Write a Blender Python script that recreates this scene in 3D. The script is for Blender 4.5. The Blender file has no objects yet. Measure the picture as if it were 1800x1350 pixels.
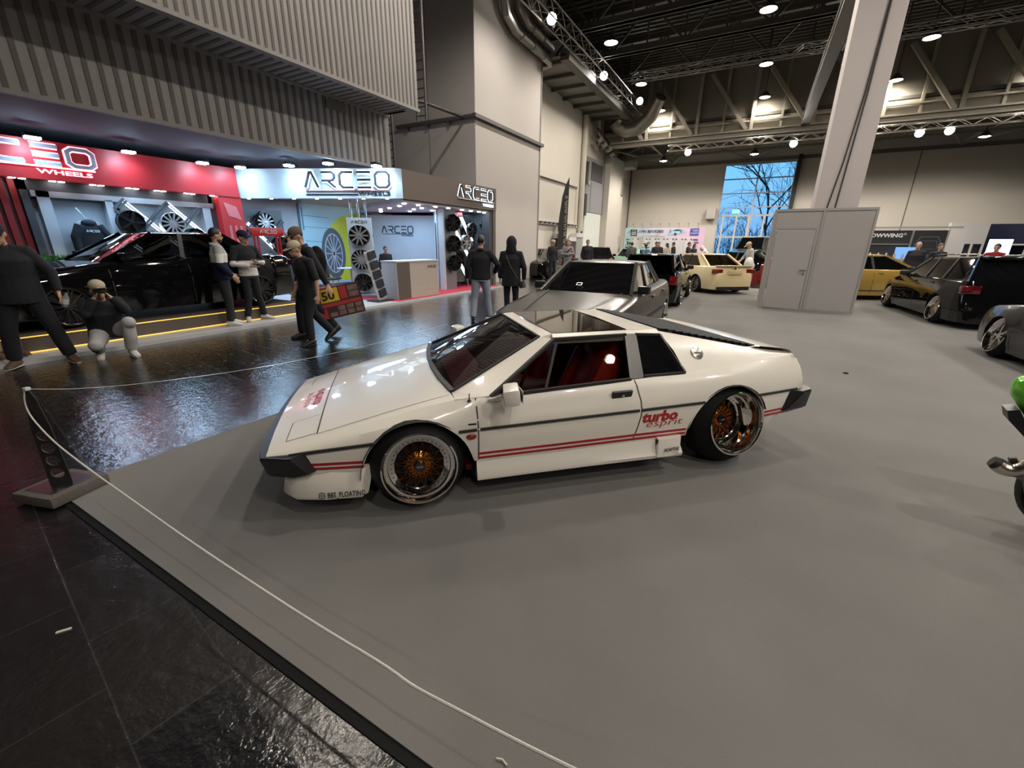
import bpy, bmesh, math, random
from mathutils import Vector as V, Matrix as M, Euler
random.seed(11)
SC = bpy.context.scene
COL = SC.collection
PI = math.pi
R = math.radians

# ---------------------------------------------------------------- materials
MATS = {}
def mat(name, col, rough=.5, metal=0., coat=0., emit=None, es=0., spec=.5, var=0., vscale=8., bump=0., bscale=60., alpha=1.):
    if name in MATS: return MATS[name]
    m = bpy.data.materials.new(name); m.use_nodes = True
    nt = m.node_tree; b = nt.nodes['Principled BSDF']
    c = (*col, 1.)
    b.inputs['Base Color'].default_value = c
    b.inputs['Roughness'].default_value = rough
    b.inputs['Metallic'].default_value = metal
    b.inputs['Coat Weight'].default_value = coat
    b.inputs['Coat Roughness'].default_value = .03
    b.inputs['Specular IOR Level'].default_value = spec
    if emit:
        b.inputs['Emission Color'].default_value = (*emit, 1.)
        b.inputs['Emission Strength'].default_value = es
    if alpha < 1: b.inputs['Alpha'].default_value = alpha
    if var or bump:
        tc = nt.nodes.new('ShaderNodeTexCoord')
        n = nt.nodes.new('ShaderNodeTexNoise'); n.inputs['Detail'].default_value = 5.
        nt.links.new(tc.outputs['Object'], n.inputs['Vector'])
        if var:
            n.inputs['Scale'].default_value = vscale
            mx = nt.nodes.new('ShaderNodeMix'); mx.data_type = 'RGBA'
            mx.inputs[6].default_value = tuple(max(0, v*(1-var)) for v in col)+(1,)
            mx.inputs[7].default_value = tuple(min(1, v*(1+var)) for v in col)+(1,)
            nt.links.new(n.outputs['Fac'], mx.inputs[0])
            nt.links.new(mx.outputs[2], b.inputs['Base Color'])
        if bump:
            n2 = nt.nodes.new('ShaderNodeTexNoise'); n2.inputs['Scale'].default_value = bscale
            n2.inputs['Detail'].default_value = 4.
            nt.links.new(tc.outputs['Object'], n2.inputs['Vector'])
            bp = nt.nodes.new('ShaderNodeBump'); bp.inputs['Strength'].default_value = bump
            bp.inputs['Distance'].default_value = .01
            nt.links.new(n2.outputs['Fac'], bp.inputs['Height'])
            nt.links.new(bp.outputs['Normal'], b.inputs['Normal'])
    MATS[name] = m
    return m

def glass(name, tint=(.5, .5, .5), refl=.12, rough=.0):
    """thin tinted pane: tinted see-through plus a sharp mirror reflection"""
    if name in MATS: return MATS[name]
    m = bpy.data.materials.new(name); m.use_nodes = True
    nt = m.node_tree; nt.nodes.clear()
    o = nt.nodes.new('ShaderNodeOutputMaterial')
    t = nt.nodes.new('ShaderNodeBsdfTransparent'); t.inputs[0].default_value = (*tint, 1)
    g = nt.nodes.new('ShaderNodeBsdfGlossy'); g.inputs['Roughness'].default_value = rough
    g.inputs['Color'].default_value = (1, 1, 1, 1)
    lw = nt.nodes.new('ShaderNodeLayerWeight'); lw.inputs['Blend'].default_value = refl
    mx = nt.nodes.new('ShaderNodeMixShader')
    nt.links.new(lw.outputs['Fresnel'], mx.inputs[0])
    nt.links.new(t.outputs[0], mx.inputs[1]); nt.links.new(g.outputs[0], mx.inputs[2])
    nt.links.new(mx.outputs[0], o.inputs[0])
    MATS[name] = m
    return m

def paint(name, col, rough=.35, metal=0.):
    return mat(name, col, rough=rough, metal=metal, coat=1., var=.03, vscale=3)

# ---------------------------------------------------------------- objects
def tag(o, label=None, cat=None, group=None, kind=None):
    if label: o['label'] = label
    if cat: o['category'] = cat
    if group: o['group'] = group
    if kind: o['kind'] = kind
    return o
def thing(name, label, cat, loc=(0, 0, 0), rz=0., group=None):
    o = bpy.data.objects.new(name, None); COL.objects.link(o)
    o.empty_display_size = .1
    o.location = loc; o.rotation_euler = (0, 0, rz)
    return tag(o, label, cat, group)
def dup(root, loc=None, rz=None, label=None, group=None):
    def cp(o, par):
        c = o.copy(); COL.objects.link(c)
        if par: c.parent = par
        for ch in o.children: cp(ch, c)
        return c
    r = cp(root, None)
    if loc is not None: r.location = loc
    if rz is not None: r.rotation_euler = (0, 0, rz)
    if label: r['label'] = label
    if group: r['group'] = group
    return r

def lerp(a, b, t): return a+(b-a)*t
def ip(tab, x):
    """piecewise linear through a table sorted by its first column, descending or ascending"""
    if tab[0][0] > tab[-1][0]: tab = tab[::-1]
    if x <= tab[0][0]: return tab[0][1]
    for (a, u), (b, v) in zip(tab, tab[1:]):
        if x <= b: return u+(v-u)*(x-a)/(b-a)
    return tab[-1][1]

class MB:
    def __init__(s): s.v = []; s.f = []; s.m = []
    def add(s, vs, fs, mi=0):
        o = len(s.v); s.v += [tuple(p) for p in vs]
        for f in fs: s.f.append([i+o for i in f]); s.m.append(mi)
        return s
    def box(s, c, d, rot=None, mi=0, bev=0.):
        hx, hy, hz = d[0]/2, d[1]/2, d[2]/2
        if bev:
            b = min(bev, hx*.98, hy*.98, hz*.98)
            bm = bmesh.new(); bmesh.ops.create_cube(bm, size=1)
            for v in bm.verts: v.co = V((v.co.x*d[0], v.co.y*d[1], v.co.z*d[2]))
            bmesh.ops.bevel(bm, geom=list(bm.edges), offset=b, segments=2, affect='EDGES', profile=.6)
            vs = [v.co.copy() for v in bm.verts]; bm.verts.index_update()
            fs = [[v.index for v in f.verts] for f in bm.faces]; bm.free()
        else:
            vs = [V((x, y, z)) for x in (-hx, hx) for y in (-hy, hy) for z in (-hz, hz)]
            fs = [(0, 1, 3, 2), (4, 6, 7, 5), (0, 4, 5, 1), (2, 3, 7, 6), (0, 2, 6, 4), (1, 5, 7, 3)]
        if rot is not None:
            r = rot if isinstance(rot, M) else Euler(rot).to_matrix()
            vs = [r @ V(p) for p in vs]
        c = V(c)
        return s.add([p+c for p in vs], fs, mi)
    def b2(s, a, b, mi=0, bev=0.):
        a = V(a); b = V(b)
        return s.box((a+b)/2, [abs(b[i]-a[i]) for i in range(3)], mi=mi, bev=bev)
    def bar(s, p, q, w, h=None, up=(0, 0, 1), mi=0):
        """square bar from p to q"""
        h = h or w; p = V(p); q = V(q); d = (q-p)
        z = d.normalized(); u = V(up)
        if abs(z.dot(u)) > .99: u = V((1, 0, 0))
        x = u.cross(z).normalized(); y = z.cross(x)
        vs = [e+x*(a*w/2)+y*(b*h/2) for e in (p, q) for a, b in ((-1, -1), (1, -1), (1, 1), (-1, 1))]
        return s.add(vs, [(3, 2, 1, 0), (4, 5, 6, 7), (0, 1, 5, 4), (1, 2, 6, 5), (2, 3, 7, 6), (3, 0, 4, 7)], mi)
    def tube(s, pts, rad, n=10, side=None, mi=0, cap=True):
        """swept ellipse; rad: number, or list of r or (rx,ry); rx along SIDE"""
        pts = [V(p) for p in pts]; k = len(pts)
        if not isinstance(rad, (list, tuple)): rad = [rad]*k
        rad = [(r, r) if not isinstance(r, (list, tuple)) else r for r in rad]
        prev = None; rings = []
        for i, p in enumerate(pts):
            d = (pts[min(i+1, k-1)]-pts[max(i-1, 0)])
            if d.length < 1e-9: d = V((0, 0, 1))
            d.normalize()
            if side is not None: x = V(side); x = x-d*x.dot(d)
            elif prev is None: x = d.orthogonal()
            else: x = prev-d*prev.dot(d)
            if x.length < 1e-6: x = d.orthogonal()
            x.normalize(); prev = x; y = d.cross(x)
            rings.append([p+x*(rad[i][0]*math.cos(2*PI*j/n))+y*(rad[i][1]*math.sin(2*PI*j/n)) for j in range(n)])
        return s.loft(rings, cap=cap, mi=mi)
    def loft(s, rings, cap=True, closed=True, mi=0):
        n = len(rings[0]); vs = [p for r in rings for p in r]; fs = []
        for i in range(len(rings)-1):
            for j in range(n if closed else n-1):
                a = i*n+j; b = i*n+(j+1) % n
                fs.append((a, b, b+n, a+n))
        if cap and closed:
            fs.append(tuple(range(n))[::-1]); fs.append(tuple((len(rings)-1)*n+j for j in range(n)))
        return s.add(vs, fs, mi)
    def ell(s, c, r, n=12, m=8, rot=None, mi=0):
        c = V(c); rings = []
        for i in range(1, m):
            t = PI*i/m
            rings.append([V((r[0]*math.sin(t)*math.cos(2*PI*j/n), r[1]*math.sin(t)*math.sin(2*PI*j/n), -r[2]*math.cos(t))) for j in range(n)])
        vs = [p for q in rings for p in q]+[V((0, 0, -r[2])), V((0, 0, r[2]))]
        fs = []
        for i in range(m-2):
            for j in range(n):
                a = i*n+j; b = i*n+(j+1) % n; fs.append((a, b, b+n, a+n))
        S = (m-1)*n
        for j in range(n):
            fs.append((S, (j+1) % n, j)); fs.append((S+1, (m-2)*n+j, (m-2)*n+(j+1) % n))
        if rot is not None:
            q = rot if isinstance(rot, M) else Euler(rot).to_matrix()
            vs = [q @ p for p in vs]
        return s.add([p+c for p in vs], fs, mi)
    def lathe(s, prof, mtx=None, n=32, closed=False, mi=0):
        """prof: (r, h) about local Z, moved by MTX"""
        mtx = mtx or M.Identity(4); k = len(prof)
        vs = [mtx @ V((r*math.cos(2*PI*j/n), r*math.sin(2*PI*j/n), h)) for j in range(n) for r, h in prof]
        fs = []
        for j in range(n):
            for i in range(k if closed else k-1):
                a = j*k+i; b = j*k+(i+1) % k; c = ((j+1) % n)*k
                fs.append((a, c+i, c+(i+1) % k, b))
        return s.add(vs, fs, mi)
    def prism(s, poly, d0, d1, mtx=None, mi=0):
        """2-D polygon extruded from z=d0 to d1 in the frame MTX"""
        mtx = mtx or M.Identity(4); n = len(poly)
        vs = [mtx @ V((x, y, d)) for d in (d0, d1) for x, y in poly]
        fs = [tuple(range(n))[::-1], tuple(range(n, 2*n))]+[(i, (i+1) % n, n+(i+1) % n, n+i) for i in range(n)]
        return s.add(vs, fs, mi)
    def slab(s, q, t, mi=0, out=None):
        """polygon thickened by t against its normal (OUT: a direction the front looks to)"""
        q = [V(p) for p in q]; n = len(q)
        nn = V((0, 0, 0))
        for i in range(n): nn += (q[i]-q[0]).cross(q[(i+1) % n]-q[0])
        nn.normalize()
        if out is not None and nn.dot(V(out)) < 0: q = q[::-1]; nn = -nn
        vs = q+[p-nn*t for p in q]
        fs = [tuple(range(n)), tuple(range(n, 2*n))[::-1]]+[(i, n+i, n+(i+1) % n, (i+1) % n) for i in range(n)]
        return s.add(vs, fs, mi)
    def ribbon(s, pts, w, d0, d1, mtx=None, closed=False, mi=0):
        """polyline in the plane, stroke width w, extruded d0..d1"""
        pts = [V((p[0], p[1])) for p in pts]; n = len(pts); L = []; Rr = []
        for i in range(n):
            a = pts[i-1] if (i or closed) else None; b = pts[(i+1) % n] if (i < n-1 or closed) else None
            d1_ = (pts[i]-a).normalized() if a is not None else None; d2_ = (b-pts[i]).normalized() if b is not None else None
            if d1_ is None: d1_ = d2_
            if d2_ is None: d2_ = d1_
            n1 = V((-d1_.y, d1_.x)); n2 = V((-d2_.y, d2_.x)); mm = (n1+n2)
            mm = mm.normalized() if mm.length > 1e-6 else n1
            k = w/2/max(.35, mm.dot(n1))
            L.append(pts[i]+mm*k); Rr.append(pts[i]-mm*k)
        for i in range(n if closed else n-1):
            j = (i+1) % n
            s.prism([L[i], Rr[i], Rr[j], L[j]][::-1], d0, d1, mtx, mi)
        return s
    def xf(s, mtx):
        s.v = [tuple(mtx @ V(p)) for p in s.v]; return s
    def mesh(s, name):
        me = bpy.data.meshes.new(name); me.from_pydata(s.v, [], s.f); me.validate(); me.update()
        return me
    def build(s, name, mats, parent=None, smooth=30, loc=None, rot=None, clean=True, mod=None):
        me = bpy.data.meshes.new(name); me.from_pydata(s.v, [], s.f)
        if not isinstance(mats, (list, tuple)): mats = [mats]
        for m in mats: me.materials.append(m)
        if len(mats) > 1: me.polygons.foreach_set('material_index', s.m)
        me.update()
        if clean:
            bm = bmesh.new(); bm.from_mesh(me)
            bmesh.ops.remove_doubles(bm, verts=bm.verts, dist=1e-5)
            bmesh.ops.recalc_face_normals(bm, faces=bm.faces)
            bm.to_mesh(me); bm.free()
        o = bpy.data.objects.new(name, me); COL.objects.link(o)
        if mod: mod(o); bake(o); me = o.data
        if smooth: shade(me, smooth)
        if parent: o.parent = parent
        if loc is not None: o.location = loc
        if rot is not None: o.rotation_euler = rot
        return o

def shade(me, ang):
    me.polygons.foreach_set('use_smooth', [True]*len(me.polygons))
    me.set_sharp_from_angle(angle=R(ang))
def bake(o):
    dg = bpy.context.evaluated_depsgraph_get()
    me = bpy.data.meshes.new_from_object(o.evaluated_get(dg), preserve_all_data_layers=True, depsgraph=dg)
    old = o.data; o.modifiers.clear(); o.data = me
    me.name = old.name
    bpy.data.meshes.remove(old)
def blob(mb, name, m, voxel=.012, parent=None, smooth=2, fac=.5):
    """one continuous skin round the union of the solids in MB"""
    def mod(o):
        r = o.modifiers.new('r', 'REMESH'); r.mode = 'VOXEL'; r.voxel_size = voxel
        if smooth:
            s = o.modifiers.new('s', 'SMOOTH'); s.iterations = smooth; s.factor = fac
    return mb.build(name, m, parent, smooth=60, mod=mod, clean=False)
FONT_CACHE = {}
def text_mb(s, size=1., ext=.002, bold=0., shear=0., space=1., outline=False):
    """built-in font as geometry, lower-left at the origin, in XY; returns MB and its width"""
    cu = bpy.data.curves.new('t', 'FONT'); cu.body = s; cu.size = size; cu.extrude = ext
    cu.offset = bold; cu.shear = shear; cu.space_character = space; cu.resolution_u = 2
    if outline: cu.fill_mode = 'NONE'; cu.extrude = 0; cu.bevel_depth = outline; cu.bevel_resolution = 0
    o = bpy.data.objects.new('t', cu); COL.objects.link(o)
    dg = bpy.context.evaluated_depsgraph_get()
    me = bpy.data.meshes.new_from_object(o.evaluated_get(dg), depsgraph=dg)
    mb = MB(); mb.add([v.co.copy() for v in me.vertices], [list(p.vertices) for p in me.polygons])
    w = max((v.co.x for v in me.vertices), default=0)
    bpy.data.objects.remove(o); bpy.data.curves.remove(cu); bpy.data.meshes.remove(me)
    return mb, w
def frame(o, x, y):
    """matrix with origin o and axes x (right), y (up), z = x cross y (towards the reader)"""
    x = V(x).normalized(); y = V(y); y = (y-x*y.dot(x)).normalized(); z = x.cross(y)
    m = M.Identity(4)
    for i in range(3): m[i][0] = x[i]; m[i][1] = y[i]; m[i][2] = z[i]; m[i][3] = o[i]
    return m
def put_text(s, name, m, parent, o, x, y, height, width=None, ext=.003, bold=0., shear=0., space=1., outline=False):
    mb, w = text_mb(s, 1., ext/height if not outline else 0, bold, shear, space, outline)
    k = height/.73; sx = (width/w) if width else k
    S = M.Diagonal((sx, k, height if not outline else k, 1))
    mb.xf(frame(o, x, y) @ S)
    return mb.build(name, m, parent, smooth=0, clean=False)
# ================================================================ THE HALL
def node_mat(name):
    m = bpy.data.materials.new(name); m.use_nodes = True
    nt = m.node_tree; return m, nt, nt.nodes['Principled BSDF'], nt.links.new
def floor_tiles():
    m, nt, b, L = node_mat('dark_tiles')
    tc = nt.nodes.new('ShaderNodeTexCoord')
    br = nt.nodes.new('ShaderNodeTexBrick'); br.offset = .5
    br.inputs['Color1'].default_value = (.007, .0075, .0095, 1); br.inputs['Color2'].default_value = (.011, .0095, .010, 1)
    br.inputs['Mortar'].default_value = (.024, .025, .028, 1)
    br.inputs['Scale'].default_value = 1.; br.inputs['Mortar Size'].default_value = .003
    br.inputs['Brick Width'].default_value = .64; br.inputs['Row Height'].default_value = .32
    mpb = nt.nodes.new('ShaderNodeMapping'); mpb.inputs['Rotation'].default_value = (0, 0, R(8)); L(tc.outputs['Object'], mpb.inputs[0])
    L(mpb.outputs[0], br.inputs['Vector'])
    n1 = nt.nodes.new('ShaderNodeTexNoise'); n1.inputs['Scale'].default_value = 3.; n1.inputs['Detail'].default_value = 8.
    mp = nt.nodes.new('ShaderNodeMapping'); mp.inputs['Scale'].default_value = (1., 4., 1.); mp.inputs['Rotation'].default_value = (0, 0, .5)
    L(tc.outputs['Object'], mp.inputs[0]); L(mp.outputs[0], n1.inputs['Vector'])
    rr = nt.nodes.new('ShaderNodeMapRange'); rr.inputs[1].default_value = .3; rr.inputs[2].default_value = .75
    rr.inputs[3].default_value = .07; rr.inputs[4].default_value = .22
    L(n1.outputs['Fac'], rr.inputs[0])
    wn = nt.nodes.new('ShaderNodeTexBrick'); wn.offset = .5; wn.inputs['Color1'].default_value = (0, 0, 0, 1); wn.inputs['Color2'].default_value = (1, 1, 1, 1); wn.inputs['Mortar'].default_value = (1, 1, 1, 1)
    wn.inputs['Scale'].default_value = 1.; wn.inputs['Mortar Size'].default_value = .012; wn.inputs['Brick Width'].default_value = .64; wn.inputs['Row Height'].default_value = .32
    L(mpb.outputs[0], wn.inputs['Vector'])
    rm_ = nt.nodes.new('ShaderNodeMath'); rm_.operation = 'MULTIPLY_ADD'; rm_.inputs[1].default_value = .10
    L(wn.outputs['Color'], rm_.inputs[0]); L(rr.outputs[0], rm_.inputs[2]); L(rm_.outputs[0], b.inputs['Roughness'])
    # scratches and pale scuffs with a shape of their own
    n2 = nt.nodes.new('ShaderNodeTexNoise'); n2.inputs['Scale'].default_value = 9.; n2.inputs['Detail'].default_value = 10.; n2.inputs['Roughness'].default_value = .7
    mp2 = nt.nodes.new('ShaderNodeMapping'); mp2.inputs['Scale'].default_value = (.5, 6., 1.); mp2.inputs['Rotation'].default_value = (0, 0, -.7)
    L(tc.outputs['Object'], mp2.inputs[0]); L(mp2.outputs[0], n2.inputs['Vector'])
    cr = nt.nodes.new('ShaderNodeMapRange'); cr.inputs[1].default_value = .66; cr.inputs[2].default_value = .8
    L(n2.outputs['Fac'], cr.inputs[0])
    mx = nt.nodes.new('ShaderNodeMix'); mx.data_type = 'RGBA'; mx.inputs[7].default_value = (.09, .09, .095, 1)
    L(cr.outputs[0], mx.inputs[0]); L(br.outputs['Color'], mx.inputs[6]); L(mx.outputs[2], b.inputs['Base Color'])
    n3 = nt.nodes.new('ShaderNodeTexNoise'); n3.inputs['Scale'].default_value = 14.; n3.inputs['Detail'].default_value = 6.
    L(tc.outputs['Object'], n3.inputs['Vector'])
    ad = nt.nodes.new('ShaderNodeMath'); ad.operation = 'MULTIPLY_ADD'; ad.inputs[1].default_value = -1.6
    L(br.outputs['Fac'], ad.inputs[0]); L(n3.outputs['Fac'], ad.inputs[2])
    n4 = nt.nodes.new('ShaderNodeTexNoise'); n4.inputs['Scale'].default_value = 70.; n4.inputs['Detail'].default_value = 3.
    L(tc.outputs['Object'], n4.inputs['Vector'])
    ad2 = nt.nodes.new('ShaderNodeMath'); ad2.operation = 'MULTIPLY_ADD'; ad2.inputs[1].default_value = .24
    L(n4.outputs['Fac'], ad2.inputs[0]); L(ad.outputs[0], ad2.inputs[2])
    bp = nt.nodes.new('ShaderNodeBump'); bp.inputs['Strength'].default_value = .42; bp.inputs['Distance'].default_value = .012
    L(ad2.outputs[0], bp.inputs['Height']); L(bp.outputs[0], b.inputs['Normal']); L(bp.outputs[0], b.inputs['Coat Normal'])
    b.inputs['Coat Weight'].default_value = .6; b.inputs['Coat Roughness'].default_value = .14
    b.inputs['Specular IOR Level'].default_value = 1.
    return m
def corrug(name, col, axis, pitch=.25, rough=.6):
    """painted trapezoid sheet: narrow dark grooves every PITCH along AXIS"""
    return mat(name, col, rough=rough, var=.04, vscale=1.)
WALLW = mat('wall_paint', (.62, .58, .52), .75, var=.04, vscale=.6, bump=.1, bscale=20)
PILW = mat('pillar_concrete', (.46, .43, .41), .8, var=.05, vscale=.7, bump=.15, bscale=12)
GREYW = mat('grey_wall', (.34, .34, .37), .8, var=.04, vscale=.8)
SHEET = mat('sheet_cladding', (.34, .32, .31), .55, var=.05, vscale=.5)
SHEETG = mat('sheet_groove', (.15, .14, .135), .7)
DARKST = mat('roof_steel', (.085, .08, .07), .6, var=.1, vscale=2)
STEEL = mat('painted_steel', (.30, .28, .235), .5, var=.08, vscale=2)
ROOFD = mat('roof_deck', (.045, .042, .038), .8)
PANELB = mat('upper_panel', (.21, .195, .17), .7, var=.06, vscale=.5)
BLACK = mat('black_plastic', (.012, .012, .013), .4)
SATIN = mat('satin_black', (.02, .02, .021), .55)
ALU = mat('aluminium', (.62, .62, .63), .3, metal=1.)
WHITEP = mat('white_panel', (.60, .58, .57), .6, var=.02, vscale=2)

def struct(mb, name, m, **k): return tag(mb.build(name, m, **k), kind='structure')
fl = MB().b2((-17, -15, -.2), (32, 41, 0)); struct(fl, 'floor', floor_tiles(), smooth=0)
# ---- grey carpet, slightly worn, on the show area
def carpet_mat():
    m, nt, b, L = node_mat('grey_carpet')
    tc = nt.nodes.new('ShaderNodeTexCoord')
    n = nt.nodes.new('ShaderNodeTexNoise'); n.inputs['Scale'].default_value = 260.; n.inputs['Detail'].default_value = 3.
    L(tc.outputs['Object'], n.inputs['Vector'])
    n2 = nt.nodes.new('ShaderNodeTexNoise'); n2.inputs['Scale'].default_value = .9; n2.inputs['Detail'].default_value = 6.
    L(tc.outputs['Object'], n2.inputs['Vector'])
    ad = nt.nodes.new('ShaderNodeMath'); ad.operation = 'MULTIPLY_ADD'; ad.inputs[1].default_value = .5
    L(n.outputs['Fac'], ad.inputs[0]); L(n2.outputs['Fac'], ad.inputs[2])
    cr = nt.nodes.new('ShaderNodeMapRange'); cr.inputs[1].default_value = .5; cr.inputs[2].default_value = 1.
    L(ad.outputs[0], cr.inputs[0])
    mx = nt.nodes.new('ShaderNodeMix'); mx.data_type = 'RGBA'
    mx.inputs[6].default_value = (.122, .119, .117, 1); mx.inputs[7].default_value = (.168, .164, .160, 1)
    L(cr.outputs[0], mx.inputs[0]); L(mx.outputs[2], b.inputs['Base Color'])
    b.inputs['Roughness'].default_value = .95; b.inputs['Specular IOR Level'].default_value = .15
    b.inputs['Sheen Weight'].default_value = .15
    bp = nt.nodes.new('ShaderNodeBump'); bp.inputs['Strength'].default_value = .5; bp.inputs['Distance'].default_value = .004
    L(n.outputs['Fac'], bp.inputs['Height']); L(bp.outputs[0], b.inputs['Normal'])
    return m
cp = MB().b2((-3.88, .67, 0.001), (31, 19.6, .012))
tag(cp.build('carpet', carpet_mat(), smooth=0), 'grey carpet laid over the dark tiles under the show cars', 'carpet', kind='structure')

struct(MB().b2((-3.75, .632, 0.0), (31, .672, .006)), 'trim_7', mat('edge_tape', (.004, .004, .004), .7, spec=.2), smooth=0)
# ---- left side: hanging sheet-clad box over the booth, pillar block, long wall
def clad(name, a, b, nrm, groove_axis, pitch=.2):
    """sheet wall box A-B with grooves on the face NRM (axis index, sign), running along the other in-plane axis"""
    mb = MB().b2(a, b)
    ax, sg = nrm; lo = [min(a[i], b[i]) for i in range(3)]; hi = [max(a[i], b[i]) for i in range(3)]
    f = hi[ax] if sg > 0 else lo[ax]
    p = lo[groove_axis]+pitch/2
    while p < hi[groove_axis]-.03:
        l2 = lo[:]; h2 = hi[:]
        l2[groove_axis] = p-pitch*.17; h2[groove_axis] = p+pitch*.17
        l2[ax] = f-.004 if sg > 0 else f-.012; h2[ax] = f+.012 if sg > 0 else f+.004
        mb.b2(l2, h2, mi=1); p += pitch
    return struct(mb, name, [SHEET, SHEETG], smooth=0)
clad('wall_left_lower_cladding', (-10.25, -14, 3.67), (-10, 10.5, 5.1), (0, 1), 1)
clad('wall_left_soffit_cladding', (-10.2, -14, 5.1), (-8.86, 10.5, 5.25), (2, -1), 1)
clad('wall_left_upper_cladding', (-9.1, -14, 5.08), (-8.86, 10.5, 11.6), (0, 1), 1, .15)
tr = MB()
for x, z in ((-9.98, 3.66), (-9.98, 5.07), (-8.85, 5.07)): tr.b2((x-.03, -14, z-.035), (x+.035, 10.52, z+.035))
struct(tr, 'trim_1', mat('trim_grey', (.33, .31, .30), .6), smooth=0)
vt = MB().b2((-9.99, 8.35, 4.78), (-9.965, 8.95, 5.0))
tag(vt.build('vent_plate', mat('vent_brown', (.2, .18, .15), .6), smooth=0), 'small dull rectangular vent plate on the ribbed cladding', 'vent')
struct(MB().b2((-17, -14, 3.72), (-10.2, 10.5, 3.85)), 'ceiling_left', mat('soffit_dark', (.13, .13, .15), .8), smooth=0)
struct(MB().b2((-16.8, -14, 0), (-16.5, 20, 12)), 'wall_left', GREYW, smooth=0)
struct(MB().b2((-9.3, 10.5, 5.1), (-16.6, 10.3, 11.6)), 'wall_left_end', SHEET, smooth=0)
pb = MB().b2((-16.6, 14.3, 0), (-9.5, 19.6, 12), bev=.02)
struct(pb, 'wall_pillar', [PILW], smooth=0)
pj = MB()
pj.b2((-11.62, 14.29, 0), (-11.58, 14.302, 12)); pj.b2((-9.53, 19.55, 0), (-9.47, 19.63, 12))
struct(pj, 'trim_2', mat('joint', (.24, .23, .23), .8), smooth=0)
rl = MB().b2((-13.1, 14.12, 5.80), (-9.45, 14.3, 5.90)).b2((-9.5, 14.12, 5.80), (-9.36, 19.75, 5.92))
for x in (-12.6, -11.6, -10.6): rl.b2((x, 14.1, 5.7), (x+.06, 14.3, 5.86))
tag(rl.build('cable_tray', mat('tray', (.075, .07, .07), .5), smooth=0), 'dark cable tray bracketed around the concrete pillar block', 'cable tray')
# cable ladders left of the pillar block
def ladder(name, x, y, z0, z1, label):
    t = thing(name, label, 'cable ladder', (x, y, z0))
    for s in (-.16, .16):
        MB().b2((s-.02, -.03, 0), (s+.02, .03, z1-z0)).build('rail', STEELD, t, smooth=0)
    rg = MB(); z = .1
    while z < z1-z0: rg.b2((-.16, -.015, z), (.16, .015, z+.03)); z += .22
    rg.build('rungs', STEELD, t, smooth=0)
    return t
STEELD = mat('dark_steel', (.05, .045, .045), .5)
ladder('cable_ladder', -8.95, 10.75, 4.9, 11.5, 'dark cable ladder running up beside the upper ribbed cladding')
ladder('cable_ladder', -10.4, 10.9, 3.3, 5.9, 'dark cable ladder running down behind the brown booth fascia')
cb = MB().tube([(-10.75, 10.85, 3.2), (-10.75, 10.85, 5.2), (-10.6, 10.9, 5.75), (-10.1, 12.2, 5.85), (-9.9, 14.2, 5.84)], .05, 8)
tag(cb.build('cable_bundle', SATIN), 'black cable bundle bending from the ladder to the tray', 'cable')

struct(MB().b2((-10.9, 19.6, 0), (-10.6, 40.2, 12)), 'wall_left_rear', WALLW, smooth=0)
wd = MB()
wd.b2((-10.6, 20.6, 2.62), (-10.5, 27.6, 2.80)); wd.b2((-10.6, 21.4, 4.95), (-10.46, 27.3, 5.2)); wd.b2((-10.6, 27.2, 2.8), (-10.5, 27.45, 5.2))
wd.b2((-10.6, 32.5, 0), (-10.1, 36.2, 7.6)); wd.b2((-10.6, 19.62, 2.9), (-10.45, 19.9, 11.5))
struct(wd, 'trim_3', WALLW, smooth=0)
# grey high gate with a poster, white door below
gt = thing('wall_gate', 'tall grey metal gate high on the left wall with a dark poster', 'gate', (-10.55, 30.6, 3.66))
MB().b2((-.04, -1.9, 0), (.05, 1.9, 3.3)).build('gate_leaf', mat('gate_grey', (.27, .27, .28), .5), gt, smooth=0)
gp = MB().b2((.05, -1.0, 2.0), (.07, 1.35, 3.1)); gp.build('poster', mat('poster_dark', (.06, .05, .06), .5, var=.6, vscale=3), gt, smooth=0)
gk = MB().ell((.08, -1.35, 1.75), (.06, .16, .16)); gk.build('gate_lamp', mat('lamp_grey', (.5, .49, .46), .5), gt)
MB().b2((.045, -.92, 0), (.06, -.86, 1.9)).build('gate_seam', mat('seam', (.12, .12, .12), .6), gt, smooth=0)
dr = MB().b2((-10.6, 28.8, 0), (-10.5, 32.2, 3.62)); struct(dr, 'door_1', mat('door_white', (.66, .70, .66), .6), smooth=0)
MB().b2((-10.52, 28.8, 1.0), (-10.44, 32.3, 1.35)).build('trim_4', mat('trim_red', (.3, .03, .035), .5), smooth=0)['kind'] = 'structure'
pp = thing('down_pipe', 'pale vertical pipe down the rear left wall beside the gate', 'pipe', (-10.42, 27.85, 0))
MB().tube([(0, 0, 2.4), (0, 0, 11.5)], .17, 12).build('pipe_shaft', mat('pipe_cream', (.52, .49, .42), .5), pp)
MB().tube([(0, .34, 2.0), (0, .34, 11.5)], .06, 8).build('cable_run', SATIN, pp)
MB().b2((-.15, .5, 3.4), (.05, .9, 4.7)).b2((-.15, .5, 5.3), (.05, .9, 6.6)).build('junction_box', SATIN, pp, smooth=0)
pw = MB().tube([(-10.3, 36.0, 6.2), (-10.3, 36.0, 9.3), (-10.3, 36.0, 11)], .13, 10)
pw.tube([(-10.3, 35.7, 5.2), (-10.3, 35.9, 6.4)], .32, 10)
tag(pw.build('drain_pipe', mat('drain', (.16, .14, .11), .5)), 'dark drain pipe with a wide collar on the rear left wall', 'pipe')
dm = MB().ell((-9.9, 36.4, 7.9), (.7, .8, .75)).b2((-10.4, 35.7, 7.2), (-9.35, 37.1, 7.9), bev=.1)
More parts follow.
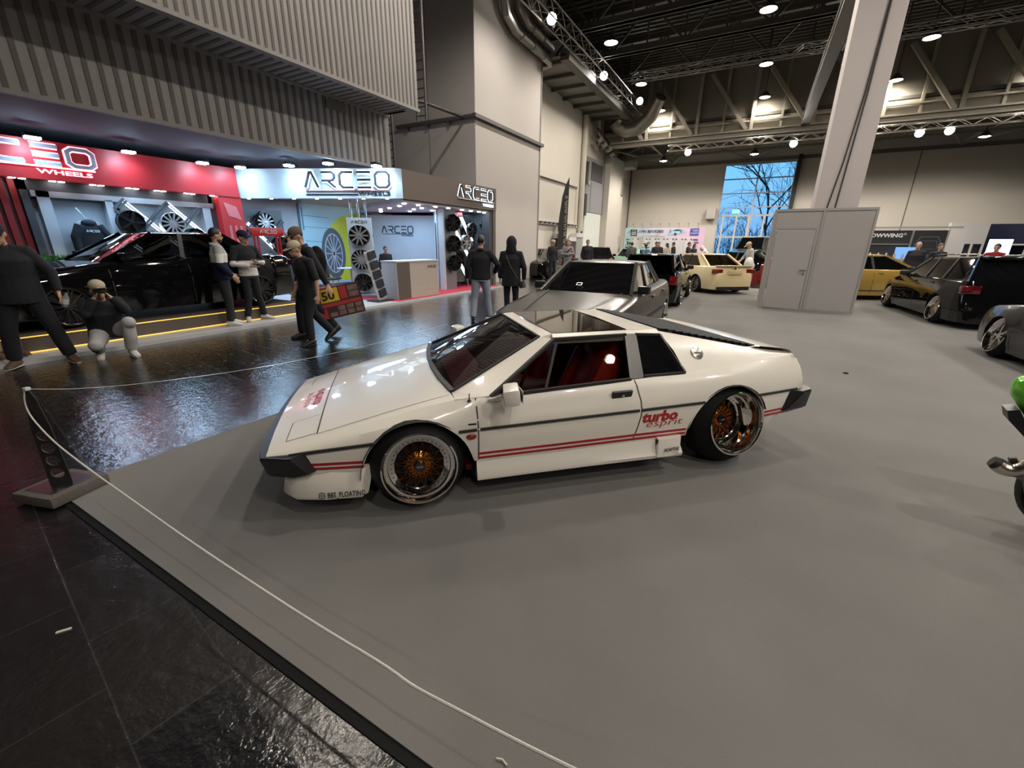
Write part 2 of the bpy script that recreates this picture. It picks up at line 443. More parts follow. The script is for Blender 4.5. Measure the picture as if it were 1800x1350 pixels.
tag(dm.build('fan_cowl', mat('cowl', (.42, .40, .35), .5)), 'pale domed fan cowl on the left wall under the roof truss', 'fan cowl')
# row of stage lamps over the gate
sl = thing('lamp_rack', 'black rack of small stage lamps above the grey gate', 'stage lamp rack', (-9.9, 30.5, 7.45))
MB().bar((0, -1.9, .55), (0, 1.9, 0), .1).bar((0, -1.9, .95), (0, 1.9, .35), .1).bar((-.68, 0, .6), (0, 0, .6), .08).build('rack_bars', BLACK, sl, smooth=0)
for k in range(4):
    q = MB().lathe([(.0, -.2), (.15, -.18), (.2, .15), (.0, .15)], M.Translation((.05, -1.4+k*.9, .45-.13*k)) @ M.Rotation(R(60), 4, 'Y'), 12)
    q.build('stage_lamp', mat('lamp_silver', (.35, .33, .3), .4, metal=.6), sl)
tb = MB()
for k in range(12): tb.b2((-10.5, 20.7+k*.58, 2.66), (-10.38, 20.74+k*.58, 2.76))
tb.bar((-10.4, 20.6, 2.72), (-10.4, 27.4, 2.72), .05)
tag(tb.build('hoist_rail', STEELD, smooth=0), 'thin dark hoist rail with a hanging hook along the left wall', 'rail')
hk = MB().ell((-10.25, 24.2, 2.5), (.12, .28, .3)); tag(hk.build('hoist_trolley', BLACK), 'small black trolley hanging on the hoist rail', 'hoist')

# ---- far wall with the tall window
fw = MB()
fw.b2((-10.9, 40, 0), (-3.25, 40.4, 12)); fw.b2((1.50, 40, 0), (32, 40.4, 12)); fw.b2((-3.25, 40, 7.55), (1.5, 40.4, 12))
struct(fw, 'wall_far', WALLW, smooth=0)
tj = MB().b2((8.3, 39.97, 0), (8.36, 40.0, 7.6)).b2((15.6, 39.97, 0), (15.66, 40.0, 7.6)).b2((-10.6, 39.9, 0), (-10.5, 40.0, 9)).b2((-10.6, 39.9, 7.62), (31, 40, 7.85))
struct(tj, 'trim_5', mat('joint2', (.16, .15, .13), .8), smooth=0)
wf = MB(); WX0, WX1 = -3.25, 1.5
for x in (WX0, -.9, WX1): wf.b2((x-.05, 39.98, 0), (x+.05, 40.15, 7.55))
for z, h in ((7.52, .05), (6.49, .035), (5.46, .035), (4.44, .03), (3.85, .07), (2.25, .07)): wf.b2((WX0, 39.98, z-h), (WX1, 40.14, z+h))
struct(wf, 'window_1', mat('frame_grey', (.5, .5, .5), .5), smooth=0)
sub = MB()
for x in (-2.85, -1.88, -1.02, .02, .9): sub.b2((x-.06, 39.95, 0), (x+.06, 40.1, 3.8))
struct(sub, 'window_1_posts', mat('frame_cream', (.62, .58, .52), .5), smooth=0)
tag(MB().b2((WX0, 40.2, 0), (WX1, 40.22, 7.5)).build('window_1_glass', glass('window_glass', (.82, .93, 1.), .12), smooth=0), kind='structure')
struct(MB().b2((1.5, 39.7, 0), (1.75, 40, 7.9)), 'trim_6', SATIN, smooth=0)
ex = MB().b2((-2.25, 39.8, 4.0), (-1.75, 39.9, 4.27))
tag(ex.build('exit_sign', mat('exit_green', (.02, .35, .2), .5, emit=(.25, 1., .72), es=1.6), smooth=0), 'small lit green exit sign hanging before the tall window', 'exit sign')
# outside: dusk, lawn and bare trees
struct(MB().b2((-60, 41, -.6), (60, 120, -.5)), 'ground_outside', mat('dusk_grass', (.05, .07, .05), .9), smooth=0)
BARK = mat('bark', (.035, .027, .025), .9)
def branch(mb, p, d, L, r, depth, rnd):
    pts = [p]; n = 4
    for i in range(n):
        d = (d+V((rnd.uniform(-.22, .22), rnd.uniform(-.12, .12), rnd.uniform(-.1, .16)))).normalized()
        p = p+d*(L/n); pts.append(p)
        if depth > 0 and i > 0:
            for _ in range(2 if depth > 1 else 1):
                a = rnd.uniform(.35, .85)*rnd.choice((-1, 1))
                dd = V((d.x*math.cos(a)-d.z*math.sin(a), d.y+rnd.uniform(-.3, .3), d.x*math.sin(a)+d.z*math.cos(a))).normalized()
                branch(mb, p, dd, L*rnd.uniform(.5, .72), r*.55, depth-1, rnd)
    mb.tube(pts, [r*(1-.14*i) for i in range(n+1)], 5 if depth > 1 else 4)
for i, (x, y, hgt, r, dp, lean, lb) in enumerate((
        (1.2, 47, 9.5, .13, 3, -.16, 'tall bare tree outside close to the window with a forked trunk'),
        (-1.4, 58, 5.0, .07, 3, .1, 'small bare tree outside in the middle of the window'),
        (-4.4, 60, 4.4, .07, 3, .15, 'low bare tree outside at the left side of the window'),
        (2.9, 56, 9., .09, 3, -.2, 'bare tree outside half hidden by the right window edge'))):
    rnd = random.Random(i*7+3); mb = MB()
    branch(mb, V((x, y, -.5)), V((lean, 0, 1)).normalized(), hgt*.75, r, dp, rnd)
    tag(mb.build('tree', BARK, smooth=60), lb, 'tree')
hd = MB(); rnd = random.Random(5)
for i in range(170):
    x = rnd.uniform(-9, 6); y = rnd.uniform(62, 66); h = rnd.uniform(2., 4.6)
    hd.tube([(x, y, -.5), (x+rnd.uniform(-.5, .5), y, h*.6), (x+rnd.uniform(-1, 1), y, h)], [.05, .03, .01], 3)
    for k in range(3):
        z = rnd.uniform(.3, .9)*h
        hd.tube([(x, y, z), (x+rnd.uniform(-1, 1), y, z+.7)], [.02, .008], 3)
tag(hd.build('hedge_twigs', mat('twigs', (.09, .055, .06), .9)), 'bare tangled hedge far outside the window', 'hedge', kind='stuff')

# ---- closing walls (behind and to the side of the camera)
struct(MB().b2((31.5, -15, 0), (32, 40.2, 12)), 'wall_right', mat('far_hall_dark', (.16, .15, .14), .8), smooth=0)
struct(MB().b2((-17, -15.3, 0), (32, -15, 12)), 'wall_near', mat('far_hall_dark', (.16, .15, .14), .8), smooth=0)

# ---- roof: deck, low end roof, girders and lattice trusses
rd = MB().b2((-17, -15, 11.7), (32, 31.6, 11.9)); y = -14.
while y < 31: rd.b2((-11, y, 11.62), (32, y+.12, 11.72), mi=1); y += .4
struct(rd, 'ceiling', [ROOFD, DARKST], smooth=0)
struct(MB().b2((-11, 31.4, 8.75), (32, 40.2, 8.9)), 'ceiling_rear', mat('rear_deck', (.075, .07, .062), .8), smooth=0)
sp = MB().b2((-10.9, 31.55, 8.2), (32, 31.75, 11.8)); struct(sp, 'wall_upper', PANELB, smooth=0)
def lattice(name, x0, x1, y, z0, z1, step, label, mchord, chord=.24, web=.09, mats=None):
    t = thing(name, label, 'roof truss', (x0, y, z0))
    L = x1-x0; H = z1-z0
    MB().b2((0, -chord/2, -chord/2), (L, chord/2, chord/2)).b2((0, -chord*.75, -chord/2), (L, chord*.75, -chord/2+.03)).build('bottom_chord', mchord, t, smooth=0)
    MB().b2((0, -chord/2, H-chord/2), (L, chord/2, H+chord/2)).build('top_chord', mchord, t, smooth=0)
    w = MB(); k = 0; x = 0.
    while x+step <= L+.01:
        if k % 2: w.bar((x, 0, H), (x+step, 0, 0), web)
        else: w.bar((x, 0, 0), (x+step, 0, H), web)
        w.bar((x, 0, 0), (x, 0, H), web*.8); x += step; k += 1
    w.build('web_members', mchord, t, smooth=0)
    return t
for y, zz, lb in ((14.6, 10.1, 'dark lattice roof truss over the grey partition box'), (20.0, 10.1, 'dark lattice roof truss, third one before the pale end girder'),
                  (22.6, 9.95, 'dark lattice roof truss, second one before the pale end girder'), (9.4, 10.1, 'dark lattice roof truss over the first parked row'), (25.9, 10.0, 'dark lattice roof truss, last one before the pale end girder')):
    lattice('roof_truss', -10.6, 31, y, zz, 11.55, 1.6, lb, DARKST)
# big girder at the step: pale bottom chord, posts and diagonals
g = thing('roof_girder', 'pale steel girder with raking struts across the hall before the low end roof', 'roof girder', (-10.6, 31.3, 7.7))
MB().b2((0, -.18, 0), (42, .18, .06)).b2((0, -.05, 0), (42, .05, .3)).b2((0, -.2, .26), (42, .2, .34)).build('bottom_chord', STEEL, g, smooth=0)
gw = MB(); x = 0.
while x < 42:
    gw.b2((x, -.12, .3), (x+.18, .1, 3.9)); gw.b2((x+1.5, -.06, .3), (x+1.62, .08, 3.9))
    gw.bar((x+2.85, -.1, .35), (x+.6, -.1, 3.4), .2); x += 3.
gw.b2((0, -.1, .75), (42, .05, .83)); gw.b2((0, .1, .3), (42, .2, 1.0))
gw.build('girder_struts', STEEL, g, smooth=0)
lo = lattice('roof_truss', -10.6, 31, 35.6, 7.75, 8.6, 1.9, 'low lattice truss in the end bay before the far wall', STEEL, .12, .06)
br = MB()
for k in range(7):
    x = -10.2+k*5.8
    br.bar((x, 31.6, 7.8), (x+2.9, 39.9, 7.8), .06); br.bar((x+5.8, 31.6, 7.8), (x+2.9, 39.9, 7.8), .06)
    br.bar((x+2.9, 31.6, 7.9), (x+2.9, 39.9, 7.95), .16)
tag(br.build('roof_bracing', STEEL, smooth=0), 'thin crossed steel bracing under the low end roof', 'roof bracing')
gy = MB()
for x in (1.15, 10.2, 19.2): gy.b2((x-.2, -14, 7.95), (x+.2, 31.3, 8.0)).b2((x-.05, -14, 8.), (x+.05, 31.3, 8.45)).b2((x-.2, -14, 8.4), (x+.2, 31.3, 8.46))
# ---- walkway, channel and box truss along the left wall; silver duct, insulated pipes
wk = thing('service_walkway', 'dark ribbed service walkway slung high along the left wall', 'walkway', (-10.6, 19.6, 9.1))
pl = MB().b2((0, 0, .05), (2.2, 10.2, .1)); pl.build('deck', mat('walk_deck', (.16, .15, .14), .6), wk, smooth=0)
ch = MB().b2((1.95, 0, -.12), (2.35, 10.2, .3)); ch.build('edge_channel', DARKST, wk, smooth=0)
y = .3
while y < 10.2: MB().b2((0, y, -.1), (2., y+.14, .05)).build('cross_beam', DARKST, wk, smooth=0); y += 1.55
def box_truss(name, p, q, s, label, m=None, lace=.5):
    p = V(p); q = V(q); d = q-p; L = d.length; t = thing(name, label, 'lighting truss', p)
    u = d.normalized(); sx = u.cross(V((0, 0, 1))).normalized()*s/2; sz = V((0, 0, s/2)); m = m or ALUT
    c = MB()
    for a, b in ((1, 1), (1, -1), (-1, 1), (-1, -1)): c.tube([sx*a+sz*b, d+sx*a+sz*b], .03, 6)
    c.build('tubes', m, t)
    w = MB(); n = int(L/lace)
    for i in range(n):
        e = u*(i*L/n); f = u*((i+1)*L/n); k = 1 if i % 2 else -1
        for a in (1, -1):
            w.bar(e+sx*a+sz*k, f+sx*a-sz*k, .025); w.bar(e+sz*a+sx*k, f+sz*a-sx*k, .025)
    w.build('lacing', m, t, smooth=0)
    return t
ALUT = mat('truss_alu', (.28, .26, .23), .4, metal=.7)
box_truss('lighting_truss', (-8.0, 12, 9.55), (-8.0, 30.5, 9.55), .5, 'lattice lighting truss running beside the service walkway')
box_truss('lighting_truss', (-7.2, 25.4, 9.75), (31, 25.4, 9.75), .36, 'lattice lighting truss across the hall carrying yellowish lamps')
box_truss('lighting_truss', (-6, 30.9, 7.35), (31, 30.9, 7.35), .3, 'thin lattice lighting truss hung under the pale end girder')
box_truss('lighting_truss', (1.55, 15.5, 9.6), (1.55, 25.2, 9.6), .36, 'lattice lighting truss running lengthwise beside the square column')
tag(gy.build('roof_beam', mat('beam_long', (.15, .14, .125), .5), smooth=0), 'long roof beams running the length of the hall', 'roof beam', kind='structure')
du = MB().tube([(-9.4, 30.3, 9.1), (-9.2, 30.5, 8.8), (-8.6, 30.6, 8.55), (-7.9, 30.5, 8.6), (-7.1, 30.2, 9.1), (-6.5, 29.6, 9.9)], [.42, .42, .42, .42, .4, .36], 14)
tag(du.build('air_duct', ALUT), 'round silver air duct curving under the end of the walkway', 'air duct')
INS = mat('pipe_foil', (.34, .32, .3), .35, metal=.6, bump=.4, bscale=14)
for k, (z, dy) in enumerate(((9.15, 0), (9.68, .75), (10.2, 1.55), (10.55, 2.4))):
    y0 = 15.7+dy*1.2
    p = MB().tube([(-9.25, y0-.1, 11.6), (-9.25, y0, z+.9), (-9.25, y0+.35, z+.25), (-9.25, y0+1.0, z), (-9.25, 19.75, z-.02), (-9.3, 20.05, z), (-9.6, 20.2, z), (-10.5, 20.2, z)], .17, 10)
    yy = y0+1.4
    while yy < 19.7: p.tube([(-9.25, yy, z), (-9.25, yy+.06, z)], .2, 10); yy += 1.
    tag(p.build('insulated_pipe', INS), ('lowest', 'second lowest', 'third lowest', 'topmost')[k]+' of the bent foil-wrapped pipes on the pillar block', 'pipe')

# ---- square column with its cables, and the grey partition box around its foot
struct(MB().b2((1.08, 14.0, 0), (1.99, 15.0, 11.7), bev=.015), 'column', mat('column_paint', (.50, .46, .455), .7, var=.03, vscale=1.5, bump=.1, bscale=30), smooth=0)
for k, pts in enumerate((((1.66, 13.97, 7.5), (1.58, 13.97, 5.), (1.48, 13.97, 3.6), (1.34, 13.97, 2.4)), ((1.68, 13.97, 7.5), (1.63, 13.97, 5.), (1.57, 13.97, 3.6), (1.52, 13.97, 2.4)))):
    tag(MB().tube(pts, .014, 6).build('hanging_cable', SATIN), ('black cable on the column face slanting further to the side', 'black cable on the column face hanging straighter')[k], 'cable')
PART = mat('partition_grey', (.35, .335, .33), .5, var=.02, vscale=1.5)
pt = thing('partition_box', 'grey exhibition partition box with a door around the column foot', 'partition', (.26, 13.5, .012))
FRM = mat('panel_frame_alu', (.42, .41, .41), .4, metal=.5)
for x in (0, 1.03, 2.06):
    MB().b2((x-.025, -.025, 0), (x+.025, .03, 2.5), bev=.006).build('upright', FRM, pt, smooth=0)
for y in (.0, 1.95):
    for x in (0, 2.06):
        if y: MB().b2((x-.025, y-.025, 0), (x+.025, y+.03, 2.5)).build('upright', FRM, pt, smooth=0)
for a, b in (((0, -.02, 2.44), (2.06, .02, 2.5)), ((1.03, -.02, 0), (2.06, .02, .05)), ((-.02, 0, 2.44), (.02, 1.95, 2.5)), ((2.04, 0, 2.44), (2.08, 1.95, 2.5))):
    MB().b2(a, b).build('frame_rail', FRM, pt, smooth=0)
MB().b2((1.055, -.005, .05), (2.035, .012, 2.44)).build('wall_panel', PART, pt, smooth=0)
MB().b2((-.012, .03, .03), (.005, 1.92, 2.44)).build('side_panel', PART, pt, smooth=0)
MB().b2((2.055, .03, .03), (2.07, 1.92, 2.44)).build('side_panel', PART, pt, smooth=0)
MB().b2((.025, -.003, 2.03), (1.005, .012, 2.44)).build('door_header', PART, pt, smooth=0)
dl = MB().b2((.10, -.012, .02), (.93, .02, 2.02)); dl = dl.build('door_leaf', mat('door_grey', (.36, .345, .34), .5), pt, smooth=0)
MB().b2((.025, -.018, .0), (.09, .02, 2.05)).b2((.94, -.018, .0), (1.0, .02, 2.05)).b2((.09, -.018, 2.02), (.94, .02, 2.05)).build('door_frame', FRM, pt, smooth=0)
hm = MB().bar((.885, -.05, 1.02), (.76, -.055, 1.02), .018).bar((.885, -.01, 1.02), (.885, -.055, 1.02), .018).lathe([(.0, 0), (.022, 0), (.022, .01), (.0, .01)], M.Translation((.865, -.022, .93)) @ M.Rotation(R(90), 4, 'X'), 12)
hm.build('door_handle', mat('handle_metal', (.3, .3, .3), .3, metal=1.), dl)
# ================================================================ WHITE WEDGE COUPE
WHITE = mat('pearl_white_paint', (.78, .745, .68), .3, coat=1.)
GLOSSB = mat('gloss_black', (.008, .008, .009), .12, coat=.6)
RUBBER = mat('tyre_rubber', (.007, .007, .007), .7, spec=.3, bump=.15, bscale=80)
CHROME = mat('polished_lip', (.82, .80, .78), .07, metal=1.)
GOLD = mat('gold_mesh', (.42, .15, .035), .25, metal=1.)
GOLDD = mat('dark_gold', (.12, .06, .03), .3, metal=1.)
DARKM = mat('dark_metal', (.02, .018, .018), .45, metal=.5)
STRIPE = mat('red_stripe', (.36, .008, .014), .35, coat=.5)
DECALK = mat('decal_black', (.012, .012, .012), .4)
TINT = glass('tinted_glass', (.72, .70, .70), .12)
SCREEN = glass('windscreen_glass', (.62, .62, .64), .26)
SMOKE = mat('smoked_glass', (.004, .004, .005), .03, coat=1., spec=.8)
LEATHR = mat('red_leather', (.42, .03, .02), .5, bump=.2, bscale=40)
LEATHD = mat('dark_red_trim', (.10, .008, .008), .6)

def mesh_wheel(parent, pos, rot, R_t, R_r, width, dish, ncap, s=1):
    """cross-spoke wheel: axle along local +Y (outboard); tyre > rim lip, mesh, hub"""
    A = M.Rotation(R(-90), 4, 'X')      # local Z -> +Y
    h = width/2
    ty = MB().lathe([(R_r-.012, h-.012), (R_r+.004, h-.004), (R_r+.014, h-.016), (R_r+.034, h-.045), (R_t-.014, h-.085), (R_t, h-.115), (R_t, -h+.06), (R_t-.015, -h+.03), (R_r+.01, -h), (R_r-.02, -h)], A, 56)
    t = ty.build('tyre', RUBBER, parent, smooth=40, loc=pos, rot=rot)
    ri = MB().lathe([(R_r+.004, h-.002), (R_r+.006, h+.004), (R_r-.004, h+.006), (R_r-.010, h-.004), (R_r-.016, h-.03), (R_r-.024, h-dish*.55), (R_r-.034, h-dish*.6), (R_r-.038, h-dish+.012), (R_r-.062, h-dish+.004), (R_r-.075, h-dish-.004), (R_r-.078, h-dish-.03), (R_r-.08, -h+.02)], A, 64)
    ri.build('rim_lip', CHROME, t, smooth=35)
    zf = h-dish
    rb = R_r-.056; n = 36; bo = MB()
    for k in range(n):
        a = 2*PI*k/n
        bo.lathe([(0, 0), (.0045, 0), (.0045, .005), (0, .006)], A @ M.Translation((rb*math.cos(a), rb*math.sin(a), zf+.002)), 6)
    bo.build('rim_bolts', DARKM, t)
    Ro = R_r-.074; sp = MB(); n = 16
    for k in range(n):
        a = 2*PI*(k+.5)/n
        for sg in (-1, 1):
            b = a+sg*R(22)
            p = A @ V((.052*math.cos(a), .052*math.sin(a), zf-.008)); q = A @ V((Ro*math.cos(b), Ro*math.sin(b), zf-.006))
            mid = (p+q)/2+V((0, .006, 0))
            ax = A @ V((0, 0, 1))
            sp.bar(p, mid, .010, .016, up=ax); sp.bar(mid, q, .007, .014, up=ax)
    sp.build('mesh_spokes', GOLDD if s else GOLD, t, smooth=0)
    cn = MB().lathe([(.0, zf+.012), (.040, zf+.012), (.048, zf+.010), (.078, zf-.002), (.090, zf-.012)], A, 32)
    for k in range(16):
        a = 2*PI*k/16
        cn.lathe([(0, .012), (.006, .012), (.007, 0)], A @ M.Translation((.062*math.cos(a), .062*math.sin(a), zf+.006)), 6)
        a += PI/16
        cn.lathe([(0, .012), (.005, .012), (.006, 0)], A @ M.Translation((.08*math.cos(a), .08*math.sin(a), zf-.004)), 6)
    cn.build('gold_center', GOLD, t, smooth=30)
    cap = MB().lathe([(0, zf+.03), (.03, zf+.03), (.036, zf+.026), (.038, zf+.008)], A, 28)
    cap = cap.build('center_cap', GLOSSB, t)
    put_text('BBS', 'cap_letters', ALU, cap, V((.020, zf+.031, -.006)), (-1, 0, 0), (0, 0, 1), .013, .040, .001, bold=.01)
    dk = MB().lathe([(0, zf-.05), (R_r-.07, zf-.05)], A, 24); dk.build('brake_shade_disc', mat('brake_shade', (.03, .028, .027), .6, metal=.6), t)  # dark backing disc: stands in for the brake and the shade behind the spokes
    return t

ctr = thing('sports_car', 'low white wedge-shaped sports coupe with red side stripes and gold mesh wheels on the carpet', 'car', (-1.385, 3.212, .012), R(-134.75))
YS = [(2.08, .745), (1.95, .79), (1.78, .825), (1.44, .875), (1.2, .895), (.957, .905), (.8, .91), (.3, .92), (-.3, .925), (-.65, .93), (-1.06, .935), (-1.4, .915), (-1.7, .875), (-1.8, .85)]
ZS = [(2.08, .415), (1.95, .432), (1.78, .455), (1.44, .487), (1.2, .507), (.957, .518), (.8, .523), (.3, .532), (-.3, .54), (-.65, .548), (-1.06, .555), (-1.4, .56), (-1.8, .555)]
YH = [(2.08, .735), (1.95, .775), (1.78, .80), (1.44, .845), (1.2, .862), (.957, .87), (.8, .875), (.3, .88), (-.3, .882), (-.65, .888), (-1.06, .895), (-1.4, .872), (-1.7, .835), (-1.8, .815)]
ZH = [(2.08, .425), (1.95, .45), (1.78, .485), (1.44, .557), (1.2, .60), (.957, .628), (.8, .64), (.3, .652), (-.3, .668), (-.65, .68), (-1.06, .70), (-1.4, .70), (-1.8, .675)]
YC = [(2.08, .70), (1.95, .722), (1.78, .742), (1.44, .768), (1.2, .785), (.957, .812), (.8, .845), (.3, .85), (-.3, .84), (-.65, .83), (-1.06, .825), (-1.4, .80), (-1.7, .755), (-1.8, .745)]
ZC = [(2.08, .428), (1.95, .462), (1.78, .505), (1.44, .588), (1.2, .646), (.957, .695), (.8, .711), (.3, .717), (-.3, .738), (-.65, .75), (-1.06, .775), (-1.4, .79), (-1.7, .80), (-1.8, .765)]
ARCH = ((1.2, .26, .335), (-1.06, .295, .348))
def zarch(x, base):
    z = base
    for cx, cz, r in ARCH:
        if abs(x-cx) < r: z = max(z, cz+math.sqrt(r*r-(x-cx)**2))
    return z
def sk(x):
    zs = ip(ZS, x); ys = ip(YS, x)
    return [(.17, ys-.06), (.30, ys-.015), ((.30+zs)/2, ys-.003), (zs, ys), ((zs+ip(ZH, x))/2, (ys+ip(YH, x))/2+.006), (ip(ZH, x), ip(YH, x)), ((ip(ZH, x)+ip(ZC, x))/2, (ip(YH, x)+ip(YC, x))/2+.008), (ip(ZC, x), ip(YC, x))]
def ysk(x, z): return ip(sk(x), z)
def skin_side(sg, x0, x1, name, parent):
    xs = []; x = x0
    while x > x1: xs.append(x); x -= .02
    xs.append(x1); mb = MB(); cols = []
    for x in xs:
        zb = zarch(x, .295 if x > -1.06 else .36)
        prof = sk(x); lv = [p[0] for p in prof if p[0] >= .29]
        col = []
        for z in lv:
            z2 = max(z, zb); z2 = min(z2, prof[-1][0])
            col.append(V((x, sg*ip(prof, z2), z2)))
        # return flange at the bottom edge
        b = col[0]; cols.append([V((b.x, b.y-sg*.07, b.z-.002))]+col)
    mb.loft(cols, cap=False, closed=False)
    return mb.build(name, WHITE, parent, smooth=28)
for sg in (1, -1):
    skin_side(sg, 2.06, -1.80, 'side_panel', ctr)
# bonnet
hb = MB(); rows = []
for x in (2.06, 1.95, 1.78, 1.6, 1.44, 1.2, 1.08, .957):
    yc = ip(YC, x); zc = ip(ZC, x); fr = [-1, -.92, -.6, -.3, 0, .3, .6, .92, 1]
    bow = .03*(x > 1.0)
    rows.append([V((x+(.025 if x > 2 else .012)*(1-f*f)*(1 if x > 1.9 else .4)+(.06*(1-f*f) if x < 1.1 else 0), f*yc, zc+.022*(1-f*f)+.004*(abs(f) < .95))) for f in fr])
hb.loft(rows, cap=False, closed=False)
bonnet = hb.build('bonnet', WHITE, ctr, smooth=30)
def ztop(x, y):
    f = y/ip(YC, x); return ip(ZC, x)+.022*(1-f*f)+.004
def surf_line(name, pts, w, parent, m, lift=.003):
    """thin line laid over the bonnet through (x, y) points"""
    mb = MB(); P = []
    for (a, b), (c, d) in zip(pts, pts[1:]):
        n = max(2, int(math.hypot(c-a, d-b)/.08))
        P += [(lerp(a, c, i/n), lerp(b, d, i/n)) for i in range(n)]
    P.append(pts[-1])
    L = []
    for i, p in enumerate(P):
        a = P[max(0, i-1)]; b = P[min(len(P)-1, i+1)]; d = V((b[0]-a[0], b[1]-a[1])).normalized(); nn = V((-d.y, d.x))*w/2
        L.append([V((p[0]+nn.x*k, p[1]+nn.y*k, ztop(p[0]+nn.x*k, p[1]+nn.y*k)+lift)) for k in (-1, 1)])
    mb.loft(L, cap=False, closed=False)
    return mb.build(name, m, parent, smooth=0)
SEAM = mat('panel_gap', (.03, .028, .026), .7)
surf_line('panel_gap', [(1.782, .70), (1.79, 0), (1.782, -.70)], .008, bonnet, SEAM)
for s in (1, -1):
    surf_line('panel_gap', [(1.97, s*.40), (1.965, s*.665), (1.79, s*.685)], .005, bonnet, SEAM)
    surf_line('panel_gap', [(1.97, s*.40), (1.80, s*.40)], .004, bonnet, SEAM)
    surf_line('panel_gap', [(1.775, s*.70), (1.3, s*.715), (.98, s*.73)], .004, bonnet, SEAM)
vm = MB()
for k in range(5):
    y = .23-.115*k
    vm.slab([(1.125, y-.03, ztop(1.1, y)+.003), (1.125, y+.028, ztop(1.1, y)+.003), (1.045, y+.028, ztop(1.05, y)+.008), (1.045, y-.03, ztop(1.05, y)+.008)], .003, out=(0, 0, 1))
vm.build('bonnet_vents', SATIN, bonnet, smooth=0)
# bonnet lettering, read from the screen side
def drape(o, dz=.004):
    for v in o.data.vertices: v.co.z = ztop(v.co.x, v.co.y)+dz
def bon_text(s, nm, m, x, y, h, w, **k):
    o = put_text(s, nm, m, bonnet, V((x, y, 0)), (0, -1, 0), (1, 0, 0), h, w, 0, **k); drape(o); return o
bon_text('turbo', 'bonnet_letters', STRIPE, 1.835, .17, .075, .34, bold=.035)
bon_text('esprit', 'bonnet_letters', mat('stripe_thin', (.45, .06, .06), .4), 1.915, .17, .055, .32, bold=-.008)
# front bumper
fb = MB(); secs = []
for x, y in ((1.86, .868), (1.95, .835), (2.09, .752), (2.115, .66), (2.14, .35), (2.15, 0), (2.14, -.35), (2.115, -.66), (2.09, -.752), (1.95, -.835), (1.86, -.868)):
    ed = abs(y) > .7; k = .92 if ed else 1
    ti = .0 if abs(y) < .8 else .0
    zt = .440 if abs(y) > .8 else (.424 if abs(y) > .7 else .416)
    if abs(y) > .86: zt = .446
    n = V((x-.6, y*1.2, 0)).normalized()
    inn = V((x, y, 0))-n*.12
    zb = .325 if abs(y) > .86 else (.30 if abs(y) > .8 else .285)
    secs.append([V((inn.x+(.05 if abs(y) > .86 else 0), inn.y, zt+(.008 if abs(y) > .7 else .022))), V((x+(.05 if abs(y) > .86 else 0), y-(.016 if y > .86 else -.016 if y < -.86 else 0), zt-.006)), V((x+n.x*.006+(.045 if abs(y) > .86 else 0), y+n.y*.006-(.014 if y > .86 else -.014 if y < -.86 else 0), zt-.016)), V((x-n.x*.02, y-n.y*.02, zb+.02)), V((x-n.x*.035, y-n.y*.035, zb)), V((inn.x, inn.y, zb))])
fb.loft(secs, cap=True, closed=True)
bmp = fb.build('front_bumper', mat('bumper_black', (.014, .014, .016), .36), ctr, smooth=25)
# chin spoiler
cs = MB(); secs = []
for x, y in ((1.55, .872), (1.75, .85), (1.92, .80), (2.0, .715), (2.03, .55), (2.06, 0), (2.03, -.55), (2.0, -.715), (1.92, -.80), (1.75, -.85), (1.55, -.872)):
    n = V((x-.6, y*1.2, 0)).normalized(); o = V((x, y, 0))
    secs.append([o-n*.05+V((0, 0, .315)), o-n*.014+V((0, 0, .265)), o+n*.012+V((0, 0, .165)), o+n*.006+V((0, 0, .145)), o-n*.05+V((0, 0, .145)), o-n*.12+V((0, 0, .315))])
cs.loft(secs)
chin = cs.build('chin_spoiler', WHITE, ctr, smooth=35)
tx = put_text('BBS_FLOATING', 'spoiler_letters', DECALK, chin, V((1.745, .874, .168)), (-1, .11, 0), (0, -.21, 1), .034, .215, .001, bold=.012)
ig = MB(); fr = frame(V((1.79, .869, .168)), (-1, .11, 0), (0, -.21, 1))
ig.ribbon([(0, .006), (.006, 0), (.026, 0), (.032, .006), (.032, .028), (.026, .034), (.006, .034), (0, .028)], .004, 0, .002, fr, closed=True)
ig.ribbon([(.016+.008*math.cos(a*PI/5), .017+.008*math.sin(a*PI/5)) for a in range(10)], .003, 0, .002, fr, closed=True)
ig.build('spoiler_emblem', DECALK, chin, smooth=0)
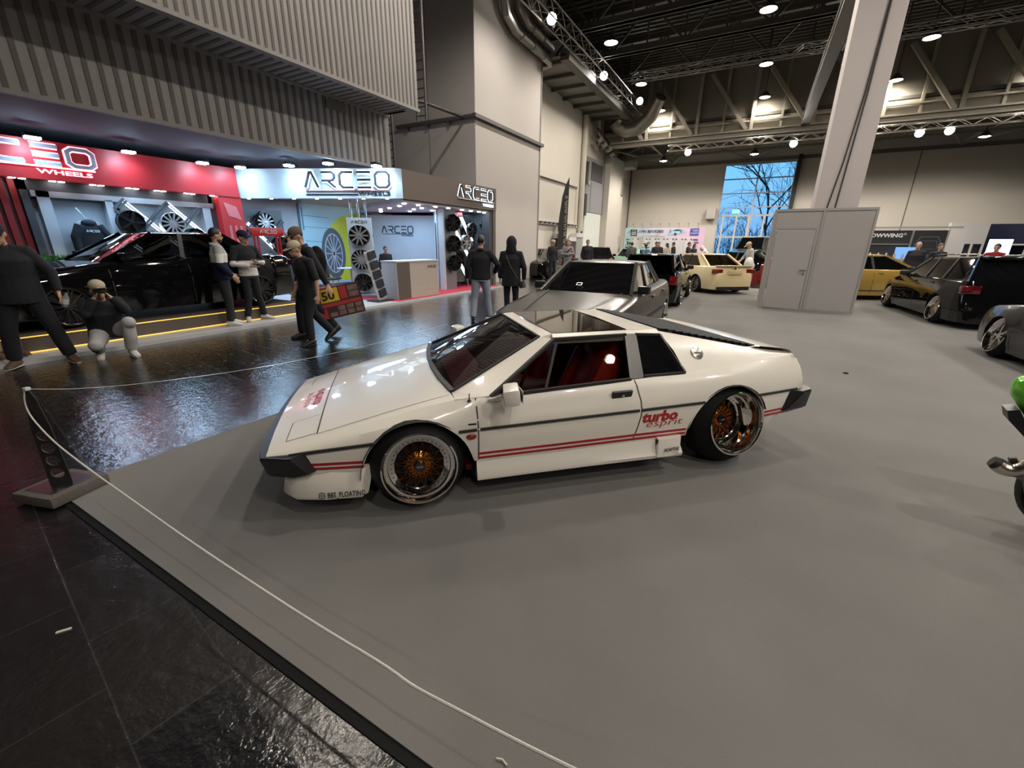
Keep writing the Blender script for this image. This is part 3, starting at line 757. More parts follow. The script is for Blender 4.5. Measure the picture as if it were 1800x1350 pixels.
# sills with the rear scoop pods
for s in (1, -1):
    sl_ = MB(); secs = []
    for x in (.845, .80, .5, .1, -.2, -.45, -.60, -.655):
        y = ip(YS, x)
        fl_ = .02+.03*max(0, (.3-x))
        secs.append([V((x, s*(y-.02), .312)), V((x, s*(y-.022+fl_*.2), .29)), V((x, s*(y+fl_*.55-.025), .235 if x < .2 else .25)), V((x, s*(y+fl_-.012), .19)), V((x, s*(y+fl_-.018), .165)), V((x, s*(y-.09), .162)), V((x, s*(y-.12), .312))])
    sl_.loft(secs if s > 0 else secs)
    sill = sl_.build('side_sill', WHITE, ctr, smooth=40)
    pod = MB(); pr = []
    for x, g in ((-.455, 0), (-.475, .004), (-.56, .006), (-.625, .0), (-.645, -.012)):
        y = ip(YS, x)+.032
        pr.append([V((x, s*(y-.05), .315)), V((x, s*(y-.012+g), .31)), V((x+.006, s*(y+g), .25)), V((x+.012, s*(y+.006+g), .18)), V((x+.012, s*(y-.01), .163)), V((x, s*(y-.12), .163)), V((x, s*(y-.12), .315))])
    pod.loft(pr); pd = pod.build('sill_pod', WHITE, sill, smooth=45)
    dk = MB().slab([(-.453, s*.845, .30), (-.453, s*.945, .30), (-.453, s*.955, .20), (-.453, s*.845, .19)], .01, out=(1, 0, 0)); dk.build('scoop_mouth', SATIN, sill, smooth=0)
    if s > 0: put_text('ADAPTIVE', 'sill_letters', DECALK, pd, V((-.492, .977, .222)), (-1, 0, 0), (0, -.08, 1), .026, .118, .001, bold=.008)
# rub strip and twin red stripes that follow the side skin
def side_band(name, x0, x1, zf, w, m, sg, parent, off=.006, skip=True, thick=True):
    n = max(2, int(abs(x0-x1)/.05)); r = []
    for i in range(n+1):
        x = lerp(x0, x1, i/n); z = zf(x) if callable(zf) else zf
        a = V((x, sg*(ysk(x, z+w/2)+.0008), z+w/2)); b = V((x, sg*(ysk(x, z+w/2)+off), z+w*.4)); c = V((x, sg*(ysk(x, z-w/2)+off), z-w*.4)); d = V((x, sg*(ysk(x, z-w/2)+.0008), z-w/2))
        r.append([a, b, c, d])
    return MB().loft(r, cap=False, closed=False).build(name, m, parent, smooth=0)
for s in (1, -1):
    zst = lambda x: ip(ZS, x)
    for a, b in ((1.93, 1.452), (.955, .842), (.822, -.286), (-.302, -.812), (-1.292, -1.72)):
        side_band('rub_strip', a, b, zst, .018, SATIN, s, ctr, .009)
    for a, b in ((1.87, 1.525), (.838, -.692), (-1.398, -1.74)):
        z0 = .352 if a < 1.5 else .368
        if a < -1: z0 = .405
        side_band('red_stripe', a, b, z0, .02, STRIPE, s, ctr, .0025)
        side_band('red_stripe', a, b, z0-.031, .02, STRIPE, s, ctr, .0025)
    # door gaps, handle, lamps
    def vgap(pts):
        r = []
        for (x0_, z0_), (x1_, z1_) in zip(pts, pts[1:]):
            for i in range(9):
                t = i/8; x = lerp(x0_, x1_, t); z = lerp(z0_, z1_, t)
                y = ysk(x, z)+.002
                r.append([V((x+.004, s*y, z)), V((x-.004, s*y, z))])
        return MB().loft(r, cap=False, closed=False).build('door_gap', SEAM, ctr, smooth=0)
    vgap([(.835, .705), (.832, .31)])
    vgap([(-.272, .735), (-.30, .60), (-.305, .5), (-.285, .40), (-.262, .31)])
    vgap([(.842, .708), (.78, .712)])
    hd_ = MB().box((-.158, s*(ysk(-.158, .645)-.002), .645), (.15, .02, .078), rot=(s*R(-17) if s > 0 else R(17), 0, 0), bev=.006)
    hd_ = hd_.build('door_handle', SATIN, ctr)
    MB().ell((-.165, s*(ysk(-.165, .645)+.009), .645), (.011, .006, .011)).build('handle_lock', ALU, hd_)
    MB().ell((.878, s*(ysk(.878, .478)+.002), .478), (.034, .012, .02)).build('side_marker', mat('marker_red', (.25, .02, .012), .25, coat=1.), ctr)
    side_band('fender_badge', .895, .845, .558, .011, DECALK, s, ctr, .002)
    MB().lathe([(.012, 0), (.01, .006), (.004, .01), (.003, .05), (.0, .052)], M.Translation((.875, s*.845, .69)), 10).build('washer_jet', SATIN, ctr)
# side lettering
def side_text(st, m, x, z, h, w, **k):
    o = put_text(st, 'side_letters', m, ctr, V((x, 0, z)), (-1, 0, 0), (0, 0, 1), h, w, 0, **k)
    for v in o.data.vertices: v.co.y = ysk(v.co.x, v.co.z)+.003
    return o
side_text('turbo', STRIPE, -.315, .447, .078, .285, bold=.045, shear=.12)
side_text('esprit', mat('stripe_thin', (.45, .06, .06), .4), -.345, .405, .055, .30, bold=-.004, shear=.12)
# ---- roof, pillars
rf = MB()
for s in (1, -1):
    rf.slab([(.955, s*.70, .703), (.76, s*.852, .714), (.235, s*.588, .994), (.305, s*.525, .996)], .035, out=(.3, s, .6))
    rf.slab([(.235, s*.588, .994), (-.63, s*.590, .988), (-.64, s*.49, 1.008), (.21, s*.50, 1.010)], .04, out=(0, 0, 1))
rf.slab([(.305, -.525, .996), (.305, .525, .996), (.21, .50, 1.010), (.21, -.50, 1.010)], .03, out=(0, 0, 1))
rf.slab([(-.385, -.50, 1.013), (-.385, .50, 1.013), (-.65, .50, 1.006), (-.65, -.50, 1.006)], .03, out=(0, 0, 1))
for s in (1, -1): rf.slab([(.96, s*.815, .697), (.96, s*.69, .702), (.90, s*.70, .71), (.755, s*.853, .716)], .02, out=(0, 0, 1))
rf.build('roof_frame', WHITE, ctr, smooth=20)
rg_ = MB().slab([(.205, -.492, 1.0125), (.215, 0, 1.022), (.205, .492, 1.0125), (-.385, .492, 1.0155), (-.385, 0, 1.025), (-.385, -.492, 1.0155)], .012, out=(0, 0, 1))
rg_.build('roof_glass', mat('roof_smoke', (.02, .014, .009), .02, spec=.6), ctr, smooth=30)
# windscreen
ws = MB(); rows = []
for t in (0, .5, 1):
    rows.append([V((lerp(.945, .312, t)+lerp(.07, .03, t)*(1-f*f), f*lerp(.692, .515, t), lerp(.712, .990, t)+.012*(1-f*f))) for f in (-1, -.6, -.2, .2, .6, 1)])
ws.loft(rows, cap=False, closed=False); ws.build('windscreen', SCREEN, ctr)
wr = MB()
edge = rows[0]
for a, b in zip(edge, edge[1:]): wr.bar(a+V((.012, 0, -.004)), b+V((.012, 0, -.004)), .035, .02)
for s in (1, -1): wr.bar(rows[0][0 if s < 0 else -1]+V((0, 0, .006)), rows[2][0 if s < 0 else -1]+V((0, 0, .006)), .014)
wr.bar(rows[2][0]+V((0, 0, .006)), rows[2][-1]+V((0, 0, .006)), .016)
wr.build('windscreen_seal', SATIN, ctr, smooth=0)
wp = MB().bar((.99, -.02, .735), (.78, -.42, .815), .012).bar((.99, -.05, .73), (1.0, .02, .735), .03)
wp.build('wiper', SATIN, ctr, smooth=0)
# side glazing
P_ = lambda x, y, z, s: V((x, s*y, z))
for s in (1, -1):
    MB().slab([P_(.70, .848, .718, s), P_(-.25, .826, .742, s), P_(-.33, .576, .996, s), P_(.225, .580, .992, s)], .006, out=(0, s, .9)).build('door_glass', TINT, ctr, smooth=0)
    qg = MB().slab([P_(-.36, .822, .75, s), P_(-.685, .824, .752, s), P_(-.600, .592, .982, s), P_(-.41, .582, .992, s)], .006, out=(0, s, .9)).build('quarter_glass', SMOKE, ctr, smooth=0)
    bb = MB().slab([P_(-.245, .834, .738, s), P_(-.355, .83, .742, s), P_(-.415, .584, .998, s), P_(-.322, .582, 1.0, s)], .03, out=(0, s, .9)).build('center_pillar', mat('pillar_black', (.03, .028, .026), .35), ctr, smooth=0)
    df = MB()
    for a, b in (((.74, .856, .712), (.232, .59, .988)), ((.74, .856, .712), (-.25, .834, .738)), ((.232, .586, .99), (-.33, .584, .995))):
        df.bar(P_(*a, s), P_(*b, s), .022, .02)
    df.bar(P_(.375, .846, .722, s), P_(.215, .604, .968, s), .016, .016)
    for a, b in (((-.36, .826, .748), (-.69, .828, .75)), ((-.69, .828, .75), (-.606, .594, .984)), ((-.606, .594, .984), (-.41, .586, .994))):
        df.bar(P_(*a, s), P_(*b, s), .02, .018)
    df.build('window_frame', SATIN, ctr, smooth=0)
    # rear quarter with its buttress
    q = MB(); rows = []
    RX = [(-.62, .575, .998), (-.85, .612, .955), (-1.1, .640, .908), (-1.35, .668, .858), (-1.55, .69, .826), (-1.74, .72, .808)]
    for i, (x, y, z) in enumerate(RX):
        bx = (-.695, -.86, -1.1, -1.35, -1.55, -1.74)[i]
        yc = ip(YC, bx); zc = ip(ZC, bx)
        mx = lerp(x, bx, .5)
        rows.append([V((x+(.01 if i else 0), s*(y-.075), z-.10)), V((x, s*(y-.03), z+.004)), V((x, s*y, z-.006)), V((mx, s*(lerp(y, yc, .5)+.012), lerp(z, zc, .5)+.012)), V((bx, s*yc, zc))])
    q.loft(rows, cap=False, closed=False)
    bt = q.build('rear_buttress', WHITE, ctr, smooth=35)
    if s > 0:
        fc = MB().lathe([(0, .012), (.03, .012), (.036, .009), (.052, .006), (.056, 0), (.056, -.02)], frame(V((-.845, .737, .862)), (-1, 0, -.12), (0, -.62, .78)), 26)
        fc.bar(V((-.875, .745, .868)), V((-.815, .752, .872)), .012)
        fc.build('fuel_cap', mat('cap_satin', (.68, .66, .62), .22, metal=.8), bt)
# engine louvres and deck
lv = MB(); n = 13
for k in range(n):
    t = k/(n-1); x = lerp(-.655, -1.42, t); z = lerp(1.014, .868, t); w_ = lerp(.525, .62, t)
    lv.slab([(x, -w_, z), (x, w_, z), (x-.075, w_, z-.006), (x-.075, -w_, z-.006)], .012, out=(0, 0, 1))
lv.slab([(-.62, -.48, .95), (-.62, .48, .95), (-1.45, .54, .76), (-1.45, -.54, .76)], .02, out=(0, 0, 1))
lv.build('engine_louvres', mat('louvre_black', (.008, .008, .009), .6, spec=.1), ctr, smooth=0)
ds = MB(); rows = []
for x, z, w_ in ((-1.42, .852, .64), (-1.50, .862, .67), (-1.66, .848, .715), (-1.735, .832, .725), (-1.762, .818, .722)):
    rows.append([V((x-.02*(1-f*f), f*w_, z)) for f in (-1, -.6, 0, .6, 1)])
ds.loft(rows, cap=False, closed=False)
low = [V((p.x+.02, p.y, p.z-.03)) for p in rows[-1]]; ds.loft([rows[-1], low], cap=False, closed=False)
low2 = [V((p.x+.02, p.y, p.z-.05)) for p in rows[0]]; ds.loft([rows[0], low2], cap=False, closed=False)
ds.build('rear_spoiler', WHITE, ctr, smooth=30)
tp = MB().slab([(-1.75, -.755, .80), (-1.75, .755, .80), (-1.81, .84, .53), (-1.81, -.84, .53)], .02, out=(-1, 0, 0))
tp.build('tail_panel', WHITE, ctr, smooth=0)
for s in (1, -1):
    MB().slab([(-1.79, s*.45, .74), (-1.79, s*.70, .73), (-1.825, s*.76, .62), (-1.825, s*.45, .62)], .03, out=(-1, 0, 0)).build('tail_lamp', mat('lamp_red', (.28, .008, .008), .15, coat=1.), ctr, smooth=0)
rb = MB(); secs = []
for x, y in ((-1.62, .905), (-1.72, .905), (-1.83, .885), (-1.90, .78), (-1.93, .3), (-1.93, -.3), (-1.90, -.78), (-1.83, -.885), (-1.72, -.905), (-1.62, -.905)):
    n = V((x+.6, y*1.1, 0)).normalized(); o = V((x, y, 0)); fx = .12 if abs(y) > .9 and x > -1.7 else 0
    secs.append([o-n*.07+V((0, 0, .55)), o+n*.012+V((-fx*.9, 0, .548)), o+n*.02+V((-fx*.9, 0, .535)), o+n*.006+V((0, 0, .405)), o-n*.02+V((0, 0, .385)), o-n*.09+V((0, 0, .385))])
rb.loft(secs); rb.build('rear_bumper', mat('bumper_black', (.014, .014, .016), .36), ctr, smooth=25)
rv = MB(); secs = []
for x, y in ((-1.38, .895), (-1.52, .89), (-1.64, .84), (-1.70, .72), (-1.72, 0), (-1.70, -.72), (-1.64, -.84), (-1.52, -.89), (-1.38, -.895)):
    zb = .275 if x > -1.4 else (.29 if x > -1.6 else .325)
    secs.append([V((x, y, .41)), V((x*.998, y*1.002, .36)), V((x+.02, y*.985, zb)), V((x+.07, y*.93, zb)), V((x+.1, y*.9, .41))])
rv.loft(secs); rv.build('rear_valance', WHITE, ctr, smooth=35)
# mirrors
for s in (1, -1):
    mm = MB().box((.645, s*.985, .762), (.10, .17, .105), rot=(0, R(8), R(-14*s)), bev=.026)
    m0 = mm.build('door_mirror', WHITE, ctr)
    ft = MB().tube([(.73, s*.858, .69), (.702, s*.885, .705), (.675, s*.93, .735)], [(.05, .016), (.04, .016), (.025, .016)], 10, side=(1, 0, 0)).build('mirror_foot', WHITE, m0)
    MB().slab([(.592, s*.93, .722), (.592, s*1.05, .722), (.592, s*1.05, .80), (.592, s*.93, .80)], .004, out=(-1, 0, 0)).build('mirror_glass', CHROME, m0, smooth=0, rot=(0, 0, 0))
# wheel wells, floor and cabin
for cx, cz, r in ARCH:
    for s in (1, -1):
        ww = MB()
        prof = [(cx+(r+.012)*math.cos(a*PI/16), cz+(r+.012)*math.sin(a*PI/16)) for a in (range(0, 18) if cx > 0 else range(-1, 15))]
        ww.loft([[V((x, s*.90 if cx > 0 else s*.93, z)) for x, z in prof], [V((x, s*.45, z)) for x, z in prof]], cap=False, closed=False)
        ww.add([V((x, s*.46, z)) for x, z in prof], [tuple(range(len(prof)))])
        ww.build('wheel_well', mat('well_black', (.006, .006, .006), .8), ctr)
ud = MB().b2((1.9, -.70, .17), (1.55, .70, .3)).b2((.86, -.84, .165), (-.70, .84, .19)).b2((1.55, -.44, .17), (.86, .44, .42)).b2((-.7, -.44, .17), (-1.42, .44, .5)).b2((-1.41, -.78, .3), (-1.7, .78, .55))
ud.b2((.98, -.76, .2), (.92, .76, .66)).b2((-.62, -.78, .2), (-.66, .78, .70)).b2((-.62, -.5, .69), (-.66, .5, .93))
ud.build('underbody', mat('underbody', (.012, .012, .012), .8), ctr, smooth=0)
ca = MB().b2((.9, -.80, .19), (-.62, .80, .23))
for s in (1, -1): ca.b2((.82, s*.80, .22), (-.6, s*.78, .70), bev=.02).b2((.5, s*.79, .42), (-.25, s*.70, .50), bev=.03)
ca.b2((.85, -.13, .22), (-.6, .13, .48), bev=.05)
ca.build('cabin_trim', LEATHD, ctr)
da = MB().slab([(.93, -.70, .70), (.93, .70, .70), (.62, .74, .655), (.62, -.74, .655)], .1, out=(0, 0, 1)).box((.60, .36, .66), (.2, .42, .13), rot=(0, R(-15), 0), bev=.04)
da.build('dashboard', mat('dash_red', (.13, .012, .01), .7), ctr, smooth=30)
for y in (.38, -.38):
    st = MB().box((.22, y, .33), (.52, .46, .16), rot=(0, R(-10), 0), bev=.06)
    st.box((-.16, y, .58), (.14, .44, .58), rot=(0, R(-24), 0), bev=.06)
    for k in (-1, 1): st.box((-.13, y+k*.2, .57), (.19, .09, .5), rot=(0, R(-24), 0), bev=.04)
    st.box((-.30, y, .86), (.09, .26, .17), rot=(0, R(-20), 0), bev=.04)
    st.build('seat', LEATHR, ctr)
sw = MB(); c = V((.43, .36, .68)); mt = frame(c, (0, -1, 0), (-.35, 0, .94))
sw.tube([mt @ V((.165*math.cos(a*PI/14), .165*math.sin(a*PI/14), 0)) for a in range(29)], .013, 8, cap=False)
for a in (R(90), R(210), R(330)): sw.bar(mt @ V((0, 0, -.02)), mt @ V((.16*math.cos(a), .16*math.sin(a), 0)), .03, .008)
sw.tube([mt @ V((0, 0, -.03)), mt @ V((0, 0, -.3))], .03, 8)
sw.build('steering_wheel', SATIN, ctr)
MB().box((.34, 0, .94), (.03, .2, .05), bev=.01).build('interior_mirror', SATIN, ctr)
# wheels: axle along local Y; outboard is +y on the left side
for s in (1, -1):
    k = 0 if s > 0 else PI
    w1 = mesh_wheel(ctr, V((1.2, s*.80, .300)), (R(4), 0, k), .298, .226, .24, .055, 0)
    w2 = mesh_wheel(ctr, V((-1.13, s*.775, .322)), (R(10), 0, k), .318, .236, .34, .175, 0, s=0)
# ================================================================ THE OTHER CARS
def simple_wheel(parent, pos, rz, Rt, Rr, width, spokes, m_rim, camber=4, style='spoke', dish=.05, m_face=None):
    A = M.Rotation(R(-90), 4, 'X'); h = width/2; m_face = m_face or m_rim
    t = MB().lathe([(Rr-.012, h-.012), (Rr+.01, h-.002), (Rt-.025, h-.045), (Rt, h-.08), (Rt, -h+.04), (Rr, -h), (Rr-.02, -h)], A, 36).build('tyre', RUBBER, parent, smooth=40, loc=pos, rot=(R(camber), 0, rz))
    MB().lathe([(Rr+.006, h-.002), (Rr+.004, h+.006), (Rr-.008, h+.002), (Rr-.022, h-dish*.5), (Rr-.03, h-dish), (Rr-.045, h-dish-.03), (Rr-.05, -h+.02)], A, 36).build('rim_lip', m_rim, t, smooth=40)
    sp = MB(); zf = h-dish
    for k in range(spokes):
        a = 2*PI*k/spokes; ax = A @ V((0, 0, 1))
        for da in ((-.5, .5) if style == 'twin' else ((-1, 1) if style == 'mesh' else (0,))):
            w1 = {'twin': R(5), 'mesh': R(16), 'spoke': 0}[style]*da
            w2 = {'twin': R(11), 'mesh': R(16), 'spoke': 0}[style]*da
            p = A @ V((.045*math.cos(a-(w1 if style == 'mesh' else -w1)), .045*math.sin(a-(w1 if style == 'mesh' else -w1)), zf)); q = A @ V(((Rr-.026)*math.cos(a+w2), (Rr-.026)*math.sin(a+w2), zf-.004))
            sp.bar(p, q, .05 if style == 'spoke' else .018, .022, up=ax)
    sp.lathe([(0, zf+.014), (.05, zf+.012), (.06, zf-.01), (.06, zf-.05)], A, 20)
    sp.build('spokes', m_face, t, smooth=0)
    MB().lathe([(0, zf-.045), (Rr-.04, zf-.045)], A, 20).build('brake_shade_disc', mat('brake_shade', (.03, .028, .027), .6, metal=.6), t)  # same dark backing: brake and wheel shade put into one flat colour
    return t

def make_car(name, label, loc, rz, sp, m_body, cat='car'):
    """sp: dict of plain measurements; x forward, y left, z up, ground at 0"""
    t = thing(name, label, cat, loc, rz)
    W = sp['w']; top = sp['top']; zs = sp['sill']; fx, rx = sp['axles']; Ra = sp['arch']; za = sp.get('arch_z', .29)
    plan = sp['plan']
    xs = sorted({round(lerp(plan[-1][0], plan[0][0], i/44), 3) for i in range(45)} | {p[0] for p in plan} | {p[0] for p in top}, reverse=True)
    bulge = sp.get('flare', .0)
    def sect(x):
        w = ip(plan, x)*W/2; zt = ip(top, x); e = ip(sp.get('zbot', [(-9, zs), (9, zs)]), x)
        fl_ = bulge*max(0, 1-min(abs(x-fx), abs(x-rx))/.55)
        tk = sp.get('tuck', .93)
        zm = lerp(e, zt, .42); zw = zt-.05-.03
        return [(e, w*.86), (e+.015, w*.955), (lerp(e, zm, .5), w*.985+fl_), (zm, w+fl_), (lerp(zm, zt, .45), w*.992+fl_*.8), (lerp(zm, zt, .75), w*lerp(1, tk, .55)+fl_*.3), (zt-.03, w*tk), (zt-.004, w*(tk-.05)), (zt, w*(tk-.13))]
    rings = []
    for x in xs:
        s = sect(x); zt = ip(top, x); cr = sp.get('crown', .02)
        left = [V((x, y, z)) for z, y in s]; mid = [V((x, s[-1][1]*.5, zt+cr*.75)), V((x, 0, zt+cr)), V((x, -s[-1][1]*.5, zt+cr*.75))]
        right = [V((x, -y, z)) for z, y in s[::-1]]
        rings.append(left+mid+right)
    b = MB().loft(rings)
    cut = []
    for ax in (fx, rx):
        for s in (1, -1):
            cy = MB().lathe([(0, -.25), (Ra, -.25), (Ra, .6), (0, .6)], M.Translation((ax, s*W*.5, za)) @ M.Rotation(R(-90*s), 4, 'X'), 36)
            cut.append(cy.build('cut', mat('well_black', (.006, .006, .006), .8), smooth=0))
    def mod(o):
        for c in cut:
            q = o.modifiers.new('b', 'BOOLEAN'); q.operation = 'DIFFERENCE'; q.object = c; q.solver = 'EXACT'
            try: q.material_mode = 'TRANSFER'
            except Exception: pass
    body = b.build('body', [m_body], t, smooth=32, mod=mod)
    for c in cut: bpy.data.objects.remove(c)
    ysf = lambda x, z: ip(sect(x), z)
    # greenhouse
    G = sp['house']; ro = sp['roof']      # belt: (x, z, y) front..rear ; roof edge
    (ax_, az, ay), (dx, dz, dy) = G; (rx0, rz0, ry0), (rx1, rz1, ry1) = ro
    N = 8
    def ring(fa, fd, za_, zd, ya, yd, bow):
        pts = []
        for i in range(N+1):
            f = 1-2*i/N; pts.append(V((fa+bow*(1-f*f), ya*f, za_)))
        for i in range(1, N+1):
            u = i/N; pts.append(V((lerp(fa, fd, u), -lerp(ya, yd, u)-sp.get('side_bow', .03)*4*u*(1-u), lerp(za_, zd, u)+.0)))
        for i in range(1, N+1):
            f = -1+2*i/N; pts.append(V((fd-bow*.6*(1-f*f), yd*f, zd)))
        for i in range(1, N):
            u = i/N; pts.append(V((lerp(fd, fa, u), lerp(yd, ya, u)+sp.get('side_bow', .03)*4*u*(1-u), lerp(zd, za_, u))))
        return pts
    r0 = ring(ax_, dx, az-.03, dz-.03, ay, dy, .09); r1 = ring(rx0, rx1, rz0, rz1, ry0, ry1, .04)
    crown = [V((p.x*.0+lerp(p.x, (rx0+rx1)/2, .16), p.y*.8, p.z+.025)) for p in r1]
    crown2 = [V((lerp(p.x, (rx0+rx1)/2, .5), p.y*.4, p.z+.038)) for p in r1]
    gm = MB().loft([r0, r1], cap=False); MBG = gm.build('windows', sp.get('glass', SMOKE), t, smooth=25)
    o1 = [V((p.x, p.y*1.012, p.z-.035)) for p in r1]; o1 = [V((p.x+(.02 if p.x > (rx0+rx1)/2 else -.02), p.y*1.01, p.z)) for p in o1]
    rfm = MB().loft([o1, [V((p.x, p.y*1.012, p.z+.004)) for p in r1], crown, crown2]); rfm.build('roof', sp.get('roof_mat', m_body), t, smooth=30)
    for s in (1, -1):
        pil = MB()
        A0, A1 = V((ax_, s*ay, az-.03)), V((rx0, s*ry0, rz0)); D0, D1 = V((dx, s*dy, dz-.03)), V((rx1, s*ry1, rz1))
        for P0, P1, w in ((A0, A1, sp.get('a_w', .06)), (D0, D1, sp.get('d_w', .08))):
            MB().bar(P0, P1, w, w*.8, up=(0, s, 0)).build('window_pillar', sp.get('pillar_mat', m_body), t, smooth=0)
        def sidept(x, u):
            # on the side glass at fraction u of its height; x at belt..roof given as pair
            xb, xt = x; fb = (xb-ax_)/(dx-ax_); ft = (xt-rx0)/(rx1-rx0); bw = sp.get('side_bow', .03)
            pb_ = V((xb, s*(lerp(ay, dy, fb)+bw*4*fb*(1-fb)), lerp(az, dz, fb)-.03)); pt_ = V((xt, s*(lerp(ry0, ry1, ft)+bw*4*ft*(1-ft)), lerp(rz0, rz1, ft)))
            return pb_.lerp(pt_, u)
        for (x0, x1, x2, x3) in sp.get('pillars', []):
            q = [sidept((x0, x3), 0), sidept((x1, x2), 0), sidept((x1, x2), 1), sidept((x0, x3), 1)]
            q = [p+V((0, s*.012, 0)) for p in q]; MB().slab(q, .03, out=(0, s, .3)).build('window_pillar', sp.get('pillar_mat', m_body), t, smooth=0)
    for s in (1, -1):
        if sp.get('b_pillars'):
            for xb, xt in sp['b_pillars']:
                bp = MB(); f = (xb-ax_)/(dx-ax_); ft = (xt-rx0)/(rx1-rx0); bw = sp.get('side_bow', .03)
                p0 = V((xb, s*(lerp(ay, dy, f)+bw*4*f*(1-f)+.006), lerp(az, dz, f))); p1 = V((xt, s*(lerp(ry0, ry1, ft)+bw*4*ft*(1-ft)+.006), lerp(rz0, rz1, ft)))
                bp.bar(p0, p1, .07, .02, up=(0, s, 0)).build('door_pillar', SATIN, t, smooth=0)
        # door gaps and rub strip
        dg = MB()
        for x in sp.get('gaps', []):
            rr = []
            for i in range(8):
                z = lerp(zs+.06, ip(top, x)-.012, i/7); rr.append([V((x+.006, s*(ysf(x, z)+.002), z)), V((x-.006, s*(ysf(x, z)+.002), z))])
            dg.loft(rr, cap=False, closed=False)
        if sp.get('strip'):
            z, hgt = sp['strip']; x0, x1 = rx+Ra+.02, fx-Ra-.02
            rr = [[V((lerp(x0, x1, i/12), s*(ysf(lerp(x0, x1, i/12), z+q)+.009), z+q)) for q in (hgt/2, -hgt/2)] for i in range(13)]
            dg.loft(rr, cap=False, closed=False)
        if dg.v: dg.build('side_lines', SEAM, t, smooth=0)
        hn = MB()
        for x, z in sp.get('handles', []): hn.box((x, s*(ysf(x, z)+.01), z), (.16, .025, .035), bev=.008)
        if hn.v: hn.build('door_handles', sp.get('handle_mat', m_body), t)
        if sp.get('mirror'):
            x, z = sp['mirror']; y = ay+.13
            mr = MB().box((x, s*y, z), (.10, .19, .12), rot=(0, 0, -s*.2), bev=.03).bar((x, s*(ay-.02), z-.05), (x, s*(y-.05), z-.04), .05)
            mr.build('door_mirror', sp.get('mirror_mat', m_body), t)
    wh = sp['wheel']
    for ax in (fx, rx):
        for s in (1, -1):
            simple_wheel(t, V((ax, s*(W/2-wh['w']/2-wh.get('inset', .0)), wh['Rt'])), 0 if s > 0 else PI, wh['Rt'], wh['Rr'], wh['w'], wh['n'], wh.get('m', CHROME), wh.get('camber', 4), wh.get('style', 'spoke'), wh.get('dish', .05), wh.get('face'))
    t['_'] = 0; del t['_']
    return t, ysf, body

def boxpart(t, name, m, a, b, bev=.01, rot=None):
    a = V(a); b = V(b)
    return MB().box((a+b)/2, [abs(b[i]-a[i]) for i in range(3)], rot=rot, bev=bev).build(name, m, t)
LAMPR = mat('tail_red', (.16, .005, .008), .15, coat=1.)
LAMPW = mat('head_lamp', (.55, .56, .58), .08, coat=1., spec=.8)
PLATE = mat('plate_white', (.6, .6, .58), .5)
BLKP = mat('black_paint', (.004, .004, .0045), .3, coat=1., spec=0.)
GREYP = mat('grey_metallic', (.022, .021, .020), .28, metal=.0, coat=.12, spec=.35)
CREAM = mat('cream_paint', (.74, .62, .36), .3, coat=1.)
GOLDP = mat('gold_paint', (.48, .31, .07), .3, metal=.35, coat=1.)
DKGREY = mat('anthracite_paint', (.012, .012, .013), .3, metal=.1, coat=.6, spec=.2)
sedan = dict(w=1.86, sill=.14, axles=(1.47, -1.46), arch=.345, arch_z=.28,
    plan=[(2.46, .62), (2.40, .80), (2.25, .91), (1.9, .97), (1.2, 1.), (-1.3, 1.), (-1.9, .96), (-2.3, .86), (-2.45, .72), (-2.49, .55)],
    top=[(2.46, .50), (2.42, .66), (2.30, .715), (1.6, .80), (.72, .895), (.5, .90), (-1.3, .93), (-1.6, .94), (-2.2, .93), (-2.42, .88), (-2.49, .55)],
    house=((.82, .90, .74), (-1.62, .94, .68)), roof=((-.02, 1.31, .585), (-1.08, 1.30, .55)), side_bow=.02,
    pillars=[(-1.28, -1.60, -1.06, -.90)], b_pillars=[(-.28, -.36)], gaps=[.86, -.28, -1.22], handles=[(-.12, .80), (-1.05, .82)],
    mirror=(.55, .95), strip=(.52, .05), wheel=dict(Rt=.30, Rr=.235, w=.25, n=12, style='mesh', camber=4, dish=.06))
# grey saloon behind the white coupe, nose towards the camera
t, ys_, _b = make_car('saloon', 'dark grey four-door saloon with a black windscreen parked nose-on behind the white coupe', (-2.29, 7.24, .012), R(-89.2), sedan, GREYP)
bl = MB()
for s in (1, -1): bl.box((2.41, s*.62, .60), (.09, .36, .13), rot=(0, 0, -s*.25), bev=.02)
bl.build('headlamps', LAMPW, t)
gr = MB()
for s in (1, -1): gr.box((2.46, s*.13, .60), (.05, .2, .13), bev=.03)
gr.build('grille', GLOSSB, t)
for s in (1, -1): sm = MB(); sm.bar((.84, s*.755, .89), (-.0, s*.60, 1.31), .02); sm.bar((.72, s*.80, .905), (-1.6, s*.73, .955), .014); sm.build('window_trim', mat('chrome_trim', (.6, .58, .55), .15, metal=1.), t, smooth=0)
MB().ribbon([(-.04, -.03), (.04, -.03), (.04, .03), (-.04, .03)], .012, 0, .004, frame(V((.70, -.12, 1.005)), (0, 1, 0), (-.8, 0, .5)), closed=True).build('screen_holder', ALU, t, smooth=0)
hl = MB()
for s in (1, -1): hl.loft([[V((lerp(2.25, .8, i/8), s*lerp(.36, .60, i/8)+k, ip(sedan['top'], lerp(2.25, .8, i/8))+.024-.01*abs(k))) for k in (-.01, .01)] for i in range(9)], cap=False, closed=False)
hl.build('bonnet_creases', SEAM, t, smooth=0)
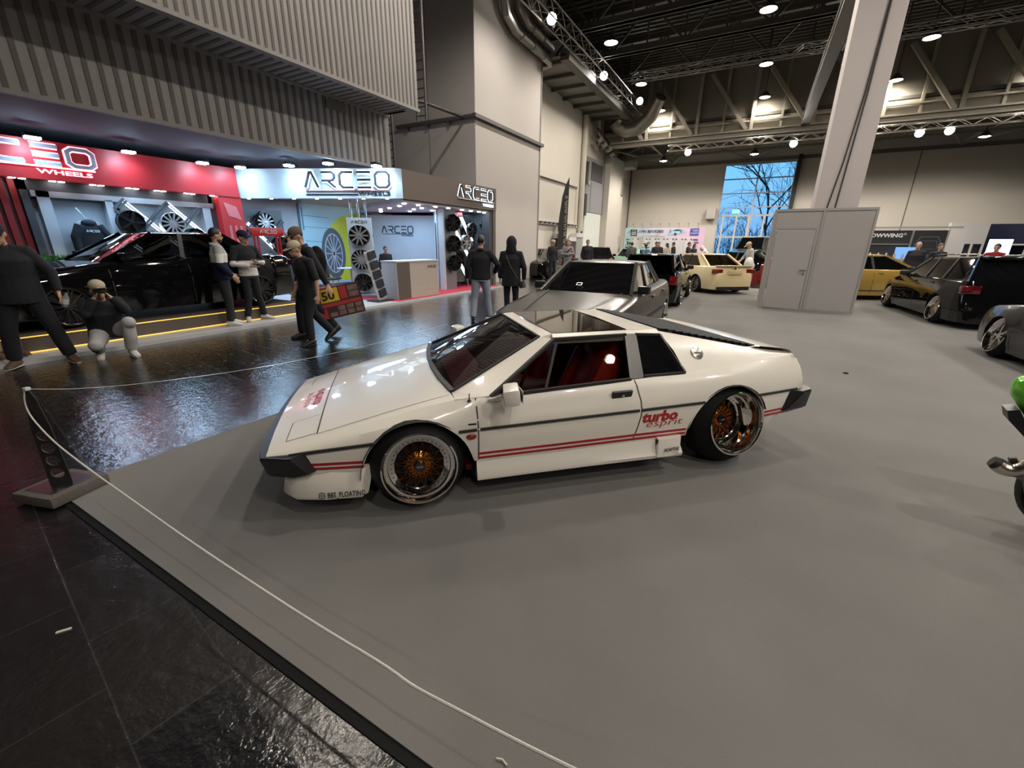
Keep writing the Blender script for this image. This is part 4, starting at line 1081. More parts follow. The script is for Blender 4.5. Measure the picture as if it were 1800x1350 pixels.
# black hatchback further back, tail towards the camera
hatch = dict(w=1.72, sill=.14, axles=(1.25, -1.26), arch=.335, arch_z=.28,
    plan=[(2.0, .66), (1.9, .85), (1.6, .96), (0, 1.), (-1.4, 1.), (-1.85, .93), (-1.98, .80), (-2.0, .7)],
    top=[(2.0, .5), (1.95, .68), (1.75, .76), (.95, .90), (-1.5, .93), (-1.86, .90), (-1.93, .70), (-2.0, .45)],
    house=((.98, .90, .70), (-1.86, .93, .66)), roof=((.12, 1.33, .56), (-1.45, 1.33, .54)), side_bow=.02,
    pillars=[(-1.40, -1.84, -1.42, -1.18)], b_pillars=[(-.3, -.36)], gaps=[.95, -.35], handles=[(-.18, .82)], mirror=(.72, .96), mirror_mat=BLACK, strip=(.52, .06),
    glass=glass('hatch_glass', (.10, .10, .10), .3), wheel=dict(Rt=.29, Rr=.225, w=.24, n=10, style='twin', camber=5, dish=.06))
t, ys_, _b = make_car('hatchback', 'black hatchback with a roll cage and red tail lamps parked tail-on behind the grey saloon', (-2.54, 13.72, .012), R(92), hatch, BLKP)
for s in (1, -1): boxpart(t, 'tail_lamp', LAMPR, (-1.90, s*.60, .62), (-1.99, s*.80, .84), .02)
rc = MB()
rc.tube([(-1.2, -.5, .9), (-1.1, .5, 1.28)], .025, 6).tube([(-1.2, .5, .9), (-1.1, -.5, 1.28)], .025, 6)
rc.build('roll_cage', mat('cage_white', (.5, .5, .48), .4), t)
boxpart(t, 'number_plate', mat('plate_blue', (.25, .35, .6), .4), (-1.995, -.1, .62), (-2.02, .16, .72), .004)
# cream coupe
coupe = dict(w=1.79, sill=.15, axles=(1.38, -1.35), arch=.345, arch_z=.29, flare=.035,
    plan=[(2.15, .62), (2.08, .80), (1.9, .92), (1.4, .99), (0, .97), (-1.3, 1.), (-1.75, .97), (-2.0, .91), (-2.12, .84), (-2.2, .72), (-2.22, .62)],
    top=[(2.15, .5), (2.1, .64), (1.95, .70), (.9, .87), (-1.4, .92), (-1.95, .935), (-2.12, .93), (-2.18, .78), (-2.22, .45)],
    house=((.92, .875, .69), (-1.66, .925, .64)), roof=((.05, 1.29, .54), (-.95, 1.28, .51)), side_bow=.025,
    pillars=[(-1.22, -1.64, -.92, -.72)], b_pillars=[(-.35, -.42)], gaps=[.95, -.42], handles=[(-.22, .78)], mirror=(.62, .93), strip=(.5, .03),
    glass=glass('coupe_glass', (.12, .10, .08), .25), wheel=dict(Rt=.30, Rr=.235, w=.27, n=9, style='twin', camber=8, dish=.07, m=mat('rim_bronze', (.32, .30, .27), .2, metal=1.)))
t, ys_, _b = make_car('coupe', 'cream two-door coupe with a boot lip spoiler parked beyond the black hatchback', (-1.94, 18.34, .012), R(129), coupe, CREAM)
for s in (1, -1): boxpart(t, 'tail_lamp', LAMPR, (-2.08, s*.44, .70), (-2.19, s*.80, .84), .02)
boxpart(t, 'number_plate', mat('plate_cream', (.66, .54, .3), .5), (-2.19, -.26, .66), (-2.22, .26, .79), .004)
boxpart(t, 'rear_diffuser', BLACK, (-2.1, -.62, .14), (-2.235, .62, .26), .01)
boxpart(t, 'boot_spoiler', CREAM, (-2.04, -.68, .93), (-2.2, .68, .965), .012)
MB().ell((-2.2, 0, .87), (.02, .04, .04)).build('boot_badge', GLOSSB, t)
# gold coupe behind the partition box, nose to the right
gold = dict(sedan); gold.update(w=1.80, axles=(1.32, -1.32),
    plan=[(2.22, .62), (2.1, .84), (1.7, .96), (0, 1.), (-1.4, 1.), (-1.9, .93), (-2.15, .8), (-2.2, .6)],
    top=[(2.22, .52), (2.15, .68), (1.9, .76), (1.0, .93), (-1.3, .96), (-2.0, .95), (-2.15, .85), (-2.2, .5)],
    house=((1.02, .94, .72), (-1.6, .96, .66)), roof=((.02, 1.36, .56), (-.9, 1.36, .53)), pillars=[(-1.2, -1.58, -.86, -.7)], b_pillars=[(-.35, -.42)], gaps=[.95, -.42], handles=[(-.2, .84)], mirror=(.66, .98), mirror_mat=BLACK, strip=(.30, .03))
t, ys_, _b = make_car('coupe', 'gold coupe standing side-on behind the grey partition box', (3.25, 18.25, .012), R(28), gold, GOLDP)
# black estate on the right
estate = dict(w=1.82, sill=.13, axles=(1.42, -1.42), arch=.355, arch_z=.30, flare=.03,
    plan=[(2.25, .62), (2.12, .84), (1.8, .95), (1.2, 1.), (-1.5, 1.), (-2.0, .95), (-2.25, .88), (-2.3, .8)],
    top=[(2.25, .5), (2.2, .68), (1.95, .76), (1.0, .92), (-1.6, .97), (-2.16, .97), (-2.24, .72), (-2.3, .4)],
    house=((1.05, .93, .74), (-2.12, .97, .72)), roof=((.18, 1.38, .58), (-1.85, 1.42, .56)), side_bow=.02,
    pillars=[(-1.85, -2.10, -1.86, -1.7)], b_pillars=[(-.2, -.28), (-1.05, -1.1)], gaps=[.95, -.22, -1.1], handles=[(-.05, .84), (-.95, .86)], mirror=(.75, .98), mirror_mat=BLACK,
    wheel=dict(Rt=.315, Rr=.255, w=.28, n=10, style='twin', camber=10, dish=.06))
t, ys_, _b = make_car('estate_car', 'glossy black estate car with chrome wheels parked tail-on in the right row', (4.42, 14.42, .012), R(95), estate, BLKP)
for s in (1, -1): boxpart(t, 'tail_lamp', mat('tail_dark_red', (.10, .004, .008), .12, coat=1.), (-2.12, s*.56, .72), (-2.27, s*.86, .88), .03)
rr_ = MB()
for s in (1, -1): rr_.tube([(.0, s*.56, 1.43), (-.1, s*.56, 1.455), (-1.7, s*.54, 1.49), (-1.8, s*.54, 1.455)], .014, 8)
rr_.build('roof_rails', mat('chrome_trim', (.6, .58, .55), .15, metal=1.), t)
boxpart(t, 'roof_spoiler', BLKP, (-1.8, -.52, 1.40), (-2.02, .52, 1.45), .015)
# dark coupe at the right edge, nose away, front wheel turned to us
dk_ = dict(coupe); dk_.update(w=1.86, flare=.05, plan=[(2.15, .80), (2.05, .93), (1.8, .98), (1.4, 1.), (0, .97), (-1.3, 1.), (-1.8, .96), (-2.1, .88), (-2.2, .78), (-2.22, .70)], top=[(2.15, .55), (2.1, .68), (1.95, .74), (.9, .87), (-1.4, .92), (-1.95, .935), (-2.12, .93), (-2.18, .78), (-2.22, .45)], axles=(1.34, -1.34), glass=SMOKE, sill=.12,
    wheel=dict(Rt=.315, Rr=.262, w=.27, n=5, style='twin', camber=12, dish=.05))
t, ys_, _b = make_car('coupe', 'anthracite coupe with a dished chrome wheel at the right edge, nose towards the black estate', (4.40, 7.95, .012), R(92), dk_, DKGREY)
# ---- black saloon up on the booth platform
stg = dict(sedan); stg.update(w=1.88, axles=(1.5, -1.5), sill=.16,
    top=[(2.46, .55), (2.42, .70), (2.30, .78), (1.6, .88), (.8, .98), (.5, .985), (-1.3, 1.02), (-1.7, 1.03), (-2.2, 1.02), (-2.42, .95), (-2.49, .55)],
    house=((.92, .99, .74), (-1.75, 1.03, .68)), roof=((.1, 1.42, .60), (-1.05, 1.42, .57)), pillars=[(-1.38, -1.72, -1.1, -.95)], b_pillars=[(-.25, -.33)], gaps=[.9, -.25, -1.2], handles=[(-.1, .88), (-1.05, .9)], mirror=(.68, 1.05), strip=None,
    glass=glass('stage_glass', (.16, .16, .16), .3), wheel=dict(Rt=.335, Rr=.275, w=.26, n=10, style='twin', camber=2, dish=.03, m=GLOSSB, face=mat('rim_grey', (.16, .16, .17), .25, metal=1.)))
t, ys_, _b = make_car('saloon', 'glossy black saloon on the lit booth platform under the red fascia', (-9.95, 3.86, .30), R(-90), stg, BLKP)
lm = MB()
for s in (1, -1): lm.box((2.38, s*.62, .68), (.1, .38, .10), rot=(0, 0, -s*.25), bev=.02)
lm.build('headlamps', LAMPW, t)
for s in (1, -1): boxpart(t, 'tail_lamp', LAMPR, (-2.36, s*.5, .80), (-2.47, s*.80, .92), .02)
# ---- far background
def far_car(name, label, x, y, deg, spec, m): return make_car(name, label, (x, y, .0), R(deg), spec, m)[0]
mini = dict(hatch); mini['glass'] = SMOKE
far_car('hatchback', 'pale mint green small car near the pink and blue banner wall', -7.0, 30.4, 78, mini, mat('mint_paint', (.35, .62, .5), .3, coat=1.))
far_car('saloon', 'dark saloon with bright lamps standing at the foot of the rear left wall', -7.9, 24.2, -70, dict(stg, glass=SMOKE), BLKP)
far_car('hatchback', 'black car half hidden behind the pillar block corner beside the feather flag', -9.70, 20.85, -88, mini, BLKP)
far_car('saloon', 'dark low car just beyond the cream coupe', -.95, 24.0, 165, dict(sedan, glass=SMOKE), BLKP)
far_car('saloon', 'maroon saloon in front of the black stall wall on the right', 7.9, 23.2, 170, dict(sedan, glass=SMOKE), mat('maroon_paint', (.10, .008, .012), .25, coat=1.))
far_car('coupe', 'silver white coupe roof showing over the black estate at the right edge', 8.6, 19.2, 175, dict(coupe, glass=SMOKE), mat('silver_paint', (.5, .5, .5), .25, metal=.5, coat=1.))
# old dark green van before the tall window
van = dict(w=1.75, sill=.35, axles=(1.3, -1.3), arch=.36, arch_z=.36,
    plan=[(2.1, .6), (2.0, .8), (1.2, .95), (-1.5, 1.), (-2.0, .9), (-2.1, .8)],
    top=[(2.1, .9), (2.0, 1.25), (1.2, 1.43), (-2.0, 1.46), (-2.1, 1.0)],
    house=((1.0, 1.45, .74), (-1.95, 1.48, .74)), roof=((.6, 2.06, .58), (-1.75, 2.08, .58)), pillars=[(-1.3, -1.93, -1.78, -1.25)], b_pillars=[(.1, .05)], gaps=[.8, 0], mirror=None,
    wheel=dict(Rt=.36, Rr=.22, w=.2, n=8, camber=0))
far_car('vintage_van', 'old dark green rounded van standing before the tall window', -.1, 29.6, 248, dict(van), mat('green_dark_paint', (.012, .035, .022), .2, coat=1.))
bus = dict(van); bus.update(sill=.3, plan=[(2.1, .7), (2.0, .9), (-2.0, .95), (-2.1, .85)], top=[(2.1, 1.0), (2.0, 1.12), (-2.0, 1.12), (-2.1, 1.0)],
    house=((2.0, 1.12, .80), (-2.0, 1.12, .8)), roof=((1.75, 1.78, .72), (-1.85, 1.8, .72)), pillars=[(1.3, 1.2, 1.1, 1.2), (.5, .4, .38, .48), (-.5, -.6, -.58, -.48), (-1.4, -1.95, -1.82, -1.35)], b_pillars=None, roof_mat=mat('bus_white', (.6, .58, .54), .4), pillar_mat=mat('bus_white', (.6, .58, .54), .4))
far_car('camper_bus', 'old orange and white camper bus beside the dark blue stall wall', 11.2, 28.0, 180, bus, mat('bus_orange', (.42, .09, .03), .35, coat=.6))
# ================================================================ WHEEL-MAKER BOOTH
BW = mat('booth_white', (.52, .55, .58), .5, var=.03, vscale=2)
BGREY = mat('booth_grey', (.27, .28, .31), .6, var=.08, vscale=3)
BDARK = mat('booth_dark', (.05, .05, .055), .6)
BRED = mat('booth_red', (.52, .022, .026), .45)
BBROWN = mat('booth_brown', (.115, .088, .075), .5)
BCON = mat('booth_concrete', (.30, .32, .35), .65, var=.12, vscale=4)
LEDW = mat('led_white', (1, 1, 1), .5, emit=(.82, .92, 1.), es=3.2)
LEDD = mat('downlight_white', (1, 1, 1), .5, emit=(.9, .96, 1.), es=22)
LEDY = mat('led_amber', (1, .7, .2), .5, emit=(1., .58, .08), es=1.05)
HALO = mat('halo_white', (1, 1, 1), .5, emit=(.75, .92, 1.), es=5)
HALOP = mat('halo_pink', (1, .5, .6), .5, emit=(1., .36, .45), es=2.6)
LETD = mat('letter_grey', (.035, .04, .05), .95, spec=.1)
LETL = mat('letter_silver', (.38, .38, .42), .4)
LETW = mat('letter_white', (.75, .75, .75), .5)
ARC_L = {'A': ([(0, 0), (.40, 1), (.52, 1), (.95, 0)],), 'R': ([(0, 1), (.72, 1), (.9, .85), (.9, .62), (.72, .46), (0, .46)], [(.38, .46), (.92, 0)]),
         'C': ([(.95, 1), (.2, 1), (0, .82), (0, .18), (.2, 0), (.95, 0)],), 'E': ([(0, 1), (.95, 1)], [(0, .5), (.95, .5)], [(0, 0), (.95, 0)]),
         'O': ([(.2, 0), (.78, 0), (.97, .18), (.97, .82), (.78, 1), (.2, 1), (0, .82), (0, .18)],)}
def arceo(parent, o, x, y, W, H, m, stroke=.12, halo=None, depth=.03, sub=None, subm=None, line=None):
    """five stroke-built letters of cap height H over width W, optional backlight, underline and small second line"""
    fr = frame(V(o), x, y); k = W/(4*1.27+.97); sx = k; cx = 0
    for ch in 'ARCEO':
        mb = MB(); hb = MB()
        for st in ARC_L[ch]:
            pts = [(cx+a*k, b*H) for a, b in st]; cl = ch == 'O'
            mb.ribbon(pts, stroke*H, .012 if halo else 0, depth, fr, closed=cl)
            if halo: hb.ribbon(pts, stroke*H*1.75, .002, .006, fr, closed=cl)
        q = mb.build('letter_'+ch.lower(), m, parent, smooth=0, clean=False)
        if halo: hb.build('letter_backlight', halo, q, smooth=0, clean=False)
        cx += 1.27*k
    if line:
        lb = MB().prism([(0, -H*.20), (W, -H*.20), (W, -H*.14), (0, -H*.14)], .004, depth, fr)
        lb.build('sign_underline', line, parent, smooth=0)
    if sub:
        put_text(sub, 'sign_small_letters', subm or m, parent, fr @ V((W*.62, -H*.50, .004)), x, y, H*.24, W*.38, .01, bold=.015)

# ---- floor plinth, stage, carpet of the booth
st = MB().b2((-8.35, -6, 0.0), (-16.4, 14.25, .06)); tag(st.build('booth_plinth', mat('plinth_white', (.50, .51, .54), .45, var=.05, vscale=2), smooth=0), 'low white plinth edge of the wheel booth along the aisle', 'booth floor', kind='structure')
rc = MB().add([(-8.42, 8.75, .068), (-8.42, 14.2, .068), (-13.3, 14.2, .068), (-13.3, 8.2, .068), (-9.9, 8.35, .068)], [(0, 1, 2, 3, 4)])
rc.slab([(-8.42, 8.75, .068), (-8.42, 14.2, .068), (-13.3, 14.2, .068), (-13.3, 8.2, .068), (-9.9, 8.35, .068)], .008, out=(0, 0, 1))
tag(rc.build('red_carpet', mat('carpet_red', (.42, .025, .055), .9, bump=.2, bscale=200), smooth=0), 'red carpet in the open part of the wheel booth', 'carpet', kind='structure')
sg = thing('display_stage', 'low brown display stage edged with amber light strips under the black saloon', 'stage', (-8.85, 2, .06))
MB().b2((-4.4, -7.5, 0), (0, 4.15, .24)).build('stage_block', mat('stage_brown', (.11, .088, .075), .5), sg, smooth=0)
MB().b2((0, -7.5, .004), (.014, 4.15, .02)).build('light_strip', LEDY, sg, smooth=0)
MB().b2((0.0, -7.5, .222), (.010, 4.15, .236)).b2((-4.3, 4.15, .222), (0.0, 4.162, .236)).build('light_strip', LEDY, sg, smooth=0)
# ---- back wall with recessed bays
bw = thing('booth_back_wall', 'grey booth back wall with recessed display bays behind the black saloon', 'booth wall', (-13.3, 0, .06))
MB().b2((-.35, -4, 0), (-.15, 14.2, 3.44)).build('wall_sheet', BCON, bw, smooth=0)
MB().b2((-.16, 3.45, .85), (.02, 6.95, .95)).b2((-.16, 3.45, 2.38), (.02, 6.95, 2.50)).b2((-.16, 3.52, .85), (.02, 3.72, 2.5)).b2((-.16, 4.62, .85), (.02, 4.76, 2.4)).b2((-.16, 6.66, .85), (.02, 6.85, 2.4)).b2((-.16, 3.4, 0), (.0, 6.95, .86)).build('bay_frame', mat('bay_frame', (.42, .43, .46), .55), bw, smooth=0)
MB().b2((-.16, 6.85, 0), (.0, 7.0, 2.72)).b2((-.16, 3.3, 0), (0, 3.42, 2.72)).b2((-.16, 3.3, 2.5), (.0, 6.95, 2.72)).build('dark_surround', BDARK, bw, smooth=0)
rp = MB()
for k in range(4): rp.b2((-.15, 2.86+k*.16-.6*(k == 9), 0), (-.06, 2.96+k*.16, 2.72))
rp.b2((-.15, -2, 0), (-.1, 2.8, 2.72)); rp.build('red_slats', mat('red_dark', (.30, .016, .02), .6), bw, smooth=0)
MB().b2((-.15, 7.0, 0), (.25, 7.6, 2.72)).build('red_pier', BRED, bw, smooth=0)
gl = MB(); fr = frame(V((-13.045, 7.06, .06)), (0, 1, 0), (0, 0, 1)); fr = frame(V((.256, 7.08, 0)), (0, 1, 0), (0, 0, 1))
gl.prism([(.02, 2.55), (.35, 2.45), (.45, 2.1), (.1, 2.2)], 0, .004, fr)
for k in range(3): gl.prism([(.06+k*.15, .9), (.13+k*.15, .9), (.13+k*.15, 1.95), (.06+k*.15, 1.95)], 0, .004, fr)
gl.build('pier_graphic', mat('graphic_pale_red', (.62, .16, .16), .5), bw, smooth=0)
pl_ = MB().b2((-.15, 7.6, 0), (-.02, 9.5, 2.72)); pl_.build('white_wall_panel', BCON, bw, smooth=0)
MB().b2((-.02, 7.75, .5), (-.012, 8.95, 2.44)).build('dark_bay', mat('bay_mirror', (.10, .115, .13), .25), bw, smooth=0)
# lattice of light bars and wheels
def lattice_led(nm, segs, m, x=.03, w=.022, parent=bw):
    mb = MB()
    for (a, b), (c, d) in segs:
        for off in (-.03, .03):
            u = V((0, c-a, d-b)).normalized(); nn = V((0, -u.z, u.y))*off
            mb.bar(V((x, a, b-.06))+nn, V((x, c, d-.06))+nn, w, w, up=(1, 0, 0))
    return mb.build(nm, m, parent, smooth=0)
lattice_led('light_bars', [((4.93, 2.50), (5.98, 1.40)), ((5.86, 2.48), (6.62, 1.72)), ((4.80, 1.62), (5.1, 1.35)), ((8.22, 2.40), (8.95, 1.68)), ((7.80, 2.1), (8.9, .98))], LEDW)
lattice_led('dark_bars', [((4.78, 2.28), (5.0, 2.50)), ((4.95, 1.60), (5.86, 2.50)), ((5.75, 1.60), (6.55, 2.40)), ((4.78, 2.28), (5.4, 1.62)), ((7.78, 1.9), (8.3, 2.42)), ((8.3, 1.55), (8.92, 2.2))], mat('bar_dark', (.08, .085, .1), .4), w=.05)
DISPW = mat('wheel_machined', (.55, .55, .56), .35, metal=.8)
DISPB = mat('wheel_black', (.012, .012, .013), .25, coat=.5)
def disp_wheel(name, label, o, nrm, Rr, width, n, style, mr, mf, group=None):
    """bare rim: barrel, spokes, cap; faces along NRM"""
    nrm = V(nrm).normalized(); q = nrm.to_track_quat('Z', 'Y').to_matrix().to_4x4(); A = M.Translation(V(o)) @ q
    t = thing('wheel_exhibit', label, 'wheel', (0, 0, 0), 0, group)
    t.location = o; A = q
    MB().lathe([(Rr*.93, -width), (Rr, -width+.01), (Rr*.93, -width*.8), (Rr*.9, -.05), (Rr*.99, -.012), (Rr, 0), (Rr*.97, .004), (Rr*.93, -.012), (Rr*.88, -.05), (Rr*.86, -width)], A, 36).build('rim_barrel', mr, t, smooth=40)
    sp = MB(); ax = A @ V((0, 0, 1))
    for k in range(n):
        a = 2*PI*k/n
        for da in ((-1, 1) if style == 'twin' else (0,)):
            p = A @ V((.03*math.cos(a), .03*math.sin(a), -.02)); b = a+da*R(150/n); q2 = A @ V((Rr*.93*math.cos(b), Rr*.93*math.sin(b), -.012))
            sp.bar(p, q2, .045 if style != 'twin' else .02, .03, up=ax)
    sp.lathe([(0, .004), (.045, .0), (.06, -.03), (.06, -.05)], A, 18); sp.build('spokes', mf, t, smooth=0)
    MB().lathe([(0, -width*.6), (Rr*.88, -width*.6)], A, 20).build('barrel_back', DISPB, t)
    return t
for y, z, n, sty, mr, mf, lb in ((4.98, 2.0, 5, 'spoke', DISPB, DISPB, 'black five-spoke wheel rim on the lit lattice beside the black hoodie'), (5.83, 2.0, 12, 'twin', DISPW, DISPW, 'silver many-spoke wheel rim on the lit lattice'),
        (6.30, 1.64, 6, 'twin', DISPB, DISPB, 'black wheel rim low on the lit lattice near the red pier'), (5.40, 1.55, 5, 'twin', DISPB, DISPB, 'black wheel rim on the lattice just over the saloon roof'),
        (8.28, 2.13, 12, 'twin', DISPB, DISPW, 'machined wheel rim high on the second lattice above the red gantry'), (8.70, 1.47, 8, 'twin', DISPB, DISPB, 'black wheel rim on the second lattice behind the red gantry'), (8.78, .72, 9, 'twin', DISPW, DISPW, 'silver wheel rim low on the second lattice behind the saloon tail')):
    disp_wheel('wheel_rim', lb, (-13.12, y, z), (1, 0, 0), .27, .16, n, sty, mr, mf)
# hoodie on a hanger
hd = thing('hoodie', 'black hoodie with a white chest logo hanging in the grey bay', 'hoodie', (-13.24, 4.2, 1.1))
hm = MB()
hm.tube([(.03, 0, .0), (.04, 0, .3), (.04, 0, .72), (.03, 0, .86)], [(.24, .07), (.26, .08), (.24, .08), (.10, .06)], 16, side=(0, 1, 0))
for s in (1, -1): hm.tube([(.03, s*.16, .80), (.04, s*.29, .55), (.05, s*.30, .2)], [.09, .08, .06], 10)
hm.ell((.05, 0, .85), (.09, .14, .08))
blob(hm, 'hoodie_cloth', mat('cloth_black', (.008, .009, .014), .9), .016, hd)
arceo(hd, (.135, -.10, .66), (0, 1, 0), (0, 0, 1), .22, .04, LETW, stroke=.22, depth=.004)
MB().tube([(.0, -.18, .86), (.02, 0, .92), (.0, .18, .86)], .008, 6).tube([(.02, 0, .92), (.02, -.14, 1.16)], .006, 6).build('hanger', ALU, hd)
# plant
pt_ = thing('potted_plant', 'bushy green plant on the booth floor before the red slats', 'plant', (-12.84, 3.45, .30))
MB().lathe([(0, 0), (.2, 0), (.26, .7), (.22, .7), (.2, .66), (0, .66)], None, 16).build('planter', BDARK, pt_)
lf = MB(); rnd = random.Random(3)
for i in range(150):
    a = rnd.uniform(0, 2*PI); l = rnd.uniform(.25, .48); el = rnd.uniform(.2, 1.2)
    d = V((math.cos(a), math.sin(a), 0)); b = V((0, 0, .68))+d*.08
    m_ = b+d*l*.5*math.cos(el)+V((0, 0, l*.7*math.sin(el)+.05)); e = b+d*l+V((0, 0, l*.5*math.sin(el)-.06)); sd = V((-d.y, d.x, 0))*.022
    lf.add([b-sd*.4, b+sd*.4, m_+sd, e, m_-sd], [(0, 1, 2, 3, 4)])
lf.build('leaves', mat('leaf_green', (.035, .16, .03), .5), pt_, smooth=0, clean=False)
# mural of the yellow car on the back wall
mu = thing('wall_mural', 'printed wall mural of a yellow car wheel and wing on pale blue', 'mural', (-13.32, 9.6, .06))
fr = frame(V((0.0, 0, 0)), (0, 1, 0), (0, 0, 1))
MB().prism([(0, .1), (3.2, .1), (3.2, 2.72), (0, 2.72)], -.12, .0, fr).build('mural_ground', mat('mural_blue', (.30, .50, .58), .5), mu, smooth=0)
yl = [(.72, .2), (.74, .9), (.82, 1.45), (1.0, 1.9), (1.3, 2.22), (1.7, 2.42), (2.4, 2.55), (2.6, 2.55), (2.6, .2)]
MB().prism(yl, .0, .003, fr).build('mural_car', mat('mural_yellow', (.50, .56, .035), .5), mu, smooth=0)
cw = (1.16, 1.14); arc = [(cw[0]+.50*math.cos(a), cw[1]+.86*math.sin(a)) for a in [PI*2*i/28 for i in range(28)]]
MB().prism(arc, .003, .005, fr).build('mural_tyre', mat('mural_tyre', (.07, .10, .12), .5), mu, smooth=0)
rm = MB(); rm.ribbon([(cw[0]+.36*math.cos(PI*2*i/28), cw[1]+.66*math.sin(PI*2*i/28)) for i in range(28)], .035, .005, .007, fr, closed=True)
for i in range(14): a = PI*2*i/14; rm.ribbon([cw, (cw[0]+.36*math.cos(a), cw[1]+.66*math.sin(a))], .03, .005, .007, fr)
rm.build('mural_spokes', mat('mural_silver', (.45, .52, .56), .5), mu, smooth=0)
ml = MB()
for z in (1.55, 2.0, 2.35): ml.prism([(.1, z), (.75+.35*(z > 1.8), z-.03), (.75+.35*(z > 1.8), z-.015), (.1, z+.015)], .0005, .002, fr)
ml.prism([(.05, 1.9), (.09, 1.9), (.09, 2.6), (.05, 2.6)], .0, .01, fr); ml.prism([(2.0, 2.28), (2.3, 2.36), (2.3, 2.41), (2.0, 2.33)], .004, .006, fr)
ml.build('mural_lines', mat('mural_dark', (.09, .14, .17), .5), mu, smooth=0)
# ---- diagonal inner wall with the dark logo; end wall
D1 = V((-13.3, 12.15, .06)); D2 = V((-10.75, 13.27, .06)); dd = (D2-D1).normalized(); dn = V((dd.y, -dd.x, 0))
iw = thing('inner_wall', 'pale inner booth wall with the dark brand logo behind the counter', 'booth wall', D1)
MB().slab([V((0, 0, 0)), D2-D1, D2-D1+V((0, 0, 2.5)), V((0, 0, 2.5))], .08, out=dn).build('wall_sheet', mat('inner_pale', (.42, .46, .50), .55, var=.06, vscale=3), iw, smooth=0)
arceo(iw, dd*.78+dn*.004+V((0, 0, 1.88)), dd, (0, 0, 1), 1.2, .23, mat('logo_dark', (.025, .03, .045), .5), stroke=.18, depth=.012, sub='WHEELS', line=LETD)
sw_ = MB().slab([V((-10.75, 13.27, .06)), V((-9.6, 12.0, .06)), V((-9.6, 12.0, 2.7)), V((-10.75, 13.27, 2.7))], .08, out=(-.8, -.7, 0))
tag(sw_.build('side_wall', BW, smooth=0), 'narrow pale booth side wall beside the wheel column, with the black screen', 'booth wall')
sc = MB().slab([V((-10.03, 12.44, .9)), V((-9.82, 12.20, .9)), V((-9.82, 12.20, 2.25)), V((-10.03, 12.44, 2.25))], .03, out=(-.8, -.7, 0)); tag(sc.build('wall_screen', GLOSSB, smooth=0), 'tall narrow black screen on the booth side wall', 'screen')
tag(MB().b2((-16.4, 13.95, .06), (-8.72, 14.2, 2.75)).build('booth_end_wall', BDARK, smooth=0), 'dark end wall of the booth against the pillar block', 'booth wall')
# canopy over the counter area
cn = thing('booth_canopy', 'pale flat booth canopy with round downlights over the counter', 'canopy', (0, 0, 2.70))
MB().slab([(-8.75, 9.55, .08), (-8.75, 14.1, .08), (-13.2, 14.1, .08), (-13.2, 12.0, .08), (-11.0, 10.45, .08)], .12, out=(0, 0, 1)).build('canopy_slab', mat('canopy_pale', (.50, .53, .57), .6), cn, smooth=0)
dl_ = [(-8.96, 9.8), (-8.93, 10.36), (-8.82, 11.02), (-8.82, 11.66), (-8.82, 12.4), (-8.8, 12.9), (-8.8, 13.4), (-8.85, 13.8), (-10.6, 10.9), (-11.3, 11.2), (-12.1, 12.0), (-10.2, 11.6), (-11.0, 12.3), (-9.7, 10.4), (-9.6, 11.3), (-10.0, 12.3), (-9.4, 12.9)]
for x, y in dl_:
    q = MB().lathe([(0, .012), (.055, .012), (.055, -.014), (0, -.014)], M.Translation((x, y, -.055)), 14); q.build('downlight', LEDD, cn)
# ---- fascias
def fascia(name, label, p, q, z0, z1, m, th=.16, top=None):
    t = thing(name, label, 'booth fascia', (p[0], p[1], z0))
    d = V((q[0]-p[0], q[1]-p[1], 0)); n = V((d.y, -d.x, 0)).normalized()
    MB().slab([V((0, 0, 0)), d, d+V((0, 0, z1-z0)), V((0, 0, z1-z0))], th, out=n).build('fascia_board', m, t, smooth=0)
    return t, d.normalized(), n
fr_, d_, n_ = fascia('red_fascia', 'red lit fascia board with the pink glowing brand letters over the saloon', (-13.02, -3.), (-13.02, 7.56), 2.76, 3.50, BRED, .3)
arceo(fr_, (.004, 5.32-.33, .31), (0, 1, 0), (0, 0, 1), 2.52, .33, LETL, stroke=.2, halo=HALOP, depth=.05)
MB().b2((0.0, 3.0, .235), (.03, 7.50, .265)).build('sign_underline', HALOP, fr_, smooth=0)
put_text('WHEELS', 'sign_small_letters', HALOP, fr_, V((.006, 6.58, .12)), (0, 1, 0), (0, 0, 1), .085, .86, .01, bold=.02)
for y in (3.3, 3.88, 4.53, 5.17, 5.73, 6.38, 7.0):
    for k in (-.07, .07): MB().b2((-.22, y+3+k-.045, -.012), (-.14, y+3+k+.045, .0)).build('soffit_lamp', LEDD, fr_, smooth=0)
W0, W1 = (-13.08, 7.60), (-8.87, 9.42)
fw_, d_, n_ = fascia('white_fascia', 'white floodlit fascia board with the backlit brand letters set diagonally', W0, W1, 2.75, 3.50, mat('fascia_white', (.62, .68, .72), .45), .22)
arceo(fw_, d_*2.02+n_*.004+V((0, 0, .27)), d_, (0, 0, 1), 2.40, .38, LETD, stroke=.155, halo=HALO, depth=.05, sub='WHEELS', subm=LETD)
q = MB(); fr = frame(d_*2.0+n_*.004+V((0, 0, .175)), d_, (0, 0, 1)); q.prism([(0, 0), (2.35, 0), (2.35, .022), (0, .022)], 0, .02, fr); q.build('sign_underline', mat('line_red', (.4, .12, .12), .5), fw_, smooth=0)
q = MB(); q.prism([(0, -.09), (1.5, -.09), (1.5, -.06), (0, -.06)], 0, .012, fr); q.build('sign_underline', LETD, fw_, smooth=0)
for k in range(7):
    MB().lathe([(0, 0), (.04, 0), (.04, -.012), (0, -.012)], M.Translation(d_*(.2+k*.68)-n_*.1), 12).build('soffit_lamp', LEDD, fw_)
